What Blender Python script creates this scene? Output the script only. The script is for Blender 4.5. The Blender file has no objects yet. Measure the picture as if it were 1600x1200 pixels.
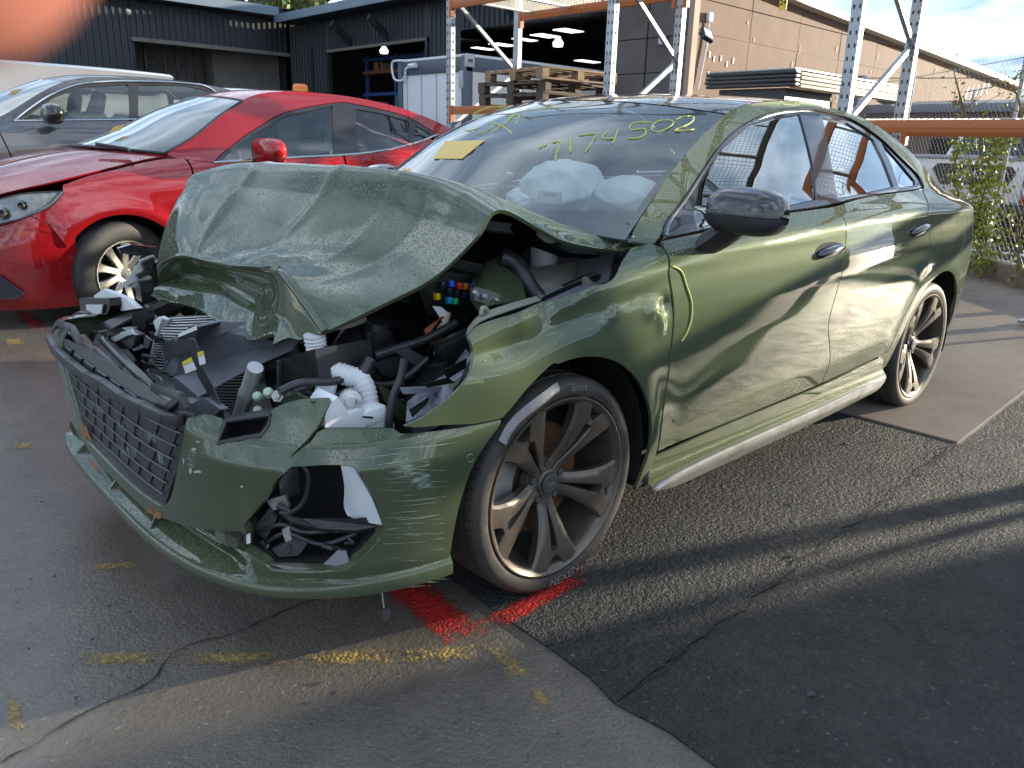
import bpy, bmesh, math, random
import numpy as np
from mathutils import Vector, Matrix
from mathutils.geometry import delaunay_2d_cdt

random.seed(7); rng = np.random.default_rng(7)
S = bpy.context.scene
COL = S.collection

# ------------------------------------------------------------------ camera
CAM = np.array([-1.4647, -2.21124, 1.23439]); FPX = 1208.1
def _basis(yaw, pitch, roll):
    f = np.array([math.cos(yaw)*math.cos(pitch), math.sin(yaw)*math.cos(pitch), -math.sin(pitch)])
    r = np.array([math.sin(yaw), -math.cos(yaw), 0.0]); u = np.cross(r, f)
    c, s = math.cos(roll), math.sin(roll)
    return c*r+s*u, -s*r+c*u, f
CR, CU, CF = _basis(0.81376, 0.29997, 0.02701)
cam = bpy.data.cameras.new('camera'); camo = bpy.data.objects.new('camera', cam); COL.objects.link(camo)
cam.sensor_width = 36.0; cam.lens = 36.0*FPX/1600.0; cam.clip_start = 0.005; cam.clip_end = 3000
camo.matrix_world = Matrix(((CR[0], CU[0], -CF[0], CAM[0]), (CR[1], CU[1], -CF[1], CAM[1]), (CR[2], CU[2], -CF[2], CAM[2]), (0, 0, 0, 1)))
S.camera = camo
S.render.engine = 'CYCLES'
S.cycles.use_denoising = True
S.cycles.max_bounces = 8; S.cycles.transparent_max_bounces = 12; S.cycles.glossy_bounces = 4; S.cycles.diffuse_bounces = 3
S.cycles.sample_clamp_indirect = 6.0
S.view_settings.view_transform = 'Standard'; S.view_settings.look = 'None'
S.view_settings.gamma = 1.0; S.view_settings.use_curve_mapping = False
S.view_settings.exposure = 1.2

# ------------------------------------------------------------------ sky and sun
SUN_EL = math.radians(9.0)
SUN_AZ = math.atan2(-0.36, 0.933)                      # direction towards the sun in plan
sun_dir = Vector((math.cos(SUN_EL)*math.cos(SUN_AZ), math.cos(SUN_EL)*math.sin(SUN_AZ), math.sin(SUN_EL)))
sl = bpy.data.lights.new('sun', 'SUN'); sl.energy = 5.0; sl.angle = math.radians(0.6); sl.color = (1.0, 0.88, 0.68)
so = bpy.data.objects.new('sun', sl); COL.objects.link(so)
so.rotation_euler = sun_dir.to_track_quat('Z', 'Y').to_euler()
W = bpy.data.worlds.new('World'); S.world = W; W.use_nodes = True
wn = W.node_tree.nodes; wl = W.node_tree.links; wn.clear()
def wnode(t, **k):
    n = wn.new(t)
    for a, v in k.items(): setattr(n, a, v)
    return n
w_out = wnode('ShaderNodeOutputWorld'); w_bg = wnode('ShaderNodeBackground'); w_bg.inputs[1].default_value = 0.13
w_sky = wnode('ShaderNodeTexSky', sky_type='NISHITA', sun_disc=False)
w_sky.sun_elevation = SUN_EL; w_sky.sun_rotation = math.pi/2 - SUN_AZ; w_sky.dust_density = 0.0; w_sky.air_density = 1.0
w_tc = wnode('ShaderNodeTexCoord')
w_sep = wnode('ShaderNodeSeparateXYZ'); wl.new(w_tc.outputs['Generated'], w_sep.inputs[0])
w_zc = wnode('ShaderNodeMath', operation='ADD'); wl.new(w_sep.outputs[2], w_zc.inputs[0]); w_zc.inputs[1].default_value = 0.22
w_dv = wnode('ShaderNodeVectorMath', operation='DIVIDE'); wl.new(w_tc.outputs['Generated'], w_dv.inputs[0])
w_cb = wnode('ShaderNodeCombineXYZ')
for i in (0, 1): wl.new(w_zc.outputs[0], w_cb.inputs[i])
w_cb.inputs[2].default_value = 1.0
wl.new(w_cb.outputs[0], w_dv.inputs[1])
w_n1 = wnode('ShaderNodeTexNoise'); w_n1.inputs['Scale'].default_value = 1.15; w_n1.inputs['Detail'].default_value = 7; w_n1.inputs['Roughness'].default_value = 0.55
w_n1.inputs['Distortion'].default_value = 0.35
wl.new(w_dv.outputs[0], w_n1.inputs['Vector'])
w_r1 = wnode('ShaderNodeValToRGB'); w_r1.color_ramp.elements[0].position = 0.33; w_r1.color_ramp.elements[1].position = 0.52
wl.new(w_n1.outputs[0], w_r1.inputs[0])
w_n2 = wnode('ShaderNodeTexNoise'); w_n2.inputs['Scale'].default_value = 2.1; w_n2.inputs['Detail'].default_value = 6
wl.new(w_dv.outputs[0], w_n2.inputs['Vector'])
w_r2 = wnode('ShaderNodeValToRGB')
w_r2.color_ramp.elements[0].position = 0.44; w_r2.color_ramp.elements[0].color = (1.7, 2.4, 3.5, 1)
w_r2.color_ramp.elements[1].position = 0.68; w_r2.color_ramp.elements[1].color = (7.2, 8.0, 9.1, 1)
wl.new(w_n2.outputs[0], w_r2.inputs[0])
w_mx = wnode('ShaderNodeMixRGB'); wl.new(w_r1.outputs[0], w_mx.inputs[0]); wl.new(w_sky.outputs[0], w_mx.inputs[1]); wl.new(w_r2.outputs[0], w_mx.inputs[2])
wl.new(w_mx.outputs[0], w_bg.inputs[0]); wl.new(w_bg.outputs[0], w_out.inputs[0])

# ------------------------------------------------------------------ small helpers
def ray(px, py): return CR*(px-800)/FPX - CU*(py-600)/FPX + CF
def U(px, py, ax, v):
    """world point seen at a photograph pixel, on the plane ax = v"""
    d = ray(px, py); i = 'xyz'.index(ax)
    return CAM + d*(v-CAM[i])/d[i]
def UG(px, py, z=0.0): return U(px, py, 'z', z)

OFF = {}
def tagp(o, label=None, cat=None, group=None, kind=None):
    for k, v in (('label', label), ('category', cat), ('group', group), ('kind', kind)):
        if v: o[k] = v
    return o
def thing(name, loc, label, cat, group=None):
    o = bpy.data.objects.new(name, None); COL.objects.link(o); o.location = loc; o.empty_display_size = 0.1
    OFF[o.name] = np.array(loc, float)
    return tagp(o, label, cat, group)
def mk(name, V, F, mat, parent=None, smooth=True, normals=None, label=None, kind=None, auto=None):
    """one mesh object from world-space points"""
    V = np.asarray(V, float)
    off = OFF.get(parent.name, np.zeros(3)) if parent is not None else np.zeros(3)
    me = bpy.data.meshes.new(name); me.from_pydata((V-off).tolist(), [], [list(map(int, f)) for f in F]); me.update()
    if isinstance(mat, (list, tuple)):
        for m in mat: me.materials.append(m)
    elif mat: me.materials.append(mat)
    if smooth:
        me.polygons.foreach_set('use_smooth', [True]*len(me.polygons))
        if auto is not None: me.set_sharp_from_angle(angle=math.radians(auto))
        if normals is not None: me.normals_split_custom_set_from_vertices(np.asarray(normals, float).tolist())
    o = bpy.data.objects.new(name, me); COL.objects.link(o)
    if parent is not None: o.parent = parent
    OFF[o.name] = off
    if label: o['label'] = label
    if kind: o['kind'] = kind
    return o
class MB:
    """collects simple solids"""
    def __init__(s): s.V = []; s.F = []
    def add(s, V, F):
        n = len(s.V); s.V += [tuple(v) for v in V]; s.F += [[i+n for i in f] for f in F]; return s
    def box(s, lo, hi, M=None, b=0.0):
        x0, y0, z0 = lo; x1, y1, z1 = hi
        V = np.array([(x0,y0,z0),(x1,y0,z0),(x1,y1,z0),(x0,y1,z0),(x0,y0,z1),(x1,y0,z1),(x1,y1,z1),(x0,y1,z1)], float)
        F = [(0,3,2,1),(4,5,6,7),(0,1,5,4),(1,2,6,5),(2,3,7,6),(3,0,4,7)]
        if b:
            bm = bmesh.new(); vs = [bm.verts.new(v) for v in V]
            for f in F: bm.faces.new([vs[i] for i in f])
            bmesh.ops.bevel(bm, geom=bm.edges[:], offset=b, segments=2, affect='EDGES', profile=0.5)
            bm.verts.index_update(); V = np.array([v.co for v in bm.verts]); F = [[v.index for v in f.verts] for f in bm.faces]; bm.free()
        if M is not None: V = np.array([M @ Vector(v) for v in V])
        return s.add(V, F)
    def bar(s, a, b, w, h, up=(0, 0, 1), bev=0.0):
        """rectangular bar from a to b"""
        a = Vector(a); b = Vector(b); d = b-a; L = d.length; d.normalize()
        up = Vector(up); sd = d.cross(up)
        if sd.length < 1e-4: sd = d.cross(Vector((1, 0, 0)))
        sd.normalize(); up = sd.cross(d)
        M = Matrix(((d.x, sd.x, up.x, a.x), (d.y, sd.y, up.y, a.y), (d.z, sd.z, up.z, a.z), (0, 0, 0, 1)))
        return s.box((0, -w/2, -h/2), (L, w/2, h/2), M, bev)
    def tube(s, pts, r, n=8, cap=True, wob=None):
        pts = np.asarray(pts, float); m = len(pts)
        T = np.gradient(pts, axis=0); T /= np.linalg.norm(T, axis=1)[:, None]+1e-12
        up = np.array([0, 0, 1.0]) if abs(T[0][2]) < .9 else np.array([1.0, 0, 0])
        V = []; nv = np.cross(T[0], up); nv /= np.linalg.norm(nv)
        R = np.broadcast_to(np.asarray(r, float), (m,))
        for i in range(m):
            nv = nv-T[i]*(nv@T[i]); nv /= np.linalg.norm(nv)+1e-12; bv = np.cross(T[i], nv)
            for k in range(n):
                a = 2*math.pi*k/n; V.append(pts[i]+R[i]*(nv*math.cos(a)+bv*math.sin(a)))
        F = [(i*n+k, i*n+(k+1) % n, (i+1)*n+(k+1) % n, (i+1)*n+k) for i in range(m-1) for k in range(n)]
        if cap: F += [tuple(range(n))[::-1], tuple((m-1)*n+k for k in range(n))]
        return s.add(V, F)
    def lathe(s, prof, c, axis, n=32, a0=0.0, a1=2*math.pi, close=True):
        """prof: (radius, along-axis) pairs turned about axis through c"""
        ax = Vector(axis).normalized(); e1 = ax.orthogonal().normalized() if abs(ax.z) > .9 else Vector((0, 0, 1)).cross(ax).normalized()
        e2 = ax.cross(e1); c = Vector(c); full = abs(a1-a0) > 6.28; m = len(prof); V = []
        nn = n if full else n+1
        for k in range(nn):
            a = a0+(a1-a0)*k/n; d = e1*math.cos(a)+e2*math.sin(a)
            V += [tuple(c+d*r+ax*h) for r, h in prof]
        F = []
        for k in range(n):
            k2 = (k+1) % nn
            for j in range(m-1): F.append((k*m+j, k*m+j+1, k2*m+j+1, k2*m+j))
        return s.add(V, F)
    def poly_ext(s, pts, d):
        """polygon extruded by vector d"""
        pts = np.asarray(pts, float); n = len(pts); d = np.asarray(d, float)
        V = np.concatenate([pts, pts+d]); F = [tuple(range(n)), tuple(range(2*n-1, n-1, -1))]
        F += [(i, i+n, (i+1) % n+n, (i+1) % n) for i in range(n)]
        return s.add(V, F)
    def build(s, name, mat, parent=None, smooth=True, auto=35, label=None, kind=None):
        return mk(name, s.V, s.F, mat, parent, smooth, None, label, kind, auto)

def cr(P, n=8, closed=False):
    """Catmull-Rom through P (n samples per span)"""
    P = np.asarray(P, float); out = []; m = len(P)
    for i in range(m if closed else m-1):
        if closed: p0, p1, p2, p3 = P[(i-1) % m], P[i], P[(i+1) % m], P[(i+2) % m]
        else: p0, p1, p2, p3 = P[max(i-1, 0)], P[i], P[i+1], P[min(i+2, m-1)]
        for t in np.linspace(0, 1, n, endpoint=False):
            out.append(.5*((2*p1)+(-p0+p2)*t+(2*p0-5*p1+4*p2-p3)*t*t+(-p0+3*p1-3*p2+p3)*t**3))
    if not closed: out.append(P[-1])
    return np.array(out)
def resample(P, step):
    P = np.asarray(P, float); L = np.r_[0, np.cumsum(np.linalg.norm(np.diff(P, axis=0), axis=1))]
    n = max(2, int(round(L[-1]/step))+1); t = np.linspace(0, L[-1], n)
    return np.stack([np.interp(t, L, P[:, k]) for k in range(P.shape[1])], 1)
def cr_n(P, n):
    """Catmull-Rom then n points evenly in parameter"""
    P = np.asarray(P, float); m = len(P)-1; k = max(2, int(math.ceil(n*3/m)))
    Q = cr(P, k); t = np.linspace(0, len(Q)-1, n); i = np.clip(t.astype(int), 0, len(Q)-2); fr = (t-i)[:, None]
    return Q[i]*(1-fr)+Q[i+1]*fr
def bic(G, nr, nc):
    """bicubic sheet through a grid of control points"""
    G = np.asarray(G, float); A = np.stack([cr_n(G[i], nc) for i in range(G.shape[0])])
    return np.stack([cr_n(A[:, j], nr) for j in range(nc)], 1)
def grid_faces(nr, nc, flip=False):
    F = [(i*nc+j, i*nc+j+1, (i+1)*nc+j+1, (i+1)*nc+j) for i in range(nr-1) for j in range(nc-1)]
    return [f[::-1] for f in F] if flip else F
def sheet(name, A, mat, parent, th=0.0, flip=False, **k):
    """grid of points A (nr, nc, 3) as one sheet, with thickness th behind its normals"""
    nr, nc, _ = A.shape; V = A.reshape(-1, 3); F = grid_faces(nr, nc, flip)
    if th:
        du = np.gradient(A, axis=1); dv = np.gradient(A, axis=0); N = np.cross(du, dv); N /= np.linalg.norm(N, axis=2)[..., None]+1e-12
        if flip: N = -N
        B = (A-N*th).reshape(-1, 3); n = nr*nc
        F2 = [tuple(i+n for i in f[::-1]) for f in F]
        per = [j for j in range(nc)]+[i*nc+nc-1 for i in range(1, nr)]+[(nr-1)*nc+j for j in range(nc-2, -1, -1)]+[i*nc for i in range(nr-2, 0, -1)]
        if not flip: per = per[::-1]
        E = [(per[i], per[(i+1) % len(per)], per[(i+1) % len(per)]+n, per[i]+n) for i in range(len(per))]
        V = np.concatenate([V, B]); F = F+F2+E
        return mk(name, V, F, mat, parent, True, auto=50, **k)
    return mk(name, V, F, mat, parent, True, **k)

def inside(P, poly):
    x, y = P[:, 0], P[:, 1]; c = np.zeros(len(P), bool); n = len(poly); j = n-1
    for i in range(n):
        xi, yi = poly[i]; xj, yj = poly[j]
        m = ((yi > y) != (yj > y)) & (x < (xj-xi)*(y-yi)/(yj-yi+1e-15)+xi); c ^= m; j = i
    return c
def panel(name, outline, surf, mat, parent, holes=(), step=0.03, lip=0.012, gap=0.0, orient=None, label=None, lipmat=False, edge=0.004):
    """curved panel: a 2D outline (with holes) meshed and laid on surf(P2)->P3; edges turn in by lip"""
    loops = [resample(np.vstack([outline, outline[:1]]), step*.7)[:-1]]+[resample(np.vstack([h, h[:1]]), step*.5)[:-1] for h in holes]
    lo = loops[0].min(0); hi = loops[0].max(0)
    gx, gy = np.meshgrid(np.arange(lo[0]+step/2, hi[0], step), np.arange(lo[1]+step/2, hi[1], step)); g = np.stack([gx.ravel(), gy.ravel()], 1)
    m = inside(g, loops[0])
    for h in loops[1:]: m &= ~inside(g, h)
    bp = np.vstack(loops); g = g[m]
    if len(g):
        d = np.min(((g[:, None, :]-bp[None])**2).sum(2), axis=1); g = g[d > (step*.4)**2]
    P = np.vstack([bp, g]); E = []; base = 0; rings = []
    for l in loops:
        n = len(l); E += [(base+i, base+(i+1) % n) for i in range(n)]; rings.append(list(range(base, base+n))); base += n
    vc, _, fc, ov, _, _ = delaunay_2d_cdt([Vector(p) for p in P], E, [], 0, 1e-6)
    V2 = np.array([tuple(v) for v in vc]); cen = np.array([V2[list(f)].mean(0) for f in fc])
    ok = inside(cen, loops[0])
    for h in loops[1:]: ok &= ~inside(cen, h)
    T = np.array([f for f, o in zip(fc, ok) if o and len(f) == 3])
    V3 = surf(V2); e = 1e-3
    du = surf(V2+[e, 0])-surf(V2-[e, 0]); dv = surf(V2+[0, e])-surf(V2-[0, e]); N = np.cross(du, dv); N /= np.linalg.norm(N, axis=1)[:, None]+1e-12
    if orient is not None:
        flip = (N@np.asarray(orient, float)).mean() < 0
        if flip: N = -N
    a = V3[T[:, 1]]-V3[T[:, 0]]; b = V3[T[:, 2]]-V3[T[:, 0]]
    bad = (np.cross(a, b)*N[T[:, 0]]).sum(1) < 0
    T[bad] = T[bad][:, ::-1]
    # edge lips
    cnt = {}
    for t in T:
        for i in range(3):
            k = (t[i], t[(i+1) % 3]); cnt[k] = 1
    be = [k for k in cnt if (k[1], k[0]) not in cnt]
    VV = [V3]; NN = [N]; F = [tuple(t) for t in T]; n0 = len(V3)
    if lip:
        bv = sorted({i for k in be for i in k}); ix = {v: i for i, v in enumerate(bv)}; nb = len(bv)
        VV += [V3[bv], V3[bv]-N[bv]*lip]
        on = np.zeros((nb, 3))
        for a_, b_ in be:
            tg = V3[b_]-V3[a_]; o_ = np.cross(tg, N[a_]); o_ /= np.linalg.norm(o_)+1e-12; on[ix[a_]] += o_; on[ix[b_]] += o_
        on /= np.linalg.norm(on, axis=1)[:, None]+1e-12
        NN += [on*.8+N[bv]*.6, on]
        F += [(b_i+n0, a_i+n0, a_i+n0+nb, b_i+n0+nb) for a_i, b_i in ((ix[a_], ix[b_]) for a_, b_ in be)]
    return mk(name, np.vstack(VV), F, mat, parent, True, np.vstack(NN), label)

# ------------------------------------------------------------------ materials
MATS = {}
def nt_mat(name):
    m = bpy.data.materials.new(name); m.use_nodes = True; MATS[name] = m
    return m, m.node_tree.nodes, m.node_tree.links, m.node_tree.nodes['Principled BSDF']
def pbr(name, col, rough=0.5, metal=0.0, coat=0.0, coat_r=0.03, var=0.0, vscale=8.0, bump=0.0, bscale=60.0, spec=0.5, col2=None, rvar=0.0, drops=0.0, dscale=90.0):
    m, n, l, b = nt_mat(name)
    b.inputs['Base Color'].default_value = (*col, 1); b.inputs['Roughness'].default_value = rough; b.inputs['Metallic'].default_value = metal
    b.inputs['Coat Weight'].default_value = coat; b.inputs['Coat Roughness'].default_value = coat_r; b.inputs['Specular IOR Level'].default_value = spec
    tc = n.new('ShaderNodeTexCoord')
    if var or col2 or rvar:
        t = n.new('ShaderNodeTexNoise'); t.inputs['Scale'].default_value = vscale; t.inputs['Detail'].default_value = 6; t.inputs['Roughness'].default_value = 0.6
        l.new(tc.outputs['Object'], t.inputs['Vector'])
        if var or col2:
            r = n.new('ShaderNodeValToRGB'); r.color_ramp.elements[0].position = 0.3; r.color_ramp.elements[1].position = 0.7
            c2 = col2 if col2 else tuple(min(1, c*(1+var)) for c in col); c1 = col if col2 else tuple(c*(1-var) for c in col)
            r.color_ramp.elements[0].color = (*c1, 1); r.color_ramp.elements[1].color = (*c2, 1)
            l.new(t.outputs[0], r.inputs[0]); l.new(r.outputs[0], b.inputs['Base Color'])
        if rvar:
            mr = n.new('ShaderNodeMapRange'); mr.inputs['From Min'].default_value = .3; mr.inputs['From Max'].default_value = .7
            mr.inputs['To Min'].default_value = max(0.02, rough-rvar); mr.inputs['To Max'].default_value = min(1, rough+rvar)
            l.new(t.outputs[0], mr.inputs[0]); l.new(mr.outputs[0], b.inputs['Roughness'])
    if bump:
        t2 = n.new('ShaderNodeTexNoise'); t2.inputs['Scale'].default_value = bscale; t2.inputs['Detail'].default_value = 4
        l.new(tc.outputs['Object'], t2.inputs['Vector']); bp = n.new('ShaderNodeBump'); bp.inputs['Strength'].default_value = bump; bp.inputs['Distance'].default_value = 0.01
        l.new(t2.outputs[0], bp.inputs['Height']); l.new(bp.outputs[0], b.inputs['Normal'])
        if coat: l.new(bp.outputs[0], b.inputs['Coat Normal'])
    if drops:
        rain(n, l, b, tc, drops, dscale, coat)
    return m
def rain(n, l, b, tc, amount, scale, coat=1.0):
    """rain drops: round bumps on faces that look up, more where the noise says so"""
    v = n.new('ShaderNodeTexVoronoi'); v.inputs['Scale'].default_value = scale; v.inputs['Randomness'].default_value = 1.0
    l.new(tc.outputs['Object'], v.inputs['Vector'])
    sz = n.new('ShaderNodeSeparateColor'); l.new(v.outputs['Color'], sz.inputs[0])
    rad = n.new('ShaderNodeMapRange'); rad.inputs['To Min'].default_value = 0.16; rad.inputs['To Max'].default_value = 0.50; l.new(sz.outputs[0], rad.inputs[0])
    dd = n.new('ShaderNodeMath'); dd.operation = 'DIVIDE'; l.new(v.outputs['Distance'], dd.inputs[0]); l.new(rad.outputs[0], dd.inputs[1])
    dome = n.new('ShaderNodeMath'); dome.operation = 'POWER'; l.new(dd.outputs[0], dome.inputs[0]); dome.inputs[1].default_value = 2.0
    inv = n.new('ShaderNodeMath'); inv.operation = 'SUBTRACT'; inv.use_clamp = True; inv.inputs[0].default_value = 1.0; l.new(dome.outputs[0], inv.inputs[1])
    sq = n.new('ShaderNodeMath'); sq.operation = 'SQRT'; l.new(inv.outputs[0], sq.inputs[0])
    g = n.new('ShaderNodeNewGeometry'); sp = n.new('ShaderNodeSeparateXYZ'); l.new(g.outputs['Normal'], sp.inputs[0])
    up = n.new('ShaderNodeMapRange'); up.inputs['From Min'].default_value = 0.25; up.inputs['From Max'].default_value = 0.75; up.inputs['To Min'].default_value = 0.004; l.new(sp.outputs[2], up.inputs[0])
    h = n.new('ShaderNodeMath'); h.operation = 'MULTIPLY'; l.new(sq.outputs[0], h.inputs[0]); l.new(up.outputs[0], h.inputs[1])
    bp = n.new('ShaderNodeBump'); bp.inputs['Strength'].default_value = amount; bp.inputs['Distance'].default_value = 0.36/scale
    l.new(h.outputs[0], bp.inputs['Height'])
    l.new(bp.outputs[0], b.inputs['Coat Normal' if coat else 'Normal'])
def paint(name, col, flake, metal=0.16, rough=0.46, drops=1.0, dscale=165.0, ior=1.65):
    m = pbr(name, col, rough, metal, 1.0, 0.015, col2=flake, vscale=900.0, drops=drops, dscale=dscale)
    b_ = m.node_tree.nodes['Principled BSDF']; b_.inputs['Coat IOR'].default_value = ior; b_.inputs['Specular IOR Level'].default_value = 0.0
    return m
def glass(name, tint, refl=1.9, rough=0.0, haze=0.0):
    """thin pane: clear, tinted, with a Fresnel reflection"""
    m, n, l, b = nt_mat(name); n.remove(b); out = n['Material Output']
    t = n.new('ShaderNodeBsdfTransparent'); t.inputs[0].default_value = (*tint, 1)
    g = n.new('ShaderNodeBsdfGlossy'); g.inputs['Roughness'].default_value = rough; g.inputs[0].default_value = (.95, .98, .97, 1)
    f = n.new('ShaderNodeFresnel'); f.inputs['IOR'].default_value = 1.55
    mp = n.new('ShaderNodeMath'); mp.operation = 'MULTIPLY_ADD'; mp.use_clamp = True; mp.inputs[1].default_value = refl; mp.inputs[2].default_value = 0.02
    l.new(f.outputs[0], mp.inputs[0])
    mx = n.new('ShaderNodeMixShader'); l.new(mp.outputs[0], mx.inputs[0]); l.new(t.outputs[0], mx.inputs[1]); l.new(g.outputs[0], mx.inputs[2])
    last = mx
    if haze:
        d = n.new('ShaderNodeBsdfDiffuse'); d.inputs[0].default_value = (.75, .78, .76, 1)
        m2 = n.new('ShaderNodeMixShader'); m2.inputs[0].default_value = haze; l.new(mx.outputs[0], m2.inputs[1]); l.new(d.outputs[0], m2.inputs[2]); last = m2
    l.new(last.outputs[0], out.inputs[0])
    return m

GREEN = paint('green_paint', (0.055, 0.074, 0.038), (0.064, 0.084, 0.045))
def dusty(m, col, amount, z0, z1):
    """road film: a thin patchy coat of dust, thicker low on the body"""
    n, l = m.node_tree.nodes, m.node_tree.links; b = n['Principled BSDF']; src = b.inputs['Base Color'].links[0].from_socket
    tc = n.new('ShaderNodeTexCoord'); t = n.new('ShaderNodeTexNoise'); t.inputs['Scale'].default_value = 4; t.inputs['Detail'].default_value = 6; t.inputs['Roughness'].default_value = .55; l.new(tc.outputs['Object'], t.inputs['Vector'])
    sp = n.new('ShaderNodeSeparateXYZ'); l.new(tc.outputs['Object'], sp.inputs[0]); r = n.new('ShaderNodeMapRange'); r.inputs[1].default_value = z0; r.inputs[2].default_value = z1; r.inputs[3].default_value = amount; r.inputs[4].default_value = amount*.12; l.new(sp.outputs[2], r.inputs[0])
    k = n.new('ShaderNodeMath'); k.operation = 'MULTIPLY'; l.new(r.outputs[0], k.inputs[0]); l.new(t.outputs[0], k.inputs[1]); k2 = n.new('ShaderNodeMath'); k2.operation = 'MULTIPLY'; k2.inputs[1].default_value = 2; k2.use_clamp = True; l.new(k.outputs[0], k2.inputs[0])
    x = n.new('ShaderNodeMixRGB'); l.new(k2.outputs[0], x.inputs[0]); l.new(src, x.inputs[1]); x.inputs[2].default_value = (*col, 1); l.new(x.outputs[0], b.inputs['Base Color'])
dusty(GREEN, (.15,.135,.08), .13, .22, .55)
BLK = pbr('black_plastic', (0.028, 0.028, 0.032), 0.32, var=.25, bump=.15, bscale=220)
BLKGLOSS = pbr('gloss_black', (0.008, 0.008, 0.009), 0.12, coat=1.0)
DKGREY = pbr('dark_grey_plastic', (0.05, 0.052, 0.058), 0.45, var=.2, bump=.1, bscale=150)
RUBBER = pbr('tyre_rubber', (0.028, 0.026, 0.025), 0.62, var=.35, vscale=14, bump=.1, bscale=300)
DUSTYRUB = pbr('dusty_rubber', (0.055, 0.048, 0.041), 0.7, var=.3, vscale=20, bump=.15, bscale=200)
ALLOY = pbr('matt_grey_alloy', (0.115, 0.096, 0.078), 0.36, 0.55, var=.15, vscale=30, bump=.04, bscale=500)
STEEL = pbr('raw_steel', (0.42, 0.42, 0.42), 0.35, 0.9, var=.25, vscale=20)
ALU = pbr('cast_aluminium', (0.55, 0.55, 0.54), 0.42, 0.8, var=.2, vscale=25, bump=.1)
WHITEP = pbr('white_plastic', (0.72, 0.73, 0.74), 0.45, var=.06, vscale=15)
RUST = pbr('rusty_disc', (0.20, 0.105, 0.05), 0.5, 0.6, var=.4, vscale=12)
# ------------------------------------------------------------------ wrecked sedan: body side as a smooth surface y = -W(x, z)
def sstep(a, b, x):
    t = np.clip((x-a)/(b-a), 0, 1); return t*t*(3-2*t)
_PZ = np.array([-.95,-.84,-.80,-.74,-.66,-.56,-.44,-.30,-.18,-.10,-.05,-.015,.005,.03,.055,.075,.09,.20,.30,.36,.40,.44])
_PW = np.array([.70,.775,.815,.838,.862,.885,.897,.902,.900,.890,.880,.876,.868,.845,.815,.790,.778,.709,.644,.603,.574,.536])
from_t = np.linspace(-.95, .44, 400)
def _smooth(y, k):
    w = np.hanning(2*k+1); w /= w.sum(); return np.convolve(np.pad(y, k, mode='edge'), w, 'valid')
_PS = _smooth(np.interp(from_t, _PZ, _PW), 7)
_ZX = np.linspace(-1.0, 4.0, 400)
_ZS = _smooth(np.interp(_ZX, [-1.0,-.55,-.2,.2,.68,1.37,2.35,3.2,3.5,4.0], [.66,.76,.835,.895,.945,.968,1.0,.985,.95,.9]), 16)
def zs(x): return np.interp(x, _ZX, _ZS)
def W_green(x, z):
    x = np.asarray(x, float); z = np.asarray(z, float)
    t = z-zs(x)
    w = np.interp(t, from_t, _PS)
    up = sstep(.0, .10, t)
    # plan taper of the glasshouse and of both ends
    w = w-up*.055*((x-1.55)/1.15)**2
    w = w-(.02*sstep(.2, -.5, x)+.10*sstep(-.35, -.8, x)**2)-(.03*sstep(2.7, 3.2, x)+.30*sstep(2.95, 3.52, x)**2.2)
    w = w-sstep(.44, .22, x)*np.clip(t-.045, 0, 1)*2.4    # front wings roll over towards the bonnet
    for cx in (0.0, 2.63):                             # flared wheel arches
        r = np.hypot(x-cx, z-.33)
        w = w+.009*np.exp(-((r-.385)/.085)**2)*sstep(.25, .10, t+.25)
    return w
def US(px, py, Wf=W_green, off=0.0, tmax=9.0):
    """point of a body side seen at a photograph pixel"""
    d = ray(px, py); ts = np.linspace(0.8, tmax, 3000); Q = CAM+np.outer(ts, d)
    g = Q[:, 1]+Wf(Q[:, 0], Q[:, 2])-off; i = int(np.argmax(g > 0)); t0, t1 = ts[i-1], ts[i]; s = g[i-1]/(g[i-1]-g[i])
    return CAM+d*(t0+s*(t1-t0))
def XZ(pts, Wf=W_green, off=0.0): return np.array([US(px, py, Wf, off)[[0, 2]] for px, py in pts])
def side(Wf, sg=-1, inset=0.0, y0=0.0):
    return lambda P: np.stack([P[:, 0], y0+sg*(Wf(P[:, 0], P[:, 1])-inset), P[:, 1]], 1)
def inset(poly, d):
    P = np.asarray(poly, float); a = np.roll(P, 1, 0); b = np.roll(P, -1, 0); t = b-a; t /= np.linalg.norm(t, axis=1)[:, None]+1e-12
    ar = .5*np.sum(P[:, 0]*np.roll(P[:, 1], -1)-P[:, 1]*np.roll(P[:, 0], -1)); n = np.stack([-t[:, 1], t[:, 0]], 1)*(1 if ar > 0 else -1)
    return P+n*d
def arc(cx, cz, r, a0, a1, n=24):
    a = np.radians(np.linspace(a0, a1, n)); return np.stack([cx+r*np.cos(a), cz+r*np.sin(a)], 1)
J = lambda *a: np.vstack(a)

car = thing('wrecked_sedan', (1.3, 0, 0), 'dark green sedan with crushed front end, folded bonnet and torn bumper', 'car')
sS = side(W_green)
def sR(P):
    h = sstep(.85, 1.35, P[:, 1]); return np.stack([P[:, 0]-.10*h, W_green(P[:, 0], P[:, 1]), P[:, 1]+.022*h], 1)
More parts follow.
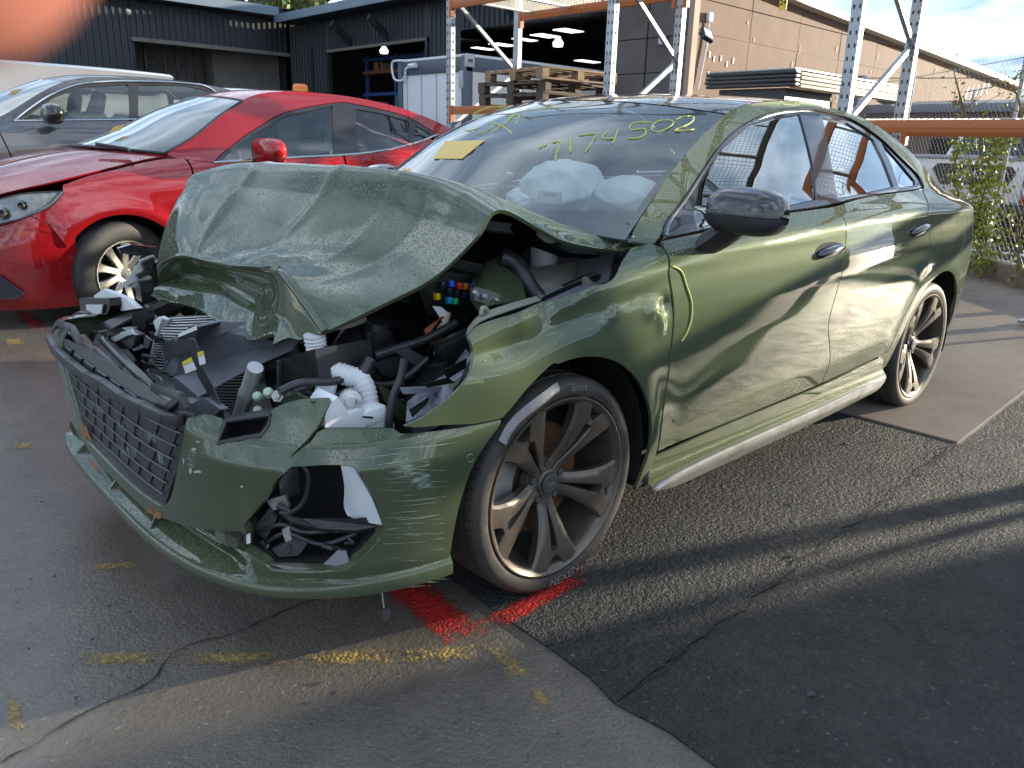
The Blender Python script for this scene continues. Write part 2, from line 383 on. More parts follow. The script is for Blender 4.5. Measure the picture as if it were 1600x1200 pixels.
# ---- outlines in side view (x, z)
door_f = cr(XZ([(1030,375),(1046,420),(1049,450),(1053,490),(1046,577),(1036,645),(1027,707)]), 6)
bgap = cr(XZ([(1304,322),(1322,350),(1321,384),(1315,430),(1302,475),(1294,513),(1297,562),(1283,600)]), 6)
rdoor = cr(XZ([(1442,295),(1450,330),(1453,376),(1452,408),(1441,440),(1420,480),(1404,511),(1389,545),(1373,557)]), 6)
belt_f = cr(XZ([(1036,374),(1110,358),(1195,338),(1280,320)]), 6); belt_r = cr(XZ([(1304,322),(1350,309),(1400,300),(1442,295)]), 6)
sill_f = np.array([door_f[-1], (.846,.319), bgap[-1]]); sill_r = np.array([bgap[-1], (1.85,.335), rdoor[-1]])
out_fd = J(door_f, cr(sill_f, 5)[1:-1], bgap[::-1], cr(np.array([bgap[0], (1.1,1.022), (.75,.995), door_f[0]]), 5)[1:-1])
out_rd = J(bgap, cr(sill_r, 5)[1:-1], rdoor[::-1], cr(np.array([rdoor[0], (2.1,1.072), (1.8,1.058), bgap[0]]), 5)[1:-1])
win_top = XZ([(1036,366),(1065,315),(1097,267),(1136,215),(1182,184),(1221,172),(1257,168),(1283,171),(1325,182),(1370,210),(1403,241),(1432,270),(1444,292)])
wt = cr(win_top, 5)
rail = np.array([(.36,.975),(.40,.990),(.55,1.085),(.68,1.165),(.9,1.275),(1.12,1.362),(1.3,1.405),(1.55,1.432),(1.75,1.438),(2.0,1.428),(2.3,1.39),(2.6,1.31),(2.85,1.21),(3.05,1.12),(3.18,1.078)])
quarter = J(cr(rail, 5), [(3.30,1.060),(3.38,1.045),(3.435,1.02),(3.45,.92),(3.45,.62)], [(3.43,.40),(3.36,.25),(3.22,.21),(3.0,.20)],
            arc(2.63,.33,.372,-18,190,36), [(2.245,.235),(2.14,.30)], rdoor[::-1], wt[::-1], [(.43,.962)])
for sg, sf in ((-1, sS), (1, sR)):
    o3 = (0, sg, .1)
    panel('front_door', inset(out_fd, .003), sf, GREEN, car, step=.028, orient=o3)
    panel('rear_door', inset(out_rd, .003), sf, GREEN, car, step=.028, orient=o3)
    panel('rear_quarter_panel', inset(quarter, .002), sf, GREEN, car, step=.028, orient=o3)
doors = [o for o in bpy.data.objects if o.name.startswith(('front_door', 'rear_door'))]
fdoor = bpy.data.objects['front_door']; rdoor_o = bpy.data.objects['rear_door']
# ---- side windows: trim ring with panes set into it
g1 = cr(XZ([(1094,292),(1128,236),(1172,196),(1215,184),(1251,178),(1262,215),(1273,260),(1278,312),(1200,330),(1092,356)]), 1)
g2 = cr(XZ([(1286,183),(1325,192),(1366,218),(1382,250),(1398,292),(1350,303),(1311,311),(1300,255)]), 1)
g3 = cr(XZ([(1378,222),(1402,248),(1432,284),(1431,290),(1406,293),(1396,262)]), 1)
opening = J(wt, [np.array((2.70,1.083)), rdoor[0]+[0,.002]], np.array([(2.1,1.073),(1.8,1.060),(1.56,1.043),(1.1,1.024),(.75,.997),(.5,.976)]))
GLS = glass('side_glass', (.26, .34, .31), 3.4); 
sOFF = lambda sg, ins: (side(W_green, -1, ins) if sg < 0 else (lambda P: sR(P)-[0, ins, 0]))
for sg in (-1, 1):
    tr = panel('window_trim', inset(opening, .002), sOFF(sg, .004), BLKGLOSS, car, holes=[g1, g2, g3], step=.03, orient=(0, sg, .4))
    for nm, g in (('front_window', g1), ('rear_window_pane', g2), ('quarter_window', g3)):
        panel(nm, g, sOFF(sg, .012), GLS, car, step=.04, lip=0, orient=(0, sg, .4))
# bright edge strip along the window line
for sg in (-1, 1):
    m = MB(); q = inset(opening, .006)[:len(wt)]; m.tube(sOFF(sg, -.001)(q), .005, 6); m.build('window_moulding', BLKGLOSS, car)
# ---- front fender (torn at the lamp)
fend_top = XZ([(727,522),(752,506),(800,490),(835,477),(875,466),(925,447),(952,441),(970,412),(985,388)], off=0)
fo = J(cr(XZ([(632,666),(668,648),(700,622),(722,596),(734,572),(738,548),(730,524)]), 4),
       cr(fend_top, 4)[2:], [(.42,.965)], door_f[2:]-[.007,0], [(.425,.30),(.41,.215),(.365,.20)],
       arc(0,.33,.375,-8,100,24), cr(XZ([(866,566),(846,583),(822,607),(800,634),(784,653)]), 3), cr(XZ([(740,662),(690,664),(650,668)]), 2))
FSURF0 = sS
def dents(P):
    """crumples in the front fender: small folds added to its smooth surface"""
    Q = sS(P); x, z = P[:, 0], P[:, 1]
    def g(cx, cz, sx, sz, a, rot=0):
        c, s = math.cos(rot), math.sin(rot); u = (x-cx)*c+(z-cz)*s; v = -(x-cx)*s+(z-cz)*c
        return a*np.exp(-(u/sx)**2-(v/sz)**2)
    d = g(.392,.80,.022,.022,.012,.4)+g(.33,.785,.035,.02,-.009,.2)+g(.25,.83,.10,.018,.006,.15)+g(.16,.80,.06,.015,-.005,.5)
    d += g(.37,.75,.02,.03,-.006)+g(-.17,.83,.035,.05,-.006,.3)+g(-.08,.87,.05,.02,.010,1.2)+g(-.22,.76,.09,.025,.012,.1)+g(.02,.85,.07,.018,-.008,.3)
    d += g(-.3,.70,.12,.08,-.012)
    Q[:, 1] += d*1.0
    return Q
panel('front_fender', fo, dents, GREEN, car, step=.016, orient=(0, -1, .1))
fo_r = J([(-.55,.60),(-.5,.74),(-.35,.86)], np.array([(-.30,.875),(-.15,.90),(0,.92),(.15,.94),(.28,.96),(.36,.97)]), [(.42,.965)], door_f[2:]-[.007,0], [(.425,.30),(.41,.215),(.365,.20)], arc(0,.33,.375,-8,150,24), [(-.38,.58)])
panel('front_fender', fo_r, sR, GREEN, car, step=.03, orient=(0, 1, .1))
# ---- sills
def sillp(sg):
    return lambda P: np.stack([P[:, 0], sg*np.interp(P[:, 1], [.10,.14,.185,.20,.245,.27,.30,.36], [.79,.835,.868,.874,.876,.866,.870,.874]), P[:, 1]], 1)
sl = J(cr(np.array([(.425,.297),(.85,.312),(1.55,.319),(2.10,.345),(2.16,.300),(2.22,.235),(2.20,.205)]), 4), cr(np.array([(1.9,.195),(1.3,.185),(.8,.18),(.45,.185)]), 4), [(.40,.22)])
SCUFF = pbr('scuffed_skirt', (.20,.19,.17), .38, .5, col2=(.42,.42,.42), vscale=9, bump=.12, bscale=40)
for sg in (-1, 1):
    panel('sill_panel', sl, sillp(sg), GREEN, car, step=.03, orient=(0, sg, 0))
    lw = J(cr(np.array([(.44,.178),(.55,.208),(.9,.222),(1.5,.226),(2.0,.238),(2.19,.228)]), 4), cr(np.array([(2.12,.190),(1.6,.150),(1.0,.138),(.6,.140)]), 4))
    sk = panel('side_skirt', lw, lambda P, sg=sg: sillp(sg)(P)+[0, sg*.012, 0], SCUFF if sg < 0 else BLK, car, step=.03, orient=(0, sg, 0), lip=.03, label='scraped grey side skirt blade' if sg < 0 else None)
# ---- floor pan, firewall, bulkheads (dark)
UNDER = pbr('underbody', (.012,.012,.012), .8)
m = MB(); m.box((.46,-.80,.16),(2.15,.80,.30)); m.box((2.3,-.62,.2),(3.3,.62,.5)); m.box((.30,-.60,.30),(.46,.60,.80)); m.box((2.2,-.60,.3),(2.3,.60,.95))
m.build('floor_pan', UNDER, car, smooth=False)
for sg in (-1, 1):
    for cx in (0, 2.63):
        m = MB(); m.lathe([(.385,0),(.385,.30),(.12,.31)], (cx, sg*.855, .33), (0, -sg, 0), 30, math.radians(-15), math.radians(195)); 
        o = m.build('wheel_arch_liner', UNDER, car)
# ---- roof, windscreen, rear window, boot
def zrail(x): return np.interp(x, rail[:, 0], rail[:, 1])
def yrail(x): return W_green(x, zrail(x))
def crossgrid(xs_c, crown, n=9, rows=None, xedge=None):
    A = []
    for i, x in enumerate(xs_c):
        xe = xedge[i]; ye = float(yrail(xe)); ze = float(zrail(xe)); r = []
        for v in np.linspace(-1, 1, n):
            q = 1-abs(v)**2.2; h_ = float(sstep(.85, 1.35, ze))*(v+1)/2; r.append((xe+(x-xe)*q-.10*h_, v*ye, ze+crown[i]*q+.022*h_))
        A.append(r)
    return np.array(A)
xe = np.array([1.12,1.3,1.55,1.8,2.05,2.3]); rf = crossgrid(xe-np.array([.13,.05,0,0,.02,.07]), [.038,.030,.022,.018,.022,.035], 11, xedge=xe)
ROOFB = pbr('black_roof', (.010,.010,.011), .1, coat=1.0, drops=.7, dscale=70)
sheet('roof', bic(rf, 40, 50), ROOFB, car, th=.012, flip=True)
we = np.array([.36,.55,.75,.95,1.11]); wg = crossgrid(we-np.array([.26,.23,.20,.17,.13]), [.045,.05,.052,.047,.038], 9, xedge=we)
WSG = glass('windscreen_glass', (.88,.97,.96), 1.25, haze=.07)
wsA = bic(wg, 40, 50)
sheet('windscreen', wsA, WSG, car, flip=True)
# black border printed on the windscreen glass
fr = MB(); B = wsA+np.array([-.003,0,-.003])
def strip(a, b):
    n = len(a); fr.add(list(a)+list(b), [(i, i+1, n+i+1, n+i) for i in range(n-1)])
strip(B[0], B[4]); strip(B[-1], B[-2]); strip(B[:, 0], B[:, 1]); strip(B[:, -1], B[:, -2]); fr.build('windscreen_border', BLK, car)
re = np.array([2.3,2.5,2.7,2.9,3.05]); rg = crossgrid(re+np.array([.0,.06,.09,.1,.1]), [.035,.045,.05,.045,.03], 9, xedge=re)
sheet('rear_window', bic(rg, 16, 24), GLS, car, flip=True)
be_ = np.array([3.05,3.18,3.30,3.38,3.435])
bt = []
for x, z in zip(be_, [1.12,1.078,1.060,1.045,1.02]):
    ye = float(W_green(x, z)); bt.append([(x+.09*(1-abs(v)**2), v*ye, z+.02*(1-v*v)) for v in np.linspace(-1, 1, 9)])
bt.append([(p[0]+.02, p[1], .80) for p in bt[-1]]); bt.append([(p[0], p[1], .5) for p in bt[-1]]); bt.append([(p[0]-.1, p[1]*.97, .22) for p in bt[-1]])
sheet('boot_lid', bic(np.array(bt), 40, 24), GREEN, car, flip=True)
TAIL = pbr('red_lens', (.35,.01,.012), .15, coat=1)
for sg in (-1, 1):
    panel('tail_lamp', np.array([(3.35,.95),(3.452,.975),(3.452,.86),(3.34,.88)]), side(W_green, sg, -.004), TAIL, car, step=.03, orient=(0, sg, 0))
# ---- pull handles
def handle(px, py, w):
    c = US(px, py); o = fdoor if px < 1350 else rdoor_o
    m = MB(); n = 22
    xs_ = np.linspace(-w/2, w/2, n); A = []
    for k, x in enumerate(xs_):
        e = math.sqrt(max(0, 1-(2*x/w)**2)); xx = c[0]+x; zz = c[2]+.012*(x/w*2)
        row = []
        for a in np.linspace(0, 2*math.pi, 13):
            y = -W_green(xx, zz)-.003-.030*e**.6*max(0, math.cos(a-math.pi/2))**.7; row.append((xx, y, zz+.019*e**.5*math.cos(a)*1.0))
        A.append(row)
    sheet('handle', np.array(A), GREEN if 0 else BLKGLOSS, o)
    # flat dark disc behind the grip: the recess's shade painted on the door
    pl = np.stack([c[0]+w*.56*np.cos(np.linspace(0, 6.283, 24, endpoint=False)), c[2]+.030*np.sin(np.linspace(0, 6.283, 24, endpoint=False))], 1)
    panel('handle_shadow', pl, side(W_green, -1, -.0012), BLKGLOSS, o, step=.02, lip=0, orient=(0, -1, 0))
handle(1296, 391, .20); handle(1436, 359, .19)
# ------------------------------------------------------------------ wheels
def text_mesh(body, size, depth=0.0, bold=False):
    cu = bpy.data.curves.new('lettering', 'FONT'); cu.body = body; cu.size = size; cu.align_x = 'CENTER'; cu.align_y = 'CENTER'; cu.extrude = depth; cu.resolution_u = 3
    if bold: cu.offset = size*.02
    o = bpy.data.objects.new('lettering', cu); COL.objects.link(o); dg = bpy.context.evaluated_depsgraph_get(); dg.update()
    me = o.evaluated_get(dg).to_mesh(); V = np.array([v.co[:] for v in me.vertices]); F = [list(p.vertices) for p in me.polygons]
    o.evaluated_get(dg).to_mesh_clear(); bpy.data.objects.remove(o); bpy.data.curves.remove(cu); return V, F
def sport_wheel(parent, c, name='wheel'):
    """20 inch style alloy: axis along y, outer face towards -y; c = point on the axis at the outer rim plane"""
    w = bpy.data.objects.new(name, None); COL.objects.link(w); w.empty_display_size = .1; w.parent = parent
    w.location = np.array(c)-OFF[parent.name]; OFF[w.name] = np.array(c, float); c = np.array(c, float); ax = (0, -1, 0)
    R = .320
    prof = [(.236,-.225),(.262,-.232),(.290,-.226),(.308,-.212),(.3175,-.195)]
    for g0 in (-.172,-.128,-.084,-.040):
        prof += [(.3195,g0-.007),(.312,g0-.005),(.312,g0+.003),(.3195,g0+.005)]
    prof += [(.318,-.018),(.313,-.008),(.306,.000),(.300,.0035),(.288,.0055),(.277,.004),(.270,.0015),(.268,-.004),(.264,-.006),(.258,-.012)]
    m = MB(); m.lathe(prof, c, ax, 96); ty = m.build('tyre', TYRE, w, auto=40)
    # tread blocks' cross cuts
    m = MB()
    for k in range(72):
        a = 2*math.pi*k/72; d = np.array([math.cos(a), 0, math.sin(a)]); t = np.array([-math.sin(a), 0, math.cos(a)])
        for (y0, y1, sk) in ((.010,.036,.006),(.188,.214,-.006)):
            p = c+d*.3188+np.array([0, y0, 0]); q = c+d*.3196+np.array([0, y1, 0])+t*sk
            m.add([p-t*.0012, q-t*.0012, q+t*.0012, p+t*.0012], [(0, 1, 2, 3)])
    m.build('tread_cuts', UNDER, w, kind='stuff', smooth=False)
    m = MB(); m.lathe([(.265,-.002),(.264,.0035),(.260,.004),(.254,-.001),(.246,-.006),(.240,-.016),(.237,-.05),(.228,-.11),(.222,-.20),(.235,-.215),(.24,-.225)], c, ax, 96); m.build('rim', ALLOY, w, auto=40)
    # five spokes, each of two arms with a slot and a small triangle between them
    rs = np.array([.030,.055,.075,.095,.115,.135,.155,.175,.188,.192,.205,.209,.222,.235,.2445])*np.linspace(1, 1.058, 15)
    hw = np.array([.027,.028,.030,.033,.038,.044,.050,.058,.064,.066,.074,.077,.087,.102,.116])*1.13
    ho = np.array([0,0,.002,.0045,.0065,.0085,.0105,.0125,.0135,.0,.0,.012,.022,.031,.036])
    dp = np.array([-.050,-.050,-.044,-.036,-.028,-.021,-.015,-.010,-.007,-.0065,-.0045,-.004,-.003,-.002,-.001])
    for k in range(5):
        a = math.radians(SPOKE_A0+72*k); d = np.array([math.cos(a), 0, math.sin(a)]); t = np.array([-math.sin(a), 0, math.cos(a)])
        m = MB()
        for sg in (-1, 1):
            rows = []
            for r, w_, h, z in zip(rs, hw, ho, dp):
                ch = .0045; base = c+d*r
                lo, hi = h, w_
                f = lambda s, y: base+t*(sg*s)+np.array([0, -y, 0])
                rows.append([f(lo, z-.032), f(lo, z-.004), f(min(lo+.003, hi), z), f((lo+hi)/2, z+.001), f(max(hi-.009, lo), z-.001), f(hi, z-.008), f(hi-.004, z-.034)])
            sh = np.array(rows); nr, nc, _ = sh.shape
            m.add(sh.reshape(-1, 3), grid_faces(nr, nc, sg > 0))
        m.build('spoke', ALLOY, w, auto=28)
    m = MB(); m.lathe([(.0,-.044),(.036,-.044),(.040,-.047),(.043,-.058),(.072,-.064),(.078,-.085)], c, ax, 40); m.build('hub', ALLOY, w, auto=30)
    m = MB(); m.lathe([(.0,-.036),(.026,-.036),(.029,-.038),(.030,-.046)], c, ax, 32); cap = m.build('hub_cap', DKGREY, w, auto=30)
    m = MB()
    for k in range(4):                                  # four interlocked rings
        cc = c+np.array([-.0105+.007*k, -.0, 0])*[1, 1, 1]; an = np.linspace(0, 2*math.pi, 17); P = np.stack([cc[0]+.005*np.cos(an), np.full(17, cc[1]+.0352), cc[2]+.005*np.sin(an)], 1); m.tube(P, .0007, 5, cap=False)
    m.build('ring_emblem', STEEL, w)
    for k in range(5):
        a = math.radians(SPOKE_A0+36+72*k); p = c+np.array([math.cos(a)*.056, 0, math.sin(a)*.056])
        m = MB(); m.lathe([(0,-.046),(.009,-.046),(.0115,-.049),(.0125,-.075)], p, ax, 6); m.build('wheel_bolt', DKGREY, w, auto=20)
    m = MB(); m.lathe([(.05,-.100),(.165,-.100),(.168,-.103),(.168,-.128),(.05,-.13)], c, ax, 48); m.build('brake_disc', RUST, w, auto=30)
    m = MB(); m.lathe([(.105,-.085),(.178,-.085),(.184,-.092),(.184,-.13)], c, ax, 14, math.radians(CAL_A-32), math.radians(CAL_A+32)); m.build('brake_caliper', ALU, w, auto=30)
    m = MB(); m.lathe([(.02,-.14),(.21,-.14),(.212,-.16)], c, ax, 40); m.build('backing_plate', UNDER, w)
    return w
def copy_part(o, parent, loc, rz):
    r = o.copy(); COL.objects.link(r); r.parent = parent; r.location = loc; r.rotation_euler = (0, 0, rz)
    for ch in list(o.children):
        q = ch.copy(); COL.objects.link(q); q.parent = r
    return r
TYRE = pbr('dusty_tyre', (.024,.023,.022), .6, col2=(.060,.051,.042), vscale=7, bump=.08, bscale=260)
SPOKE_A0 = 54; CAL_A = 160
wf = sport_wheel(car, (0, -.868, .320))
def arc_text(parent, txt, c, rmid, ang, size, mat, name, flip=False):
    """lettering bent round the tyre wall; ang = degrees from +x, growing clockwise as seen from outside"""
    V, F = text_mesh(txt, size); th = math.radians(ang)+(V[:, 0]/rmid)*(-1 if not flip else 1); rr = rmid+V[:, 1]*(1 if not flip else -1)
    P = np.stack([c[0]+rr*np.cos(th), np.full(len(V), c[1]-.0068), c[2]+rr*np.sin(th)], 1)
    return mk(name, P, F, mat, parent, False)
LETW = pbr('pale_lettering', (.19,.18,.16), .7); LETD = pbr('dark_lettering', (.012,.012,.012), .6)
for k in range(3):
    copy_part(wf, car, [(2.63-1.3, -.868, .32), (-1.3, .868, .32), (2.63-1.3, .868, .32)][k], [0, math.pi, math.pi][k])
fc_ = (0, -.868, .32)
arc_text(wf, 'Sport', fc_, .293, 80, .030, LETW, 'tyre_lettering'); arc_text(wf, 'NEXEN', fc_, .292, -84, .038, LETW, 'tyre_lettering', True)
for a_ in (138, 158, 176, 196, 214, 20, 2, -18, 52): arc_text(wf, random.choice(['P235/35ZR19 91Y', 'STANDARD LOAD', 'TUBELESS RADIAL', 'MAX LOAD 615 KG']), fc_, .279, a_, .009, LETD, 'tyre_lettering', False)
# ------------------------------------------------------------------ front bumper: plan curve of arc length s (towards -y positive) and height z
_X0, _A, _B = -.20, .69, .885
_EX = {1: (2.7, 3.1), -1: (5.5, 4.6)}                     # near half / far half (skin pulled forward there)
_TB = {}
for k_, (n_, m_) in _EX.items():
    t_ = np.linspace(0, math.pi/2, 3000); x_ = _X0-_A*np.cos(t_)**(2/n_); y_ = _B*np.sin(t_)**(2/m_)
    _TB[k_] = (x_, y_, np.r_[0, np.cumsum(np.hypot(np.diff(x_), np.diff(y_)))], np.arctan2(y_/_B, (_X0-x_)/_A))
SMAX = {k: v[2][-1] for k, v in _TB.items()}
_OZ = [.05,.115,.20,.245,.27,.30,.42,.52,.575,.60,.63,.68,.74,.80]
_OV = [-.02,-.01,-.006,-.006,.0,.0,.006,.012,.016,.014,-.008,-.05,-.11,-.18]
_OW = [-.02,-.01,-.006,-.006,.0,.0,.006,.014,-.018,-.052,-.09,-.14,-.20,-.26]
def bo(z, y):                                            # upper shelf leans in on the near corner
    k = sstep(.42, .60, -y)*sstep(-.93, -.80, y); return np.interp(z, _OZ, _OV)*(1-k)+np.interp(z, _OZ, _OW)*k
def sB(P, out=0.0):
    s, z = P[:, 0], P[:, 1]; a = np.abs(s); near = s >= 0
    f = lambda i: np.where(near, np.interp(a, _TB[1][2], _TB[1][i]), np.interp(a, _TB[-1][2], _TB[-1][i]))
    k = 1+bo(z, -np.sign(s)*f(1))+out
    ex = np.maximum(a-np.where(near, SMAX[1], SMAX[-1]), 0)
    return np.stack([_X0+(f(0)-_X0)*k+ex, -np.sign(s)*f(1)*k, z], 1)
def UB(px, py, out=0.0):
    d = ray(px, py); ts = np.linspace(.6, 5, 6000); Q = CAM+np.outer(ts, d); k = 1+bo(Q[:, 2], Q[:, 1])+out
    nn = np.where(Q[:, 1] < 0, _EX[1][0], _EX[-1][0]); mm = np.where(Q[:, 1] < 0, _EX[1][1], _EX[-1][1])
    g = (np.maximum(_X0-Q[:, 0], 0)/(_A*k))**nn+(np.abs(Q[:, 1])/(_B*k))**mm-1
    i = int(np.argmax(g < 0)) if (g < 0).any() else int(np.argmin(g))
    q = Q[i]; ph = math.atan2(abs(q[1])/_B, max(_X0-q[0], 0)/_A); tb = _TB[1 if q[1] < 0 else -1]; s = float(np.interp(ph, tb[3], tb[2]))
    if q[0] > _X0: s = tb[2][-1]+q[0]-_X0
    return np.array([-math.copysign(s, q[1]), q[2]])
def UBS(pts, out=0.0): return np.array([UB(px, py, out) for px, py in pts])
top_near = J(UBS([(293,653),(320,648),(348,657),(339,694)]), UBS([(372,690),(408,681),(424,649)]), cr(UBS([(423,641),(441,632),(464,625),(492,622),(518,621)]), 3),
             UBS([(510,640),(499,662),(484,682),(466,700),(449,718),(452,716),(470,702),(486,690),(497,674),(512,668)]), cr(UBS([(530,669),(575,668),(613,665),(623,674),(677,671),(730,666),(784,656)]), 3))
arch_near = cr(UBS([(785,660),(750,708),(725,764),(711,820),(702,870),(699,893)]), 4)
bot_near = cr(UBS([(697,893),(660,907),(600,917),(540,923),(470,920),(400,904),(330,874),(270,834)]), 4)
bot_near = bot_near[bot_near[:, 0] > .62]
low_near = cr(UBS([(384,838),(372,830),(312,826),(262,812),(232,800),(214,784)]), 3)
bot_near = J(bot_near, low_near[low_near[:, 0] > .08])
fl = lambda A: (A*[-1, 1])[::-1]
gedge = cr(UBS([(291,662),(286,690),(277,735),(266,780),(252,792)]), 4)         # right edge of the grille opening
gs0 = gedge[-1]; gbot = np.array([(s, gs0[1]-.012*(1-(s/gs0[0])**2)) for s in np.linspace(gs0[0], -gs0[0], 15)])[1:-1]
far_top = np.array([(top_near[-1][0], top_near[-1][1]), (.95,.60), (gedge[0][0]+.03, .66)])
bumper_out = J(top_near, arch_near[1:], bot_near[1:], fl(bot_near), fl(arch_near), fl(far_top)[::-1][::-1] if 0 else np.array([(-top_near[-1][0]+.02,.62),(-.95,.60),(-gedge[0][0]-.03,.66)]), (gedge*[-1, 1])[2:], gbot[::-1], gedge[::-1][:-2])
fog = UBS([(455,729),(506,726),(531,726),(553,728),(569,749),(588,784),(601,818),(594,843),(569,869),(544,890),(502,895),(423,892),(414,882),(379,860),(384,836),(379,822),(411,784),(433,749)])
fogf = np.array([(-s, z) for s, z in fog])[::-1]
slot = None
bump = panel('front_bumper', bumper_out, sB, GREEN, car, holes=[fog, fogf], step=.016, lip=.014, orient=(-1, -.6, 0))
# ---- splitter: an upward-facing tray that ends in a thin lip
spl = []
for s in np.linspace(-1.2, 1.13, 110):
    e = 1-sstep(.62, .95, abs(s))*(.75 if s > 0 else .3); q = np.array([[s, .22]]); g_ = lambda o, z: np.r_[sB(q, o)[0][:2], z]
    zl = .198+.012*abs(s)**3*.6
    spl.append([g_(-.10, .262), g_(-.05*e-.01, zl+.058), g_(.012*e+.004, zl+.036), g_(.026*e+.006, zl+.032), g_(.030*e+.007, zl+.018), g_(.024*e+.006, zl+.003), g_(.0, zl), g_(-.10, zl+.01)])
sheet('splitter', bic(np.array(spl), 170, 28), GREEN, car, label='long front lip hanging below the torn bumper')
for s in (-.80, -.45, -.10, .22):
    q = np.array([[s, .24]]); a_ = sB(q, .018)[0]; b_ = sB(q, -.06)[0]
    m = MB(); m.poly_ext([np.r_[a_[:2], .232], np.r_[b_[:2], .245], np.r_[b_[:2], .30], np.r_[a_[:2]*.3+b_[:2]*.7, .285]], [0, .006, 0]); m.build('splitter_fin', GREEN, car, smooth=False)
m = MB()
for q in ([(337,842),(352,834),(372,858),(352,852)],):
    m.poly_ext([U(px, py, 'z', .27) for px, py in q], [0, 0, .03])
m.build('splitter_rib', GREEN, car, smooth=False)
# ---- dark well and broken pieces behind the fog lamp opening
fin = fog.mean(0)+(fog-fog.mean(0))*.93; n = len(fog); m = MB(); lo_, li_ = sB(fog, -.002), sB(fin, -.034); m.add(list(lo_)+list(li_), [(i, (i+1) % n, n+(i+1) % n, n+i) for i in range(n)]); m.build('fog_lamp_surround', GREEN, car, auto=40)
m = MB(); back = sB(fin, -.20); frt = sB(fin, -.030)
m.add(list(frt)+list(back), [(i, (i+1) % n, n+(i+1) % n, n+i) for i in range(n)]+[tuple(range(n, 2*n))]); m.build('fog_lamp_well', UNDER, car, auto=30)
ctr = lambda px, py, o: sB(UBS([(px, py)], 0), o)[0]
WH2 = pbr('washer_white', (.66,.68,.72), .4, var=.05)
A = np.array([[ctr(533,728,-.02), ctr(545,727,-.015), ctr(556,735,-.012)], [ctr(541,770,-.05), ctr(558,768,-.03), ctr(580,775,-.012)], [ctr(541,808,-.07), ctr(562,806,-.04), ctr(594,808,-.012)], [ctr(546,822,-.06), ctr(570,824,-.04), ctr(599,822,-.012)]])
sheet('washer_tank_side', bic(A, 16, 12), WH2, car, th=.004)
def junk(pts, th=.006, mat=BLK, name='broken_bracket', o=-.05, dep=None):
    P = [ctr(px, py, (o if dep is None else dep[i])) for i, (px, py) in enumerate(pts)]; m = MB(); nn = np.cross(P[1]-P[0], P[2]-P[0]); nn /= np.linalg.norm(nn)+1e-9
    m.poly_ext(P, nn*th); return m.build(name, mat, car, smooth=False)
junk([(436,818),(470,826),(560,826),(598,822),(596,838),(560,845),(500,842),(450,830)], .02, BLK, 'fog_lamp_crossbar', -.04)
junk([(418,872),(450,858),(478,862),(462,882),(430,884)], .012, DKGREY, 'fog_lamp_bracket', -.045)
junk([(505,888),(528,866),(542,868),(546,884),(530,891)], .004, pbr('grey_sheet', (.3,.31,.34), .3, .3), 'grey_cover', -.02)
junk([(420,885),(470,886),(488,893),(450,895)], .006, STEEL, 'torn_edge_strip', -.012)
junk([(385,840),(410,812),(424,826),(404,862)], .01, DKGREY, 'fog_lamp_bracket', -.06)
junk([(434,842),(446,836),(450,858),(440,862)], .01, ALU, 'fog_lamp_motor', -.05)
junk([(404,800),(436,792),(444,812),(416,816)], .01, ALU, 'fog_lamp_motor', -.07)
junk([(383,838),(389,835),(390,850),(384,852)], .002, WHITEP, 'barcode_label', -.006)
for q in ([(392,850),(430,836),(470,848),(520,846)], [(455,735),(478,755),(470,800),(440,822)], [(400,870),(440,850),(500,868),(560,850)]):
    m = MB(); m.tube(cr([ctr(px, py, -.06) for px, py in q], 6), .006, 7); m.build('fog_lamp_hose', BLK, car)
# ---- park sensor
p0 = sB(UBS([(734,716)]))[0]
m = MB(); m.lathe([(0,.001),(.008,.001),(.010,.003),(.0125,.002),(.0125,-.006)], p0, (-.25, -1, .0), 20); m.build('parking_sensor', GREEN, car)
# ---- upper vent beside the grille
V5 = UBS([(350,660),(423,648),(419,664),(408,680),(341,692)]); f_ = sB(V5, .0); b_ = sB(V5, -.10)-[0, 0, .01]
m = MB(); m.add(list(f_)+list(b_), [(i, (i+1) % 5, 5+(i+1) % 5, 5+i) for i in range(5)]+[(5, 6, 7, 8, 9)]); m.build('upper_vent', BLK, car, smooth=False)
m = MB(); m.tube(np.vstack([f_, f_[:1]]), .006, 6); m.build('vent_frame', BLK, car)
# ---- scratches and rust marks on the paint
SCR = pbr('scratch_white', (.34,.42,.36), .6); RED_RUST = pbr('orange_scrape', (.33,.13,.05), .7)
m = MB()
def scratch(p, q, w, bend=0.0):
    n = 10; t = np.linspace(0, 1, n); P = np.outer(1-t, p)+np.outer(t, q); P[:, 1] += bend*np.sin(t*math.pi); ww = .5*w*np.sin(np.pi*np.clip(t, .06, .94))*(.5+rng.random(n)*.6)
    a = sB(UBS(P-np.c_[np.zeros(n), ww]), .0009); b = sB(UBS(P+np.c_[np.zeros(n), ww]), .0009)
    m.add(list(a)+list(b), [(i, i+1, n+i+1, n+i) for i in range(n-1)])
for p, q, w, b in (((615,730),(697,735),.7,1), ((608,783),(697,775),.8,2), ((612,812),(688,803),1.0,2), ((604,836),(684,834),.7,-1), ((640,750),(705,752),.5,1), ((598,850),(640,848),.5,0), ((560,716),(640,706),.9,0), ((625,790),(690,783),.5,1),
                   ((575,728),(650,716),.8,1), ((590,764),(640,766),.5,1), ((655,762),(700,760),.4,0), ((640,700),(720,690),.7,1), ((620,818),(670,815),.5,1), ((520,912),(640,905),1.2,1), ((470,913),(600,913),1.0,1), ((600,700),(690,695),.5,1), ((565,900),(690,890),.8,1), ((295,690),(300,740),.8,0)):
    scratch(p, q, w, b)
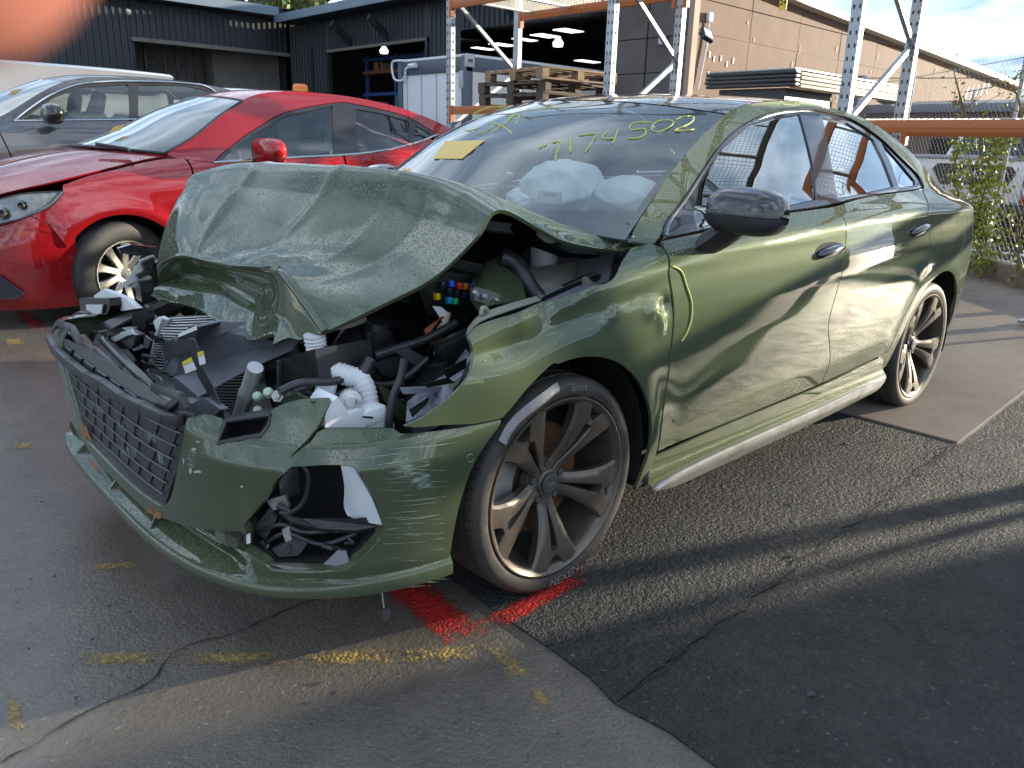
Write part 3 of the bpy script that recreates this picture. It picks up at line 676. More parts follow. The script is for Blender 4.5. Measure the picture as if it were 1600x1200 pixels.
for k in range(46):
    px = rng.uniform(590, 690); py = rng.uniform(690, 880); l_ = rng.uniform(8, 45); scratch((px, py), (min(px+l_, 700-(py-700)*.03), py-rng.uniform(0, 4)), rng.uniform(.2, .5), rng.normal(0, .6))
for k in range(24):
    px = rng.uniform(430, 660); py = rng.uniform(905, 917)+max(0, 10-abs(px-560)*.08); scratch((px, py-4), (px+rng.uniform(15, 60), py-5), rng.uniform(.3, .7), 0)
m.build('scratch', SCR, bump, kind='stuff', smooth=False)
m = MB()
for (cx, cy, rx, ry) in ((303,702,9,5), (298,735,5,12), (309,737,10,5), (378,760,5,4), (287,720,3,10), (310,690,6,3)):
    rx *= .7; ry *= .7; an = np.linspace(0, 6.283, 9)[:-1]; P = np.stack([cx+rx*np.cos(an)*rng.uniform(.3, 1, 8), cy+ry*np.sin(an)*rng.uniform(.3, 1, 8)], 1); m.add(sB(UBS(P), .001), [tuple(range(8))])
m.build('paint_scuff', SCR, bump, kind='stuff', smooth=False)
# ------------------------------------------------------------------ grille: leaning black plate with raised cells
GREYP0 = pbr('grey_bar', (.075,.078,.085), .35)
def gsurf(P): return sB(P, .0)*[1, 1, 1]
gy0 = gs0[0]; zt_ = .635; zb_ = gs0[1]+.0
gtop = gedge[0][0]+.01
gout = np.array([(gtop,zt_-.02),(gtop*.9,.50),(gy0*1.05,zb_+.02),(gy0,zb_-.005),(0,zb_-.015),(-gy0,zb_-.005),(-gtop*.98,.45),(-gtop,zt_-.02),(-gtop*.5,zt_),(gtop*.5,zt_)])
ghalf = lambda z: float(np.interp(z, [zb_, .45, .58, zt_], [gy0, gtop*.80, gtop*.97, gtop]))
gro = panel('grille', gout, lambda P: sB(P, -.015), BLK, car, step=.04, lip=.01, orient=(-1, 0, 0))
rows_ = 6; cols_ = 8; cell = 0
for r_ in range(rows_):
    z1 = zt_-.03-(zt_-.03-zb_-.035)*r_/rows_; z0 = zt_-.03-(zt_-.03-zb_-.035)*(r_+1)/rows_+.003
    for c_ in range(cols_):
        half = ghalf((z0+z1)/2)-.012; st = 2*half/cols_; sa = -half+st*c_+(st*.25 if r_ % 2 else 0); sb_ = min(sa+st-.004, half)
        if sb_-sa < .02: continue
        sk = .028
        q = [(sa+sk, z1), (sb_, z1), (sb_-sk, z0), (sa, z0)]
        Pf = np.array([q[0], np.add(q[0], q[1])/2, q[1], q[2], np.add(q[2], q[3])/2, q[3]]); ins = Pf.mean(0)+(Pf-Pf.mean(0))*[.97, .93]
        b0 = sB(Pf, -.0155); f0 = sB(ins, -.0115+.002*rng.random())
        mk('grille_cell', np.vstack([b0, f0]), [(0, 1, 7, 6), (1, 2, 8, 7), (2, 3, 9, 8), (3, 4, 10, 9), (4, 5, 11, 10), (5, 0, 6, 11), (6, 7, 10, 11), (7, 8, 9, 10)], BLK, gro, smooth=False)
for r_ in range(1, rows_+1):
    z_ = zt_-.03-(zt_-.03-zb_-.035)*r_/rows_+.001; m = MB(); h_ = ghalf(z_)-.012; m.tube(sB(np.array([(s, z_) for s in np.linspace(-h_, h_, 40)]), -.0095), .0024, 6); m.build('grille_bar', GREYP0, gro)
# broken upper frame: zigzag teeth
top_px = [(75,528),(92,548),(112,566),(140,588),(165,600),(196,622),(228,637),(262,652),(285,655)]
tp = [sB(UBS([q]), .01)[0] for q in top_px]
m = MB()
for a_, b_ in zip(tp[:-1], tp[1:]): m.bar(a_, b_, .022, .03, bev=.003)
m.build('grille_top_rail', BLK, car)
tz = [((78,530),(92,505)),((92,505),(112,512)),((112,565),(128,540)),((128,540),(150,548)),((160,600),(178,573)),((178,573),(186,585)),((160,600),(186,585)),((196,622),(218,602)),((218,602),(228,612)),((205,625),(240,628)),((250,650),(285,620)),((285,620),(290,640)),((112,512),(128,540)),((150,548),(178,573)),((186,585),(218,602)),((240,605),(285,620))]
for a_, b_ in tz:
    P_ = [U(px, py, 'x', -.86) for px, py in (a_, b_)]; m = MB(); m.bar(P_[0], P_[1], .02, .016, up=(-1, 0, .3), bev=.002); m.build('grille_frame_bar', BLK, car)
PALE = pbr('scuffed_black', (.05,.05,.052), .5, col2=(.22,.23,.23), vscale=60)
m = MB(); pp = [U(px, py, 'x', -.83) for px, py in [(95,515),(118,530),(140,556),(165,560),(190,590),(225,612),(268,632)]]
for a_, b_ in zip(pp[:-1], pp[1:]): m.bar(a_, b_, .018, .022, bev=.002)
m.build('snapped_grille_strip', PALE, car)
# paint transferred on the grille cells
def scuff_mat(name, col, lo, hi, sx, sz):
    m, n, l, b = nt_mat(name); b.inputs['Base Color'].default_value = (*col, 1); b.inputs['Roughness'].default_value = .6; tc = n.new('ShaderNodeTexCoord'); mp = n.new('ShaderNodeMapping'); mp.inputs['Scale'].default_value = (sx, sx, sz); l.new(tc.outputs['Object'], mp.inputs[0])
    t = n.new('ShaderNodeTexNoise'); t.inputs['Scale'].default_value = 1; t.inputs['Detail'].default_value = 9; t.inputs['Roughness'].default_value = .7; l.new(mp.outputs[0], t.inputs['Vector']); at = n.new('ShaderNodeAttribute'); at.attribute_name = 'fade'
    ad = n.new('ShaderNodeMath'); ad.operation = 'ADD'; l.new(t.outputs[0], ad.inputs[0]); l.new(at.outputs['Fac'], ad.inputs[1]); r = n.new('ShaderNodeMapRange'); r.inputs[1].default_value = lo; r.inputs[2].default_value = hi; r.inputs[4].default_value = .8; l.new(ad.outputs[0], r.inputs[0]); l.new(r.outputs[0], b.inputs['Alpha']); return m
SCF = scuff_mat('paint_smear', (.30,.40,.38), .56, .78, 55, 14); SCF2 = scuff_mat('paint_haze', (.42,.50,.45), .58, .80, 16, 70)
def smear(name, q, mat, parent, out, n=16):
    q = np.array(q, float); A = []; fd = []
    for t in np.linspace(0, 1, n):
        for s_ in np.linspace(0, 1, n): A.append((q[0]*(1-s_)+q[1]*s_)*(1-t)+(q[3]*(1-s_)+q[2]*s_)*t); fd.append(min(1, min(t, 1-t, s_, 1-s_)/.35)*.4-.3)
    o = mk(name, sB(UBS(A), out), grid_faces(n, n), mat, parent, kind='stuff'); at = o.data.attributes.new('fade', 'FLOAT', 'POINT'); at.data.foreach_set('value', fd)
for q in ([(160,640),(215,655),(222,690),(165,675)], [(205,660),(262,672),(262,705),(208,700)], [(165,680),(232,700),(230,735),(170,715)], [(225,690),(268,700),(262,740),(225,735)], [(120,610),(170,635),(172,660),(125,640)]):
    smear('paint_transfer', q, SCF, gro, -.0085)
SCF3 = scuff_mat('orange_smear', (.36,.15,.06), .46, .58, 20, 30)
for q in ([(118,640),(142,660),(150,700),(124,690)], [(132,700),(165,735),(160,752),(128,716)], [(150,735),(200,770),(195,785),(146,750)], [(225,783),(262,800),(256,818),(220,800)]): smear('orange_scrape', q, SCF3, bump, .0018)
smear('paint_scuff', [(286,676),(318,676),(314,760),(276,765)], SCF2, bump, .0012); smear('paint_scuff', [(560,690),(720,672),(710,800),(590,790)], SCF2, bump, .0012); smear('paint_scuff', [(430,905),(690,885),(690,912),(450,922)], SCF2, bump, .0012)
# ------------------------------------------------------------------ crumpled bonnet
cy = [.73,.56,.30,.04,-.20,-.42,-.66]
ridge = [(318,270),(372,255),(440,254),(520,258),(612,265),(706,284),(784,328)]
R2 = np.array([U(px, py, 'y', y) for (px, py), y in zip(ridge, cy)])
front = [((245,415),.62),((282,397),.44),((330,406),.22),((366,412),.04),((406,415),-.15),((442,429),-.34),((507,519),-.54)]
R6 = np.array([U(*q, 'y', y) for q, y in front])
R0 = np.array([(.36,.70,.985),(.27,.50,1.015),(.22,.25,1.03),(.205,0,1.035),(.22,-.22,1.025),(.30,-.48,1.0),U(978,394,'y',-.735)])
R1 = np.array([R0[i]*.5+R2[i]*.5+[0, 0, -.035] for i in range(7)]); R1[5] = U(880,350,'y',-.60); R1[6] = U(880,376,'y',-.70)
R0[5] = U(988,367,'y',-.66)
midpx = {3: [(284,302),(326,290),(398,296),(482,304),(572,318),(664,344),(742,373)], 4: [(262,345),(302,326),(370,336),(446,346),(520,364),(604,396),(678,433)], 5: [(250,385),(288,366),(348,376),(412,385),(466,396),(526,426),(596,476)]}
ym = {3: [.72,.54,.29,.035,-.195,-.415,-.645], 4: [.70,.51,.27,.03,-.185,-.395,-.62], 5: [.66,.475,.245,.03,-.17,-.37,-.585]}
rows = [R0, R1, R2]
for k in (3, 4, 5): rows.append(np.array([U(*q, 'y', y) for q, y in zip(midpx[k], ym[k])]))
rows.append(R6)
lipr = [(245,449),(275,438),(305,437),(350,447),(398,473),(437,490),(466,531)]
R7 = np.array([U(px, py, 'x', x) for (px, py), x in zip(lipr, R6[:, 0]+[-.01,.025,.032,.034,.028,-.012,-.02])])
lipe = [(237,461),(262,470),(306,482),(345,501),(387,531),(428,518),(425,539)]
R8 = np.array([U(px, py, 'x', x) for (px, py), x in zip(lipe, R6[:, 0]+[-.05,-.05,-.065,-.07,-.07,-.035,-.05])])
def lerp(a, b, t): return a*(1-t)+b*t
k5 = np.array([.3,1,1,1,1,0,0])[:, None]
G = [rows[0], rows[1], rows[2], rows[3], rows[4], rows[5], lerp(rows[5], R6, .9), R6+[-.004, 0, -.012]*k5, lerp(R6, R7, .6)+[.016, 0, -.012]*k5, R7, lerp(R7, R8, .4)+[0, 0, .010], R8]
HA = bic(np.array(G), 150, 120)
# buckles: long feature lines and soft folds, applied along the sheet's normals
du = np.gradient(HA, axis=1); dv = np.gradient(HA, axis=0); HN = np.cross(du, dv); HN /= np.linalg.norm(HN, axis=2)[..., None]+1e-9; HN *= np.sign(HN[..., 2].mean())
uu = np.linspace(0, 1, 120)[None, :]; vv = np.linspace(0, 1, 150)[:, None]
def fold(c0, c1, v0, v1, amp, w):
    """crease running from (u=c0, v=v0) to (u=c1, v=v1)"""
    t = np.clip((vv-v0)/(v1-v0), 0, 1); c = c0+(c1-c0)*t; e = sstep(0, .15, t)*sstep(1, .85, t)
    return amp*np.exp(-np.abs(uu-c)/w)*e
D = fold(.30,.24,.12,.60,.014,.014)+fold(.53,.55,.10,.58,.014,.014)+fold(.70,.80,.14,.66,.016,.018)-fold(.80,.88,.20,.62,.014,.05)+fold(.90,.86,.16,.40,.012,.05)
def blob(u, v, su, sv, a): return a*np.exp(-((uu-u)/su)**2-((vv-v)/sv)**2)
D = D+blob(.66,.42,.05,.10,-.014)+blob(.78,.34,.06,.05,.010)+blob(.60,.30,.05,.07,.006)+blob(.90,.48,.06,.05,-.010)+blob(.42,.40,.08,.10,.006)+blob(.72,.52,.04,.06,.010)
HA = HA+HN*D[..., None]*.34
e = np.zeros((120,)); jag = rng.normal(0, 1, (12,)); e = np.interp(np.linspace(0, 11, 120), np.arange(12), jag)
HA[-1] += np.stack([e*.003, 0*e, e*.003], 1)
bonnet = sheet('bonnet', HA, GREEN, car, th=.010, flip=True, label='crumpled bonnet folded upwards with rain drops')
print('bonnet z', HA[..., 2].min(), HA[..., 2].max(), HN[60, 60])
# white cracked paint along the torn lip
m = MB()
for k in range(0, 119):
    if rng.random() < .42:
        w = rng.uniform(.2, 1.0); a, b = HA[-1, k], HA[-1, k+1]; c2, d2 = lerp(HA[-1, k], HA[-2, k], w), lerp(HA[-1, k+1], HA[-2, k+1], w*.6); m.add([a+[-.002, -.002, .002], b+[-.002, -.002, .002], d2+[-.002, -.002, .002], c2+[-.002, -.002, .002]], [(0, 1, 2, 3)])
m.build('cracked_paint', SCR, bonnet, kind='stuff', smooth=False)
# ------------------------------------------------------------------ what the crash laid open: radiator, ducts, fuse box, hoses
def pl(pts, ax, v): 
    v = v if isinstance(v, (list, tuple)) else [v]*len(pts); return [U(px, py, ax, q) for (px, py), q in zip(pts, v)]
def plate(name, pts, ax, v, mat, th=.008, parent=None, bev=0.0):
    P = np.array(pl(pts, ax, v)); nn = np.cross(P[1]-P[0], P[2]-P[0])
    for i in range(2, len(P)-1): nn = nn+np.cross(P[i]-P[0], P[i+1]-P[0])
    nn /= np.linalg.norm(nn)+1e-9
    if nn@(CAM-P[0]) > 0: nn = -nn
    m = MB(); m.poly_ext(P, nn*th); return m.build(name, mat, parent or car, smooth=False)
def hose(name, pts, ax, v, r, mat, parent=None, n=10, ribs=0):
    P = cr(np.array(pl(pts, ax, v)), 8); m = MB()
    if ribs:
        P = resample(P, .0035); k = np.arange(len(P)); R = r*(1+.06*np.sin(k*2*math.pi/3.2)); m.tube(P, R, 14)
    else: m.tube(P, r, n)
    return m.build(name, mat, parent or car, auto=60)
def vbox(name, c, size, mat, rot=0.0, b=.006, parent=None):
    m = MB(); s_ = np.array(size)/2; M = Matrix.Translation(Vector(c)) @ Matrix.Rotation(rot, 4, 'Z'); m.box(-s_, s_, M, b); return m.build(name, mat, parent or car)
GREYP = pbr('grey_moulding', (.17,.175,.20), .38, var=.15, vscale=20, bump=.06, bscale=120)
FIN = pbr('radiator_fins', (.72,.72,.73), .45, .3); DARKB = pbr('bay_black', (.010,.010,.011), .35, coat=.5); SATIN = pbr('satin_black', (.022,.022,.025), .3)
LGREEN = pbr('pale_green_cap', (.42,.55,.42), .4); BEIGE = pbr('grey_beige_plastic', (.28,.25,.21), .55, var=.15, vscale=10); CREAM = pbr('pale_flange', (.30,.31,.24), .5, .2)
# bulky dark masses of the engine room
vbox('engine_block', (-.12,.12,.50), (.50,.62,.42), DARKB, .1, .04); vbox('gearbox', (-.22,-.34,.42), (.36,.30,.30), DARKB, -.2, .04)
vbox('engine_cover', (-.10,.15,.735), (.46,.50,.05), SATIN, .12, .02)
vbox('battery', (.06,-.22,.64), (.20,.26,.22), BLK, .05, .012); vbox('bumper_beam', (-.66,.0,.44), (.06,1.15,.11), STEEL, 0, .01)
for sg in (-1, 1):
    m = MB(); m.bar((-.68,sg*.50,.48), (.3,sg*.52,.50), .08, .12, bev=.008); m.build('chassis_leg', GREEN, car)
    m = MB(); m.bar((-.25,sg*.64,.70), (.35,sg*.66,.84), .05, .06, bev=.01); m.build('inner_wing_rail', DARKB, car)
    if sg > 0: m = MB(); m.lathe([(.0,.30),(.10,.30),(.125,.26),(.14,.0)], (-.02,sg*.56,.56), (0,0,1), 28); m.build('strut_tower', GREEN, car)
# bowed radiator
L = pl([(256,496),(245,525),(237,556),(231,590),(228,618),(236,640)], 'x', [-.60,-.63,-.65,-.66,-.66,-.66]); Rr = pl([(400,486),(398,525),(394,560),(388,598),(380,636),(372,664)], 'x', -.46)
RA = np.array([[np.array(a)*(1-t)+np.array(b)*t+[-.03*math.sin(t*3.14), 0, 0] for t in np.linspace(0, 1, 12)] for a, b in zip(cr(L, 3), cr(Rr, 3))])
rad = sheet('radiator', RA+[.014,0,0], DARKB, car)
FA = bic(RA, 120, 16); m = MB()
for i in range(2, 118, 3):
    a = FA[i]; b = FA[i+1] if i < 118 else FA[i]; a = a*.75+b*.25; n = 16
    m.add(list(a)+list(b)+list(a+[.01, 0, 0]), [(k, k+1, n+k+1, n+k) for k in range(n-1)]+[(k+1, k, 2*n+k, 2*n+k+1) for k in range(n-1)])
m.build('radiator_fin', FIN, rad, kind='stuff', smooth=False)
plate('radiator_end_cap', [(239,502),(248,495),(256,500),(246,522)], 'x', -.62, WHITEP, .02)
m = MB(); e = pl([(256,496),(245,525),(237,556),(231,590),(228,618),(236,640)], 'x', -.665); m.tube(cr(np.array(e), 5), .006, 8); m.build('radiator_side_tank', FIN, rad)
# air guide panel with its torn strap and stickers
ag = plate('air_guide_panel', [(252,538),(282,522),(300,508),(345,500),(430,535),(470,528),(455,548),(392,575),(310,620),(280,622),(272,604),(272,588),(257,578)], 'x', [-.70,-.70,-.68,-.60,-.50,-.47,-.50,-.58,-.69,-.70,-.70,-.70,-.70], GREYP, .006)
plate('air_guide_edge', [(278,528),(308,512),(345,503),(385,505),(304,540)], 'x', [-.708,-.70,-.61,-.56,-.69], DKGREY, .005)
plate('white_label', [(278,522),(306,509),(308,515),(279,527)], 'x', [-.712,-.70,-.70,-.712], WHITEP, .001)
plate('torn_flap', [(252,538),(272,530),(274,533),(300,528),(306,545),(258,564)], 'x', -.725, BLK, .004)
plate('torn_strap', [(294,528),(304,531),(317,575),(330,600),(345,635),(352,656),(338,656),(330,625),(310,590),(298,555)], 'x', -.728, BLK, .004)
YEL = pbr('yellow_print', (.75,.55,.05), .5)
def sticker(pts, k):
    plate('warning_sticker', pts, 'x', -.7285 if k else -.712, WHITEP, .001); q = np.array(pts, float); t = [q[0], q[1], q[1]*.7+q[2]*.3, q[0]*.7+q[3]*.3]
    plate('sticker_band', t, 'x', -.730 if k else -.7135, YEL, .001)
sticker([(284,566),(298,558),(307,577),(290,584)], 1); sticker([(308,551),(317,548),(321,568),(312,571)], 1)
# drier bottle and small fittings
P0, P1 = pl([(399,574),(370,664)], 'x', [-.655,-.655]); m = MB(); m.tube([P0, P0*.62+P1*.38, P0*.60+P1*.40, P0*.52+P1*.48, P0*.5+P1*.5, P1], [.020,.020,.0225,.0225,.020,.020], 18); m.build('drier_bottle', pbr('drier_alu', (.45,.45,.46), .35, .5), car, auto=30)
for px, py in ((403,620),(420,614),(404,642)):
    c = U(px, py, 'x', -.66); m = MB(); m.lathe([(0,.014),(.009,.013),(.0125,.008),(.0125,-.008)], c, (-.5,-.5,.5), 14); m.build('pipe_cap', LGREEN, car)
c = U(434,619,'x',-.67); m = MB(); m.lathe([(0,.014),(.009,.012),(.010,.004),(.015,.003),(.015,-.004)], c, (-.6,-.6,.3), 6); m.build('bolt', STEEL, car, auto=20)
plate('bolt_bracket', [(420,612),(445,606),(488,628),(470,640),(440,630)], 'x', -.64, GREEN, .01)
m = MB(); bx = pl([(434,562),(492,545),(500,600),(436,612)], 'x', -.56)
m.poly_ext(bx, [.16, .0, 0]); fan = m.build('fan_cowl', DARKB, car, smooth=False)
for i in range(9):
    p = U(436,566+i*5.2,'x',-.565); m = MB(); m.box(p-[.004,.006,.004], p+[.004,.006,.004]); m.build('fan_cowl_tooth', DKGREY, fan, smooth=False)
# white duct and washer bottle
DUCT = pbr('white_duct', (.62,.62,.64), .5, var=.08, vscale=18)
hose('corrugated_duct', [(491,522),(494,540),(500,560),(514,576),(540,586),(562,594),(572,612),(576,640),(577,662)], 'y', [-.50,-.50,-.51,-.53,-.57,-.60,-.62,-.63,-.63], .0265, DUCT, ribs=1)
m = MB(); cpos = np.array(pl([(497,551),(510,567)], 'y', [-.51,-.53])); m.tube([cpos[0], cpos[1]], .031, 14); m.build('hose_clip', BLK, car)
hose('duct_branch', [(560,592),(572,575),(580,560)], 'y', -.60, .016, BLK)
wb = plate('washer_bottle', [(508,668),(508,646),(520,628),(528,620),(536,632),(545,648),(562,640),(575,640),(600,642),(614,646),(616,668)], 'y', -.69, WHITEP, .09)
vbox('washer_bottle_step', U(590,652,'y',-.70)-[0,-.03,0], (.07,.05,.045), WHITEP, .1, .01)
plate('washer_slot', [(566,650),(582,651),(584,654),(568,653)], 'y', -.700, DARKB, .002)
c = U(548,626,'y',-.66); m = MB(); m.lathe([(0,.014),(.012,.014),(.016,.010),(.028,.008),(.030,-.01)], c, (-.5,-.8,.1), 12); m.build('pump_flange', ALU, car, auto=25)
c = U(510,603,'y',-.55); m = MB(); m.lathe([(0,.02),(.024,.02),(.026,.016),(.026,-.05)], c, (.1,-.3,1), 20); m.build('white_filler_cap', WHITEP, car, auto=30)
hose('black_hose', [(437,612),(470,598),(520,596),(552,585)], 'y', -.58, .010, BLK); hose('black_hose', [(521,548),(523,570),(510,585),(480,605),(460,612)], 'y', -.54, .007, BLK)
hose('black_hose', [(632,560),(626,590),(614,622),(607,668)], 'y', -.70, .011, BLK); hose('black_hose', [(585,556),(620,545),(665,530),(712,505)], 'y', -.55, .013, BLK)
hose('black_hose', [(575,600),(612,600),(640,585),(668,560)], 'y', -.60, .009, BLK)
# air box, throttle parts
c = U(560,555,'y',-.42); m = MB(); m.lathe([(0,.06),(.06,.06),(.075,.04),(.08,-.08),(0,-.09)], c, (-.7,-.5,-.3), 24); m.build('air_pipe', SATIN, car, auto=40)
c = U(587,530,'y',-.48); m = MB(); m.lathe([(.0,.05),(.028,.05),(.030,.03),(.036,.028),(.036,.012),(.030,.01),(.03,-.05)], c, (.1,-.2,1), 20); m.build('sensor_body', SATIN, car, auto=30)
plate('wiring_box', [(582,568),(622,556),(668,566),(666,582),(600,588)], 'y', -.56, SATIN, .05)
plate('wiring_box', [(622,552),(640,545),(668,560),(650,572)], 'y', -.58, DKGREY, .03)
plate('manifold', [(560,520),(640,480),(672,500),(660,540),(590,560)], 'y', -.36, DARKB, .08)
for k in range(4):
    hose('manifold_rib', [(620+9*k,505-3*k),(632+9*k,520-3*k),(640+9*k,535-3*k)], 'y', -.37, .012, SATIN)
hose('wire_bundle', [(700,488),(694,505),(682,520),(668,528)], 'y', -.53, .010, pbr('tan_tape', (.45,.35,.25), .6))
CW = pbr('copper_wire', (.45,.12,.07), .4)
for k in range(5):
    hose('loose_wire', [(690+k,495),(676-3*k,512+k),(668+2*k,525),(674+4*k,538-2*k),(682+2*k,522)], 'y', -.54, .0018, CW, n=5)
plate('torn_foil', [(676,478),(690,480),(704,492),(696,510),(690,500)], 'y', -.535, WHITEP, .002)
plate('cream_flap', [(515,518),(572,496),(574,503),(548,512)], 'y', -.45, BEIGE, .004)
# fuse box
fb = plate('fuse_box', [(655,455),(700,425),(740,430),(738,490),(700,498),(668,492)], 'y', -.50, DARKB, .06)
for px, py, col in ((703,443,(.02,.12,.7)),(715,446,(.5,.05,.03)),(725,447,(.55,.18,.02)),(681,463,(.75,.5,.0)),(700,469,(.03,.35,.6)),(709,470,(.02,.55,.2)),(717,472,(.02,.02,.03)),(700,455,(.02,.02,.03)),(712,458,(.02,.02,.03)),(722,460,(.02,.02,.04)),(735,446,(.02,.06,.4)),(690,445,(.02,.02,.02)),(730,470,(.02,.02,.02))):
    p = U(px, py, 'y', -.505); m = MB(); m.box(p-[.008,.012,.009], p+[.008,.004,.009], None, .002)
    key = 'fuse_%d_%d_%d' % tuple(int(c*99) for c in col); m.build('fuse', MATS.get(key) or pbr(key, col, .3), fb)
# inner wing, hinge, cowl
iw = bic(np.array([pl([(735,452),(752,420),(776,404),(800,396)], 'y', [-.55,-.50,-.48,-.47]), pl([(737,470),(756,445),(785,436),(812,432)], 'y', [-.60,-.60,-.58,-.57]), pl([(750,490),(768,478),(795,474),(822,468)], 'y', [-.66,-.68,-.68,-.68])]), 20, 20)
sheet('inner_wing', iw, GREEN, car, th=.004)
hb = plate('bonnet_hinge', [(738,452),(746,448),(782,460),(786,470),(778,478),(742,470)], 'y', -.66, STEEL, .006)
for px, py in ((742,457),(757,463),(776,470)):
    c = U(px, py, 'y', -.667); m = MB(); m.lathe([(0,.006),(.006,.006),(.008,.002),(.008,-.002)], c, (0,-1,.1), 8); m.build('bolt', ALU, hb, auto=30)
hose('cowl_seal', [(784,402),(800,408),(815,425),(828,448),(846,470)], 'y', [-.52,-.54,-.57,-.60,-.64], .026, BLK)
plate('cowl_tray', [(822,420),(905,408),(900,445),(850,462),(838,455)], 'y', [-.50,-.52,-.60,-.64,-.62], BEIGE, .01)
plate('cowl_wall', [(905,408),(960,396),(950,440),(900,446)], 'y', [-.54,-.62,-.72,-.62], GREYP, .01)
plate('cowl_lip', [(838,456),(850,450),(930,440),(945,444),(850,478)], 'y', [-.64,-.63,-.68,-.72,-.69], GREYP, .006)
plate('cowl_bracket', [(912,436),(918,432),(930,445),(914,450)], 'y', -.69, BEIGE, .01)
c = U(850,387,'y',-.42); m = MB(); m.lathe([(0,.055),(.035,.055),(.040,.045),(.042,.02),(.044,.018),(.044,-.10)], c, (.05,.1,1), 22); m.build('fluid_reservoir', WHITEP, car, auto=30)
vbox('fluid_cap', U(880,372,'y',-.42), (.05,.06,.05), BLK, 0, .01)
plate('scuttle_panel', [(800,350),(870,358),(965,400),(880,395),(815,372)], 'y', [-.40,-.42,-.60,-.50,-.42], DARKB, .02)
# wing flange with catch
fl_ = bic(np.array([pl([(729,524),(752,503),(800,485),(845,470)], 'y', -.735), pl([(733,512),(752,492),(795,476),(838,464)], 'y', [-.705,-.705,-.705,-.70])]), 6, 24)
sheet('wing_flange', fl_, CREAM, car, th=.003, flip=True)
hose('wing_catch', [(752,492),(754,482),(760,484),(764,494),(770,492)], 'y', -.715, .007, CREAM)
# torn arch liner strip over the front tyre
A = []
for a_ in np.radians(np.linspace(140, 97, 22)):
    k_ = .006*math.sin(a_*9); A.append([(math.cos(a_)*r_, -.874-.012*math.sin(v_*3)+k_, .32+math.sin(a_)*r_) for r_, v_ in ((.290,0), (.300,.4), (.309,.8), (.320,1))])
sheet('torn_arch_liner', bic(np.array(A), 40, 8), pbr('liner_grey', (.20,.20,.21), .45, bump=.2, bscale=60), car, th=.003)
# smashed near headlamp
HL = pbr('lamp_black', (.012,.012,.02), .25, coat=.6, col2=(.25,.26,.30), vscale=26)
plate('smashed_headlamp', [(634,660),(636,628),(660,606),(700,582),(728,545),(737,556),(733,578),(704,616),(668,645)], 'y', [-.73,-.68,-.68,-.70,-.74,-.77,-.775,-.775,-.75], HL, .06)
plate('lamp_bar', [(628,607),(690,604),(692,612),(632,616)], 'y', -.745, pbr('lamp_grey', (.22,.23,.27), .4), .01)
for q in ([(690,580),(730,560),(728,575),(700,592)], [(660,600),(700,590),(712,598),(668,606)], [(640,640),(672,620),(668,630),(645,652)], [(672,572),(700,566),(690,578)], [(700,600),(722,586),(716,600),(704,610)]):
    plate('lamp_shard', q, 'y', -.79, DARKB if rng.random() < .5 else SCR, .003)
plate('lamp_carrier', [(590,600),(610,610),(636,636),(640,660),(622,655),(600,625)], 'y', -.62, GREEN, .02)
# front carrier beams, far side
plate('latch_carrier', [(137,513),(275,456),(282,466),(262,474),(150,528)], 'x', [-.70,-.52,-.52,-.54,-.70], SATIN, .05)
plate('latch_carrier_web', [(118,527),(134,512),(160,524),(240,505),(242,492),(252,506),(190,522)], 'x', [-.71,-.70,-.69,-.62,-.62,-.60,-.66], GREYP, .004)
plate('carrier_arm', [(103,525),(101,500),(122,486),(130,490),(112,505),(112,528)], 'x', -.70, DKGREY, .03)
plate('far_lamp_housing', [(124,466),(170,466),(172,478),(168,490),(136,500),(126,492)], 'x', -.66, DARKB, .05)
plate('far_lamp_lens', [(134,476),(160,476),(158,490),(136,494)], 'x', -.67, FIN, .004)
plate('far_lamp_bracket', [(146,463),(160,452),(172,456),(196,466),(214,482),(190,486),(170,466),(152,468)], 'x', -.62, WHITEP, .02)
plate('torn_bracket', [(193,444),(222,404),(240,398),(236,425),(202,448)], 'y', .60, pbr('chalky_metal', (.5,.5,.48), .6), .004)
plate('torn_bracket', [(185,388),(205,382),(245,386),(245,397),(215,400),(190,396)], 'y', .60, BLKGLOSS, .02)
plate('torn_bracket', [(200,446),(232,430),(238,433),(206,450)], 'y', .60, ALU, .004)
for q in ([(214,430),(238,418),(240,424),(218,436)], [(218,440),(238,436),(240,470),(222,472)], [(222,410),(240,402),(243,412),(226,422)]):
    plate('wiring_clump', q, 'y', .58, DARKB, .05)
# long black bars behind the grille
for a, b, w, x0, x1, mat in (((133,543),(262,655),.026,-.80,-.80,GREYP), ((148,540),(240,640),.014,-.74,-.74,SATIN), ((160,530),(285,650),.03,-.72,-.72,DARKB)):
    A_, B_ = U(*a, 'x', x0), U(*b, 'x', x1); m = MB(); m.bar(A_, B_, w, w*.8, up=(-.6, 0, .8), bev=.004); m.build('impact_bar', mat, car)
for pts, x in (([(140,520),(190,512),(212,524),(206,545),(170,548),(145,540)], -.70), ([(195,548),(222,550),(220,600),(200,596)], -.66), ([(206,488),(226,486),(228,560),(208,556)], -.64), ([(150,540),(200,545),(215,565),(190,575)], -.69)):
    plate('crushed_carrier', pts, 'x', x, DARKB, .03)
for q in ([(170,528),(186,522),(196,526),(180,534)], [(186,520),(205,514),(208,522),(194,526)]):
    plate('snapped_edge', q, 'x', -.715, FIN, .004)
hose('lead', [(240,585),(252,592),(250,605),(246,612)], 'x', -.69, .002, WHITEP, n=5)
hose('snapped_strut', [(276,612),(284,640),(292,655)], 'x', -.74, .007, GREYP)
plate('grille_corner', [(296,632),(318,622),(345,640),(332,652),(300,655)], 'x', -.74, GREYP, .02)
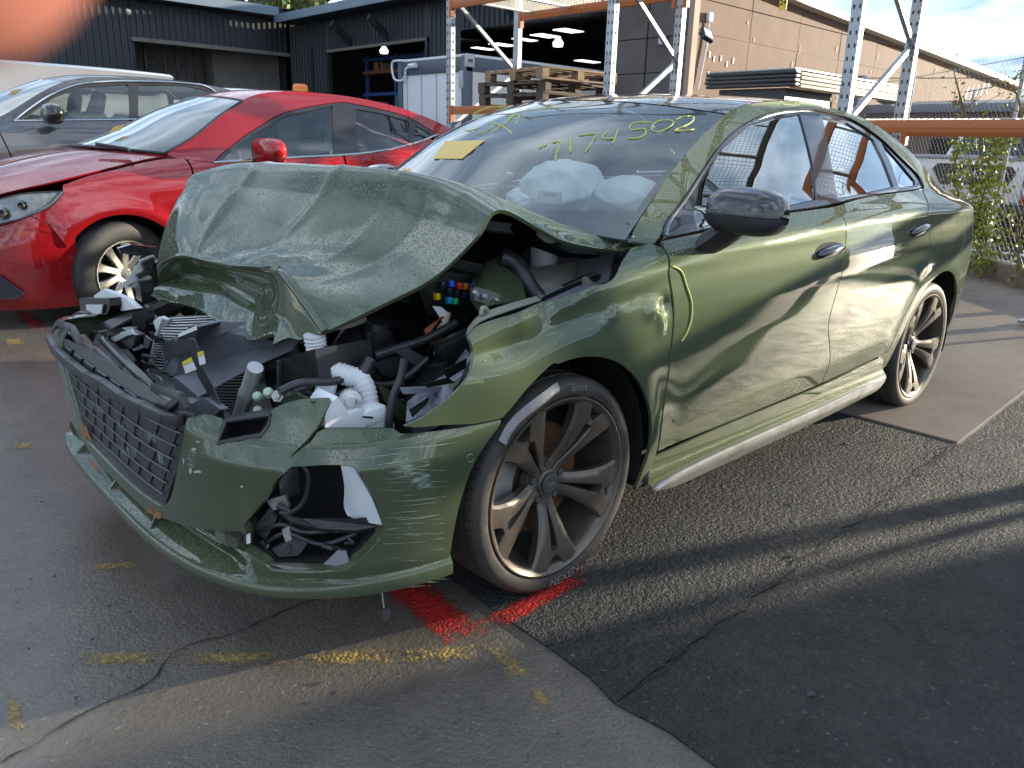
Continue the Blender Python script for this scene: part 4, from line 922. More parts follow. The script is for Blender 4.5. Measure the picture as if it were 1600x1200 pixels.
m = MB(); m.lathe([(0,.0),(.13,.0),(.15,.03),(.15,.04)], U(470,600,'x',-.42), (-1,0,0), 24); m.build('cooling_fan', DARKB, car)
# looms, plugs and clips scattered through the bay
GR3 = [BLK, SATIN, DKGREY, GREYP, DARKB, DARKB, SATIN]
for k in range(46):
    px, py = rng.uniform(500, 735), 0; py = rng.uniform(max(505, 640-(px-470)*.62), 640-max(0, px-640)*.7); y = -.49+rng.normal(0, .04)+max(0, (600-py))*.0012
    if k % 3:
        q = [(px, py)]; 
        for _ in range(3): q.append((q[-1][0]+rng.uniform(-30, 34), q[-1][1]+rng.uniform(-22, 22)))
        hose('wiring_loom', q, 'y', y, rng.uniform(.003, .009), GR3[k % 7], n=7)
    else:
        p = U(px, py, 'y', y); m = MB(); s_ = rng.uniform(.008, .024, 3); M = Matrix.Translation(Vector(p)) @ Matrix.Rotation(rng.uniform(0, 3), 4, Vector(rng.normal(0, 1, 3))); m.box(-s_, s_, M, .003); o_ = m.build('connector', GR3[(k*5) % 7], car); m = MB(); m.tube([p, p+rng.normal(0, .05, 3)], .005, 6); m.build('connector_lead', BLK, o_)
for k in range(26):
    px, py = rng.uniform(130, 250), rng.uniform(505, 640); 
    if py > 520+(px-90)*.75: continue
    x = -.70+rng.normal(0, .025); q = [(px, py), (px+rng.uniform(-14, 26), py+rng.uniform(-14, 14)), (px+rng.uniform(0, 30), py+rng.uniform(-10, 22)), (px+rng.uniform(-8, 8), py+rng.uniform(6, 18))]
    plate('plastic_shard', q, 'x', [x+rng.normal(0, .02) for _ in q], [DARKB, GREYP, BLK, DKGREY, PALE][k % 5], .005)
for k in range(16):
    px, py = rng.uniform(400, 575), rng.uniform(815, 888); q = [(px, py), (px+rng.uniform(-24, 24), py+rng.uniform(-8, 8)), (px+rng.uniform(-30, 30), py+rng.uniform(-14, 10))]; P_ = [ctr(a, b, -.055+rng.normal(0, .012)) for a, b in q if 392 < a < 592]
    if len(P_) > 2: m = MB(); m.tube(cr(np.array(P_), 5), rng.uniform(.002, .007), 6); m.build('torn_loom', GR3[k % 7], car)
# sensor lead that hangs from the bumper
lead = hose('hanging_sensor_lead', [(588,846),(594,862),(596,900),(597,925),(600,950)], 'y', [-.70,-.73,-.73,-.73,-.73], .0022, pbr('grey_lead', (.35,.34,.30), .6), n=6)
p = U(601,959,'y',-.73); m = MB(); m.box(p-[.011,.008,.017], p+[.011,.008,.017], None, .002); m.build('sensor_plug', DKGREY, car)
# ------------------------------------------------------------------ cabin seen through the glass
CLOTH = pbr('seat_black', (.02,.02,.022), .8); BAG = pbr('airbag_cloth', (.90,.90,.88), .75, var=.04, vscale=6)
dash = bic(np.array([[(.46,y,.93-.05*(y/.72)**4) for y in (-.72,-.35,0,.35,.72)], [(.62,y,.975-.03*(y/.72)**4) for y in (-.72,-.35,0,.35,.72)], [(.86,y,.965-.03*(y/.72)**4) for y in (-.71,-.35,0,.35,.71)], [(.92,y,.90) for y in (-.70,-.35,0,.35,.70)], [(.86,y,.62) for y in (-.68,-.35,0,.35,.68)]]), 24, 24)
sheet('dashboard', dash, BLK, car, th=.01, flip=True)
def seat(x, y):
    P = [(-.06,.30,.46),(.42,.32,.50),(.52,.62,.52),(.66,1.05,.42)]
    st = MB(); st.box((x-.05,y-.25,.30),(x+.45,y+.25,.50), None, .05); st.build('seat_cushion', CLOTH, car)
    m = MB(); M = Matrix.Translation((x+.48,y,.48)) @ Matrix.Rotation(math.radians(16), 4, 'Y'); m.box((-.06,-.25,0),(.07,.25,.58), M, .05); b = m.build('seat_back', CLOTH, car)
    m = MB(); M = Matrix.Translation((x+.66,y,1.10)) @ Matrix.Rotation(math.radians(10), 4, 'Y'); m.box((-.05,-.13,0),(.05,.13,.19), M, .045); m.build('headrest', CLOTH, car)
seat(.95,-.37); seat(.95,.37); 
m = MB(); m.box((2.0,-.6,.48),(2.2,.6,1.05), None, .06); m.build('rear_bench', CLOTH, car)
an = np.linspace(0, 2*math.pi, 41); c = np.array([.93,.37,.93]); m = MB()
m.tube(np.stack([c[0]+.07*np.sin(an), c[1]+.185*np.cos(an), c[2]+.172*np.sin(an)], 1), .014, 10, cap=False); m.bar(c+[0,-.18,0], c+[0,.18,0], .03, .05); m.build('steering_wheel', BLK, car)
def bag(name, c, r, seed, sc):
    bm = bmesh.new(); bmesh.ops.create_icosphere(bm, subdivisions=5, radius=1.0); g = np.random.default_rng(seed); K = g.normal(0, 2.2, (14, 3)); ph = g.uniform(0, 6, 14)
    V = np.array([v.co[:] for v in bm.verts]); d = np.zeros(len(V))
    for k, p in zip(K, ph): d += .030*(1-np.abs(np.sin(.9*(V@k)+p)))**2.5
    V2 = V*(1+d[:, None]-.05)*np.array(sc)*r; lo = V2[:, 2] < -.45*r*sc[2]; V2[lo, 2] = -.45*r*sc[2]+(V2[lo, 2]+.45*r*sc[2])*.25
    F = [[v.index for v in f.verts] for f in bm.faces]; bm.free(); return mk(name, V2+np.array(c), F, BAG, car)
b1 = U(880,292,'x',.74); bag('airbag', b1+[.02,.02,-.025], .155, 3, (.8,1.25,.78)); b2 = U(975,308,'x',.74); bag('airbag', b2+[.03,.0,-.01], .125, 5, (.9,1.15,.66))
b3 = U(828,306,'x',.70); bag('airbag', b3+[.03,.0,-.02], .12, 8, (.9,1.0,.5))
c = U(882,196,'x',.86)
m = MB(); m.box(c-[.03,.12,.035], c+[.01,.12,.035], None, .014); m.build('rear_view_mirror', BLK, car)
curt = bic(np.array([[(x,-.60+.02*math.sin(9*x),z) for x in (1.2,1.5,1.8,2.1)] for z in (1.36,1.3,1.22)]), 10, 40)
# wiper, scuttle strip
m = MB(); P = pl([(925,338),(968,350),(985,352)], 'y', [-.55,-.68,-.72]); m.tube(P, .009, 8); m.build('wiper_arm', BLK, car)
# papers and crayon marks on the windscreen; U hits the glass by searching the sheet
def on_glass(px, py, lift=.002):
    d = ray(px, py); V = wsA.reshape(-1, 3); t = (V-CAM)@d/(d@d); D = np.linalg.norm(V-CAM-t[:, None]*d, axis=1); k = np.argsort(D)[:4]; w = 1/(D[k]+1e-4); w /= w.sum()
    return CAM+d*((t[k]*w).sum()-lift)
CRAY = pbr('yellow_green_crayon', (.48,.50,.13), .7)
def stroke(pts, w=.0030, lift=.003, parent=None, mat=None):
    P = np.array([on_glass(px, py, lift) for px, py in resample(cr(np.array(pts, float), 6), 5)]); m = MB(); m.tube(P, w, 6); return m.build('crayon_digit', mat or CRAY, parent)
ws_o = bpy.data.objects['windscreen']
for s_ in ([(843,231),(860,224),(876,222),(870,238),(868,251)], [(892,214),(891,238)], [(903,212),(928,209),(932,211),(922,226),(914,238)], [(950,205),(940,216),(962,216)], [(966,203),(958,224)],
           [(1018,191),(990,192),(984,203),(1006,201),(1009,209),(996,216),(982,216)], [(1040,187),(1024,191),(1018,202),(1028,206),(1046,199),(1053,190),(1040,187)], [(1056,188),(1068,182),(1084,183),(1078,193),(1054,204),(1080,203),(1084,202)],
           [(765,208),(785,196),(806,178)], [(764,190),(790,200),(800,209)], [(745,210),(760,205),(772,195)], [(790,182),(800,180),(812,181),(805,195)], [(740,178),(752,172),(764,168),(790,167)], [(840,172),(855,168),(868,163)], [(720,200),(732,205),(748,200)]):
    stroke(s_, parent=ws_o)
def paper(name, pts, mat, label, lift=.013):
    q = np.array(pts, float); A = np.array([[on_glass(*((q[0]*(1-s)+q[1]*s)*(1-t)+(q[3]*(1-s)+q[2]*s)*t), .007) for s in np.linspace(0, 1, 9)] for t in np.linspace(0, 1, 7)]); return tagp(sheet(name, A, mat, None, th=.0006), label, 'paper')
PAPER = pbr('yellow_paper', (.72,.50,.16), .7, var=.05); WPAP = pbr('white_paper', (.7,.72,.72), .7); PINKP = pbr('pink_print', (.6,.35,.38), .7)
LIFT = .012
paper('paper_note', [(696,221),(758,219),(722,248),(677,248)], PAPER, 'yellow paper note behind the wrecked green car windscreen')
for k in range(6):
    a = [(692-3*k, 226+3.5*k), (744-5.5*k, 225+3.5*k)]; P = [on_glass(*q, -.002) for q in a]; 
paper('paper_note', [(628,264),(640,263),(643,268),(634,270)], PAPER, 'small yellow paper scrap at the windscreen lower corner'); 
pp_ = [U(px, py, 'x', .60) for px, py in ((841,298),(878,300),(878,319),(838,316))]
m = MB(); m.poly_ext(pp_, [.0008, 0, .0002]); tk = tagp(m.build('parking_permit', WPAP, None, smooth=False), 'white printed permit card propped on the dashboard below the airbag', 'card')
V, F = text_mesh('PERMIT', .02); e1 = np.array(pp_[1])-np.array(pp_[0]); e1 /= np.linalg.norm(e1); e2 = np.array(pp_[3])-np.array(pp_[0]); e2 = e2-e1*(e2@e1); e2 /= np.linalg.norm(e2)
cc = np.mean(pp_, axis=0)-e2*.012; mk('permit_print', cc+V[:, :1]*(-e1)+V[:, 1:2]*e2-np.array([.0012, 0, 0]), F, LETD, tk, False)
# ------------------------------------------------------------------ door mirror
mc = U(1172,332,'y',-.975)
MIR = pbr('mirror_black', (.012,.012,.014), .2, coat=1)
def mirror_shell(z0, z1, mat, name, grow=0.0):
    A = []
    for t in np.linspace(0, 1, 22):                    # from the door outwards
        w = (1-(abs(t-.45)/.56)**3.2)**.45 if abs(t-.45) < .56 else .02; w = max(w, .03); row = []
        for a in np.linspace(0, math.pi, 15) if z0 >= 0 else np.linspace(math.pi, 2*math.pi, 15):
            ca, sa = math.cos(a), math.sin(a); x = np.sign(ca)*abs(ca)**.75*(.085 if ca < 0 else .055)*w; z = np.sign(sa)*abs(sa)**.8*(.072 if sa > 0 else .060)*w
            row.append(mc+[x+.03*(t-.4)+grow*0, .105-.215*t, z+(.004 if z0 >= 0 else -.004)-.008*t])
        A.append(row)
    A = np.array(A); return sheet(name, A, mat, mroot)
mroot = bpy.data.objects.new('door_mirror', None); COL.objects.link(mroot); mroot.parent = car; OFF[mroot.name] = OFF[car.name]
mirror_shell(0, 1, MIR, 'mirror_cap'); mirror_shell(-1, 0, BLK, 'mirror_housing')
m = MB(); m.tube([mc+[.03*(t-.4)+math.cos(a)*0-.083*max(.03, (1-(abs(t-.45)/.56)**3.2))**.45, .105-.215*t, -.008*t] for t, a in zip(np.linspace(.0, .98, 16), np.zeros(16))], .0042, 6); m.build('indicator_strip', DKGREY, mroot)
ft = np.array([[mc+[dx, dy, dz] for dx, dy, dz in r] for r in ([(-.075,.03,-.035),(0,.0,-.055),(.055,.03,-.04),(.0,.06,-.02)], [(-.085,.075,-.080),(-.01,.05,-.10),(.045,.07,-.085),(-.01,.095,-.04)], [(-.10,.125,-.120),(-.02,.105,-.135),(.04,.115,-.12),(-.02,.14,-.07)])])
ft = np.concatenate([ft, ft[:, :1]], 1); sheet('mirror_foot', bic(ft, 12, 20), BLK, mroot)
m = MB(); q = XZ([(1036,372),(1086,293),(1088,352),(1060,362)]); panel('mirror_corner', q, side(W_green, -1, -.002), BLKGLOSS, car, step=.03, orient=(0,-1,0))
# far mirror
A0 = OFF[car.name]
r2 = mroot.copy(); COL.objects.link(r2); r2.scale = (1, -1, 1)
for ch in list(mroot.children):
    q_ = ch.copy(); COL.objects.link(q_); q_.parent = r2
# yellow crayon stroke on the front door
P = np.array([US(px, py)+[0, -.002, 0] for px, py in resample(cr(np.array([(1050,416),(1064,424),(1072,447),(1080,473),(1079,500),(1072,520),(1064,533)], float), 6), 6)]); m = MB(); m.tube(P, .0028, 6); m.build('crayon_stroke', CRAY, fdoor)
# ------------------------------------------------------------------ ground
def gz(y): return .13*sstep(1.1, 2.9, y)+.09*sstep(4, 8, y)
def asphalt(name, c1, c2, stone, scale, rough, bump, wet_scale, wet_lo, wet_hi, spot=.5, dist=.006, pools=(), coat=0.0, spec=.5, wetr=.12):
    m, n, l, b = nt_mat(name); tc = n.new('ShaderNodeTexCoord')
    def noise(s, d=6, r=.6):
        t = n.new('ShaderNodeTexNoise'); t.inputs['Scale'].default_value = s; t.inputs['Detail'].default_value = d; t.inputs['Roughness'].default_value = r; l.new(tc.outputs['Object'], t.inputs['Vector']); return t
    def mix(f, a, c, mode='MIX'):
        x = n.new('ShaderNodeMixRGB'); x.blend_type = mode
        for i, v in ((0, f), (1, a), (2, c)):
            if hasattr(v, 'links'): l.new(v, x.inputs[i])
            elif isinstance(v, (int, float)): x.inputs[i].default_value = v
            else: x.inputs[i].default_value = (*v, 1)
        return x.outputs[0]
    def mr(src, a, b_, c=0.0, d=1.0):
        r = n.new('ShaderNodeMapRange'); r.inputs[1].default_value = a; r.inputs[2].default_value = b_; r.inputs[3].default_value = c; r.inputs[4].default_value = d; l.new(src, r.inputs[0]); return r.outputs[0]
    big = noise(.9); mid = noise(7.0, 8, .7)
    v = n.new('ShaderNodeTexVoronoi'); v.inputs['Scale'].default_value = scale; l.new(tc.outputs['Object'], v.inputs['Vector'])
    v2 = n.new('ShaderNodeTexVoronoi'); v2.inputs['Scale'].default_value = scale*.43; l.new(tc.outputs['Object'], v2.inputs['Vector'])
    sc = n.new('ShaderNodeSeparateColor'); l.new(v.outputs['Color'], sc.inputs[0])
    base = mix(mr(mid.outputs[0], .3, .7), c1, c2); base = mix(mr(big.outputs[0], .35, .65, 0, .55), base, tuple(x*.55 for x in c1))
    st = mix(mr(sc.outputs[0], .72, .80, 0, spot), base, stone); st = mix(mr(sc.outputs[1], .99, .995, 0, .22), st, (.30,.22,.15)); st = mix(mr(sc.outputs[2], .994, .996, 0, .25), st, (.35,.35,.36))
    l.new(st, b.inputs['Base Color'])
    w = noise(wet_scale, 5, .55); wet = mr(w.outputs[0], wet_lo, wet_hi)
    for (qx, qy, qr) in pools:                           # standing water
        vd = n.new('ShaderNodeVectorMath'); vd.operation = 'DISTANCE'; l.new(tc.outputs['Object'], vd.inputs[0]); vd.inputs[1].default_value = (qx, qy, 0)
        ad = n.new('ShaderNodeMath'); ad.operation = 'MULTIPLY_ADD'; l.new(mid.outputs[0], ad.inputs[0]); ad.inputs[1].default_value = qr*.9; l.new(vd.outputs['Value'], ad.inputs[2])
        pm = mr(ad.outputs[0], qr*1.25, qr*1.55, 1, 0); mx_ = n.new('ShaderNodeMath'); mx_.operation = 'MAXIMUM'; l.new(pm, mx_.inputs[0]); l.new(wet, mx_.inputs[1]); wet = mx_.outputs[0]
    rr = n.new('ShaderNodeMixRGB'); l.new(wet, rr.inputs[0]); rr.inputs[1].default_value = (rough,)*3+(1,); rr.inputs[2].default_value = (wetr,wetr,wetr,1)
    rn = mix(.35, rr.outputs[0], mr(mid.outputs[0], .3, .7, rough*.5, min(1, rough*1.3))); l.new(rn, b.inputs['Roughness'])
    h = n.new('ShaderNodeMath'); h.operation = 'MULTIPLY_ADD'; l.new(v.outputs['Distance'], h.inputs[0]); h.inputs[1].default_value = -.7
    h2 = n.new('ShaderNodeMath'); h2.operation = 'MULTIPLY_ADD'; l.new(v2.outputs['Distance'], h2.inputs[0]); h2.inputs[1].default_value = -.9; l.new(noise(scale*1.6, 3).outputs[0], h2.inputs[2]); l.new(h2.outputs[0], h.inputs[2])
    hh = n.new('ShaderNodeMath'); hh.operation = 'MULTIPLY'; l.new(h.outputs[0], hh.inputs[0]); l.new(mr(wet, 0, 1, 1.0, .35), hh.inputs[1])
    bp = n.new('ShaderNodeBump'); bp.inputs['Strength'].default_value = bump; bp.inputs['Distance'].default_value = dist; l.new(hh.outputs[0], bp.inputs['Height']); l.new(bp.outputs[0], b.inputs['Normal'])
    b.inputs['Specular IOR Level'].default_value = spec
    if coat: b.inputs['Coat Weight'].default_value = coat; b.inputs['Coat Roughness'].default_value = .10; l.new(bp.outputs[0], b.inputs['Coat Normal'])
    return m
OLD = asphalt('old_asphalt', (.155,.130,.105), (.092,.078,.064), (.20,.17,.145), 170, .40, .5, .75, .44, .62, .12, .006, ((-1.15,.55,.85), (-.55,1.9,.8), (-1.3,-.35,.35)))
NEW = asphalt('coarse_asphalt', (.068,.067,.067), (.040,.040,.041), (.10,.096,.09), 125, .52, 1.0, 1.1, .40, .75, .25, .013, (), 0.0, .09, .5)
CONC = asphalt('concrete', (.27,.225,.185), (.21,.175,.145), (.30,.26,.22), 160, .6, .10, .8, .62, .9, .25, .003, (), 0.0, .08, .6)
xs_ = np.r_[-60, -20, -8, np.linspace(-4, 12, 33), 25, 60, 160]; ys_ = np.r_[-60, -20, -8, np.linspace(-4, 10, 60), 25, 60, 160]
V = [(x, y, float(gz(y))) for x in xs_ for y in ys_]; ny = len(ys_)
mk('ground', V, grid_faces(len(xs_), ny, True), OLD, kind='structure')
def slab(name, pts, z, mat, sub=1):
    P = np.array([(x, y, z+float(gz(y))) for x, y in pts]); n = len(P); c = P.copy(); c[:, 2] -= .05
    V = np.vstack([P, c]); F = [tuple(range(n))]+[(i, i+n, (i+1) % n+n, (i+1) % n) for i in range(n)]
    o = mk(name, V, F, mat, smooth=False, kind='structure'); return o
def wob(a, b, n, amp):
    a = np.array(a, float); b = np.array(b, float); t = np.linspace(0, 1, n)[:, None]; d = b-a; nn = np.array([-d[1], d[0]])/np.linalg.norm(d); return a*(1-t)+b*t+nn*(rng.normal(0, amp, n)[:, None])
seam_l = wob((-.17,1.08), (-.33,-6), 60, .004)
joint = wob((-.25,-1.302), (2.22,-1.226), 40, .007)
slab('asphalt_lane', J([(2.21,1.08)], seam_l[:41 if 0 else 1], seam_l[(seam_l[:, 1] < 1.0) & (seam_l[:, 1] > -1.29)], joint), .006, NEW)
slab('asphalt_strip', J(joint[::-1]-[0, .005], seam_l[seam_l[:, 1] < -1.32], [(-.33,-40), (60,-40), (60,1.0), (9.6,1.0), (9.6,-.97), (2.26,-1.236)]), .005, NEW)
slab('concrete_apron', [(2.232,1.08),(2.232,-1.222),(3.42,-1.178),(6.2,-1.05),(9.5,-.95),(9.5,1.08)], .012, CONC)
# marks sprayed and painted on the ground: colour with ragged gaps
def spray(name, col, lo, hi, scale, rough=.5, amax=1.0):
    m, n, l, b = nt_mat(name); b.inputs['Base Color'].default_value = (*col, 1); b.inputs['Roughness'].default_value = rough
    tc = n.new('ShaderNodeTexCoord'); t = n.new('ShaderNodeTexNoise'); t.inputs['Scale'].default_value = scale; t.inputs['Detail'].default_value = 8; t.inputs['Roughness'].default_value = .75; l.new(tc.outputs['Object'], t.inputs['Vector'])
    at = n.new('ShaderNodeAttribute'); at.attribute_name = 'fade'
    ad = n.new('ShaderNodeMath'); ad.operation = 'ADD'; l.new(t.outputs[0], ad.inputs[0]); l.new(at.outputs['Fac'], ad.inputs[1])
    r = n.new('ShaderNodeMapRange'); r.inputs[1].default_value = lo; r.inputs[2].default_value = hi; l.new(ad.outputs[0], r.inputs[0]); r.inputs[4].default_value = amax; l.new(r.outputs[0], b.inputs['Alpha'])
    v = n.new('ShaderNodeTexVoronoi'); v.inputs['Scale'].default_value = 105; l.new(tc.outputs['Object'], v.inputs['Vector']); bp = n.new('ShaderNodeBump'); bp.inputs['Strength'].default_value = .7; bp.inputs['Distance'].default_value = .008; bp.invert = True; l.new(v.outputs['Distance'], bp.inputs['Height']); l.new(bp.outputs[0], b.inputs['Normal'])
    return m
REDP = spray('red_spray', (.42,.010,.008), .32, .62, 40, .6); YELP = spray('faded_yellow', (.34,.235,.07), .52, .72, 46, .6, .8)
def ground_mark(name, q, z, mat, n=24, soft=.4):
    """four pixel corners laid on the ground as a fine grid with a fade towards its rim"""
    q = [UG(px, py, z)[:2] for px, py in q]; A = []; fd = []
    for t in np.linspace(0, 1, n):
        for s in np.linspace(0, 1, n):
            p = (q[0]*(1-s)+q[1]*s)*(1-t)+(q[3]*(1-s)+q[2]*s)*t; A.append((p[0], p[1], z+float(gz(p[1])))); e = min(t, 1-t, s, 1-s)/soft; fd.append(min(1, e)*.42-.24)
    o = mk(name, A, grid_faces(n, n), mat, smooth=False, kind='structure'); at = o.data.attributes.new('fade', 'FLOAT', 'POINT'); at.data.foreach_set('value', fd); return o
ground_mark('red_paint_mark', [(560,900),(660,892),(775,992),(703,1020)], .002, REDP); ground_mark('red_paint_mark', [(735,972),(770,993),(930,905),(915,880)], .0085, REDP)
ground_mark('red_paint_mark', [(15,512),(45,512),(85,545),(55,552)], .004, REDP)
for q in ([(60,1008),(330,1006),(330,1048),(60,1052)], [(200,1010),(520,1004),(520,1048),(200,1050)], [(400,1012),(680,996),(690,1046),(400,1056)], [(560,1010),(800,990),(800,1042),(560,1048)], [(725,985),(785,985),(870,1080),(800,1090)], [(800,1055),(850,1060),(890,1125),(845,1125)],
          [(90,878),(270,868),(270,890),(90,900)], [(0,1050),(40,1080),(60,1180),(0,1160)], [(0,692),(70,684),(80,702),(0,712)], [(0,560),(50,556),(60,575),(0,580)]):
    ground_mark('yellow_line', q, .0025, YELP)
CRK = pbr('crack_dark', (.010,.009,.008), .7)
def crack(pts, w, z=.003):
    P = np.array([UG(px, py, z) for px, py in pts]); P = resample(cr(P, 5), .025); n = len(P); d = np.gradient(P, axis=0); nn = np.stack([-d[:, 1], d[:, 0], 0*d[:, 0]], 1); nn /= np.linalg.norm(nn, axis=1)[:, None]+1e-9
    P = P+nn*rng.normal(0, w*.9, n)[:, None]; ww = w*(.4+rng.random(n)*1.1)[:, None]; V = np.vstack([P-nn*ww, P+nn*ww]); mk('crack', V, [(i, i+1, n+i+1, n+i) for i in range(n-1)], CRK, smooth=False, kind='structure')
crack([(0,1190),(50,1165),(100,1130),(160,1100),(235,1065),(260,1030),(300,1005),(330,998),(365,990),(420,965),(480,940),(560,920)], .0022)
P = np.c_[joint[:, 0], joint[:, 1]-.003, np.full(len(joint), .0115)]; P = resample(P, .02); ww = .0012+.004*rng.random(len(P))**2; n = len(P); mk('crack', np.vstack([P-np.c_[0*ww, ww, 0*ww], P+np.c_[0*ww, ww, 0*ww]]), [(i, i+1, n+i+1, n+i) for i in range(n-1)], CRK, smooth=False, kind='structure')
crack([(980,1080),(1010,1060),(1040,1045),(1075,1010)], .004, .0085); crack([(1380,965),(1400,975),(1410,990)], .003, .0085)
# chips of plastic and gravel left on the ground
m = MB()
for k in range(260):
    px = rng.uniform(20, 1580); py = rng.uniform(720, 1190); p = UG(px, py, .008); s_ = rng.uniform(.002, .006)
    if p[0] > -.2 and rng.random() < .5: continue
    a = rng.uniform(0, 6.28, 3)+np.array([0, 2.1, 4.2]); m.add([p+[s_*math.cos(t)*1.3, s_*math.sin(t), 0] for t in a]+[p+[0, 0, s_]], [(0, 1, 3), (1, 2, 3), (2, 0, 3), (0, 2, 1)])
m.build('gravel_chips', pbr('grit', (.09,.085,.08), .8, col2=(.03,.03,.03), vscale=30), kind='stuff', smooth=False)
for k, (px, py, s_) in enumerate(((1322,692,.018), (1236,869,.012), (1267,1085,.014), (537,1055,.010), (520,1085,.008), (1245,785,.01))):
    p = UG(px, py, .008); m = MB(); g = rng.normal(0, 1, (8, 3)); g /= np.linalg.norm(g, axis=1)[:, None]; bm = bmesh.new(); [bm.verts.new(v*s_*[1.2, .9, .6]) for v in g]; bmesh.ops.convex_hull(bm, input=bm.verts[:]); bm.verts.index_update()
    m.add([np.array(v.co)+p+[0, 0, s_*.35] for v in bm.verts], [[v.index for v in f.verts] for f in bm.faces]); bm.free(); o = m.build('plastic_fragment', BLK, smooth=False)
    tagp(o, ['black plastic fragment on the asphalt below the wreck rear door','black fragment on the asphalt seam beside the pale patch','ragged black fragment lying in the small puddle','black fragment on the yellow line left of the red paint','tiny black fragment just below the yellow line','black chip on the asphalt seam right of the front wheel'][k], 'debris', 'black fragments on the asphalt')
# ------------------------------------------------------------------ the other cars
def make_W(hw, xs, zv, x_f, x_r, tb=1.0, fw=.30):
    zt_ = _smooth(np.interp(_ZX, xs, zv), 14); k = hw/.902
    def Wf(x, z):
        x = np.asarray(x, float); z = np.asarray(z, float); t = z-np.interp(x, _ZX, zt_)
        w = np.interp(t, from_t, _PS); up = sstep(0, .10, t); w = w-(1-tb)*0
        w = w-up*(.07*sstep(.9, .2, x)+.16*sstep(x_r-1.5, x_r-.3, x))
        w = w-fw*sstep(x_f+.65, x_f-.02, x)**2-.28*sstep(x_r-.5, x_r, x)**2
        r = np.hypot(x-.05, z-.40); w = w+.012*np.exp(-((r-.40)/.05)**2)
        return w*k
    return Wf
def side_y(Wf, y0, sg, ins=0.0): return lambda P: np.stack([P[:, 0], y0+sg*(Wf(P[:, 0], P[:, 1])-ins), P[:, 1]], 1)
RED = paint('red_paint', (.24,.006,.010), (.40,.012,.016)); RED.node_tree.nodes['Principled BSDF'].inputs['Metallic'].default_value = .45
GREY = paint('grey_paint', (.075,.076,.085), (.11,.11,.12)); GREY.node_tree.nodes['Principled BSDF'].inputs['Metallic'].default_value = .6
CHROME = pbr('chrome', (.62,.62,.62), .12, 1.0); LAMP = glass('lamp_glass', (.90,.92,.94), 1.2)
CARGL = glass('car_glass', (.86,.93,.90), 1.6)
y0r = 3.73
W_red = make_W(.895, [-1,-.7,-.4,0,.5,1.3,2.3,3.0,4], [.74,.82,.90,.985,1.04,1.10,1.19,1.20,1.1], -.80, 3.55)
red = thing('parked_car', (1.3, y0r, .09), 'red sedan with black mirror glass and rain drops on its bonnet beside the wreck', 'car')
red['label'] = 'shiny red sedan with silver wheels parked beside the wrecked green car'
RX = lambda pts: XZ(pts, W_red, y0r)
r_arch = arc(.05,.41,.365,-12,192,36)
r_belt = cr(RX([(333,254),(420,248),(562,240),(640,226),(684,210)]), 5); r_wt = cr(RX([(333,254),(362,228),(391,206),(450,174),(526,160),(551,162),(600,172),(640,184),(684,210)]), 5)
r_rail = np.array([(.40,1.13),(.55,1.20),(.75,1.335),(.95,1.455),(1.15,1.53),(1.4,1.56),(1.7,1.56),(2.0,1.535),(2.3,1.485),(2.6,1.41),(2.85,1.32),(3.05,1.28)])
fl0 = np.vstack([[(.44,1.125)], RX([(300,247),(263,248),(225,254),(189,263),(135,276),(97,290)])])
for sg in (-1, 1):
    sf = side_y(W_red, y0r, sg); o3 = (0, sg, .1)
    fen = J(cr(fl0, 3), RX([(99,300),(85,318),(52,336),(75,347)]), r_arch[::-1][6:30] if 0 else arc(.05,.41,.365,150,-12,30), [(.50,.28),(.50,.6),(.50,1.085),(.47,1.125)])
    panel('front_fender', fen, sf, RED, red, step=.03, orient=o3)
    panel('front_door', inset(J([(.51,1.09),(.505,.6),(.52,.30),(1.62,.30),(1.66,.7),(1.60,1.13)], np.array([r_belt[i] for i in range(len(r_belt)) if .55 < r_belt[i][0] < 1.58])[::-1]), .003), sf, RED, red, step=.035, orient=o3)
    panel('rear_door', inset(J([(1.61,1.13),(1.67,.7),(1.63,.30),(2.25,.33),(2.45,.75),(2.52,1.0),(2.50,1.22)], np.array([r_belt[i] for i in range(len(r_belt)) if 1.62 < r_belt[i][0] < 2.48])[::-1]), .003), sf, RED, red, step=.035, orient=o3)
    qp = J(cr(r_rail, 4), [(3.3,1.22),(3.5,1.15),(3.55,.9),(3.5,.5),(3.3,.3),(3.12,.28)], arc(2.75,.41,.365,-20,185,30), [(2.36,.33),(2.46,.75),(2.53,1.0),(2.51,1.22)], r_wt[::-1], [(.45,1.10)])
    panel('body_side', inset(qp, .002), sf, RED, red, step=.035, orient=o3)
    gA = cr(RX([(345,250),(395,209),(452,180),(520,165),(524,243),(440,250)]), 1); gB = cr(RX([(556,170),(600,178),(640,190),(645,229),(563,238)]), 1); gC = cr(RX([(649,196),(676,210),(652,226)]), 1)
    panel('window_trim', inset(J(r_wt, r_belt[::-1][1:-1]), .004), side_y(W_red, y0r, sg, .005), BLK, red, holes=[gA, gB, gC], step=.04, orient=o3)
    for nm, g in (('front_window', gA), ('rear_window_pane', gB), ('quarter_window', gC)): panel(nm, g, side_y(W_red, y0r, sg, .013), CARGL, red, step=.06, lip=0, orient=o3)
    m = MB(); q = r_belt; m.tube(np.stack([q[:, 0], y0r+sg*(W_red(q[:, 0], q[:, 1])+.003), q[:, 1]], 1), .009, 6); m.build('belt_moulding', CHROME, red)
    panel('sill_panel', np.array([(.46,.29),(2.3,.29),(2.3,.20),(.46,.20)]), side_y(W_red, y0r, sg, .02), RED, red, step=.06, orient=o3)
    for cx in (.05, 2.75):
        m = MB(); m.lathe([(.375,0),(.375,.28),(.12,.29)], (cx, y0r+sg*.84, .41), (0, -sg, 0), 24, math.radians(-15), math.radians(195)); m.build('wheel_arch_liner', UNDER, red)
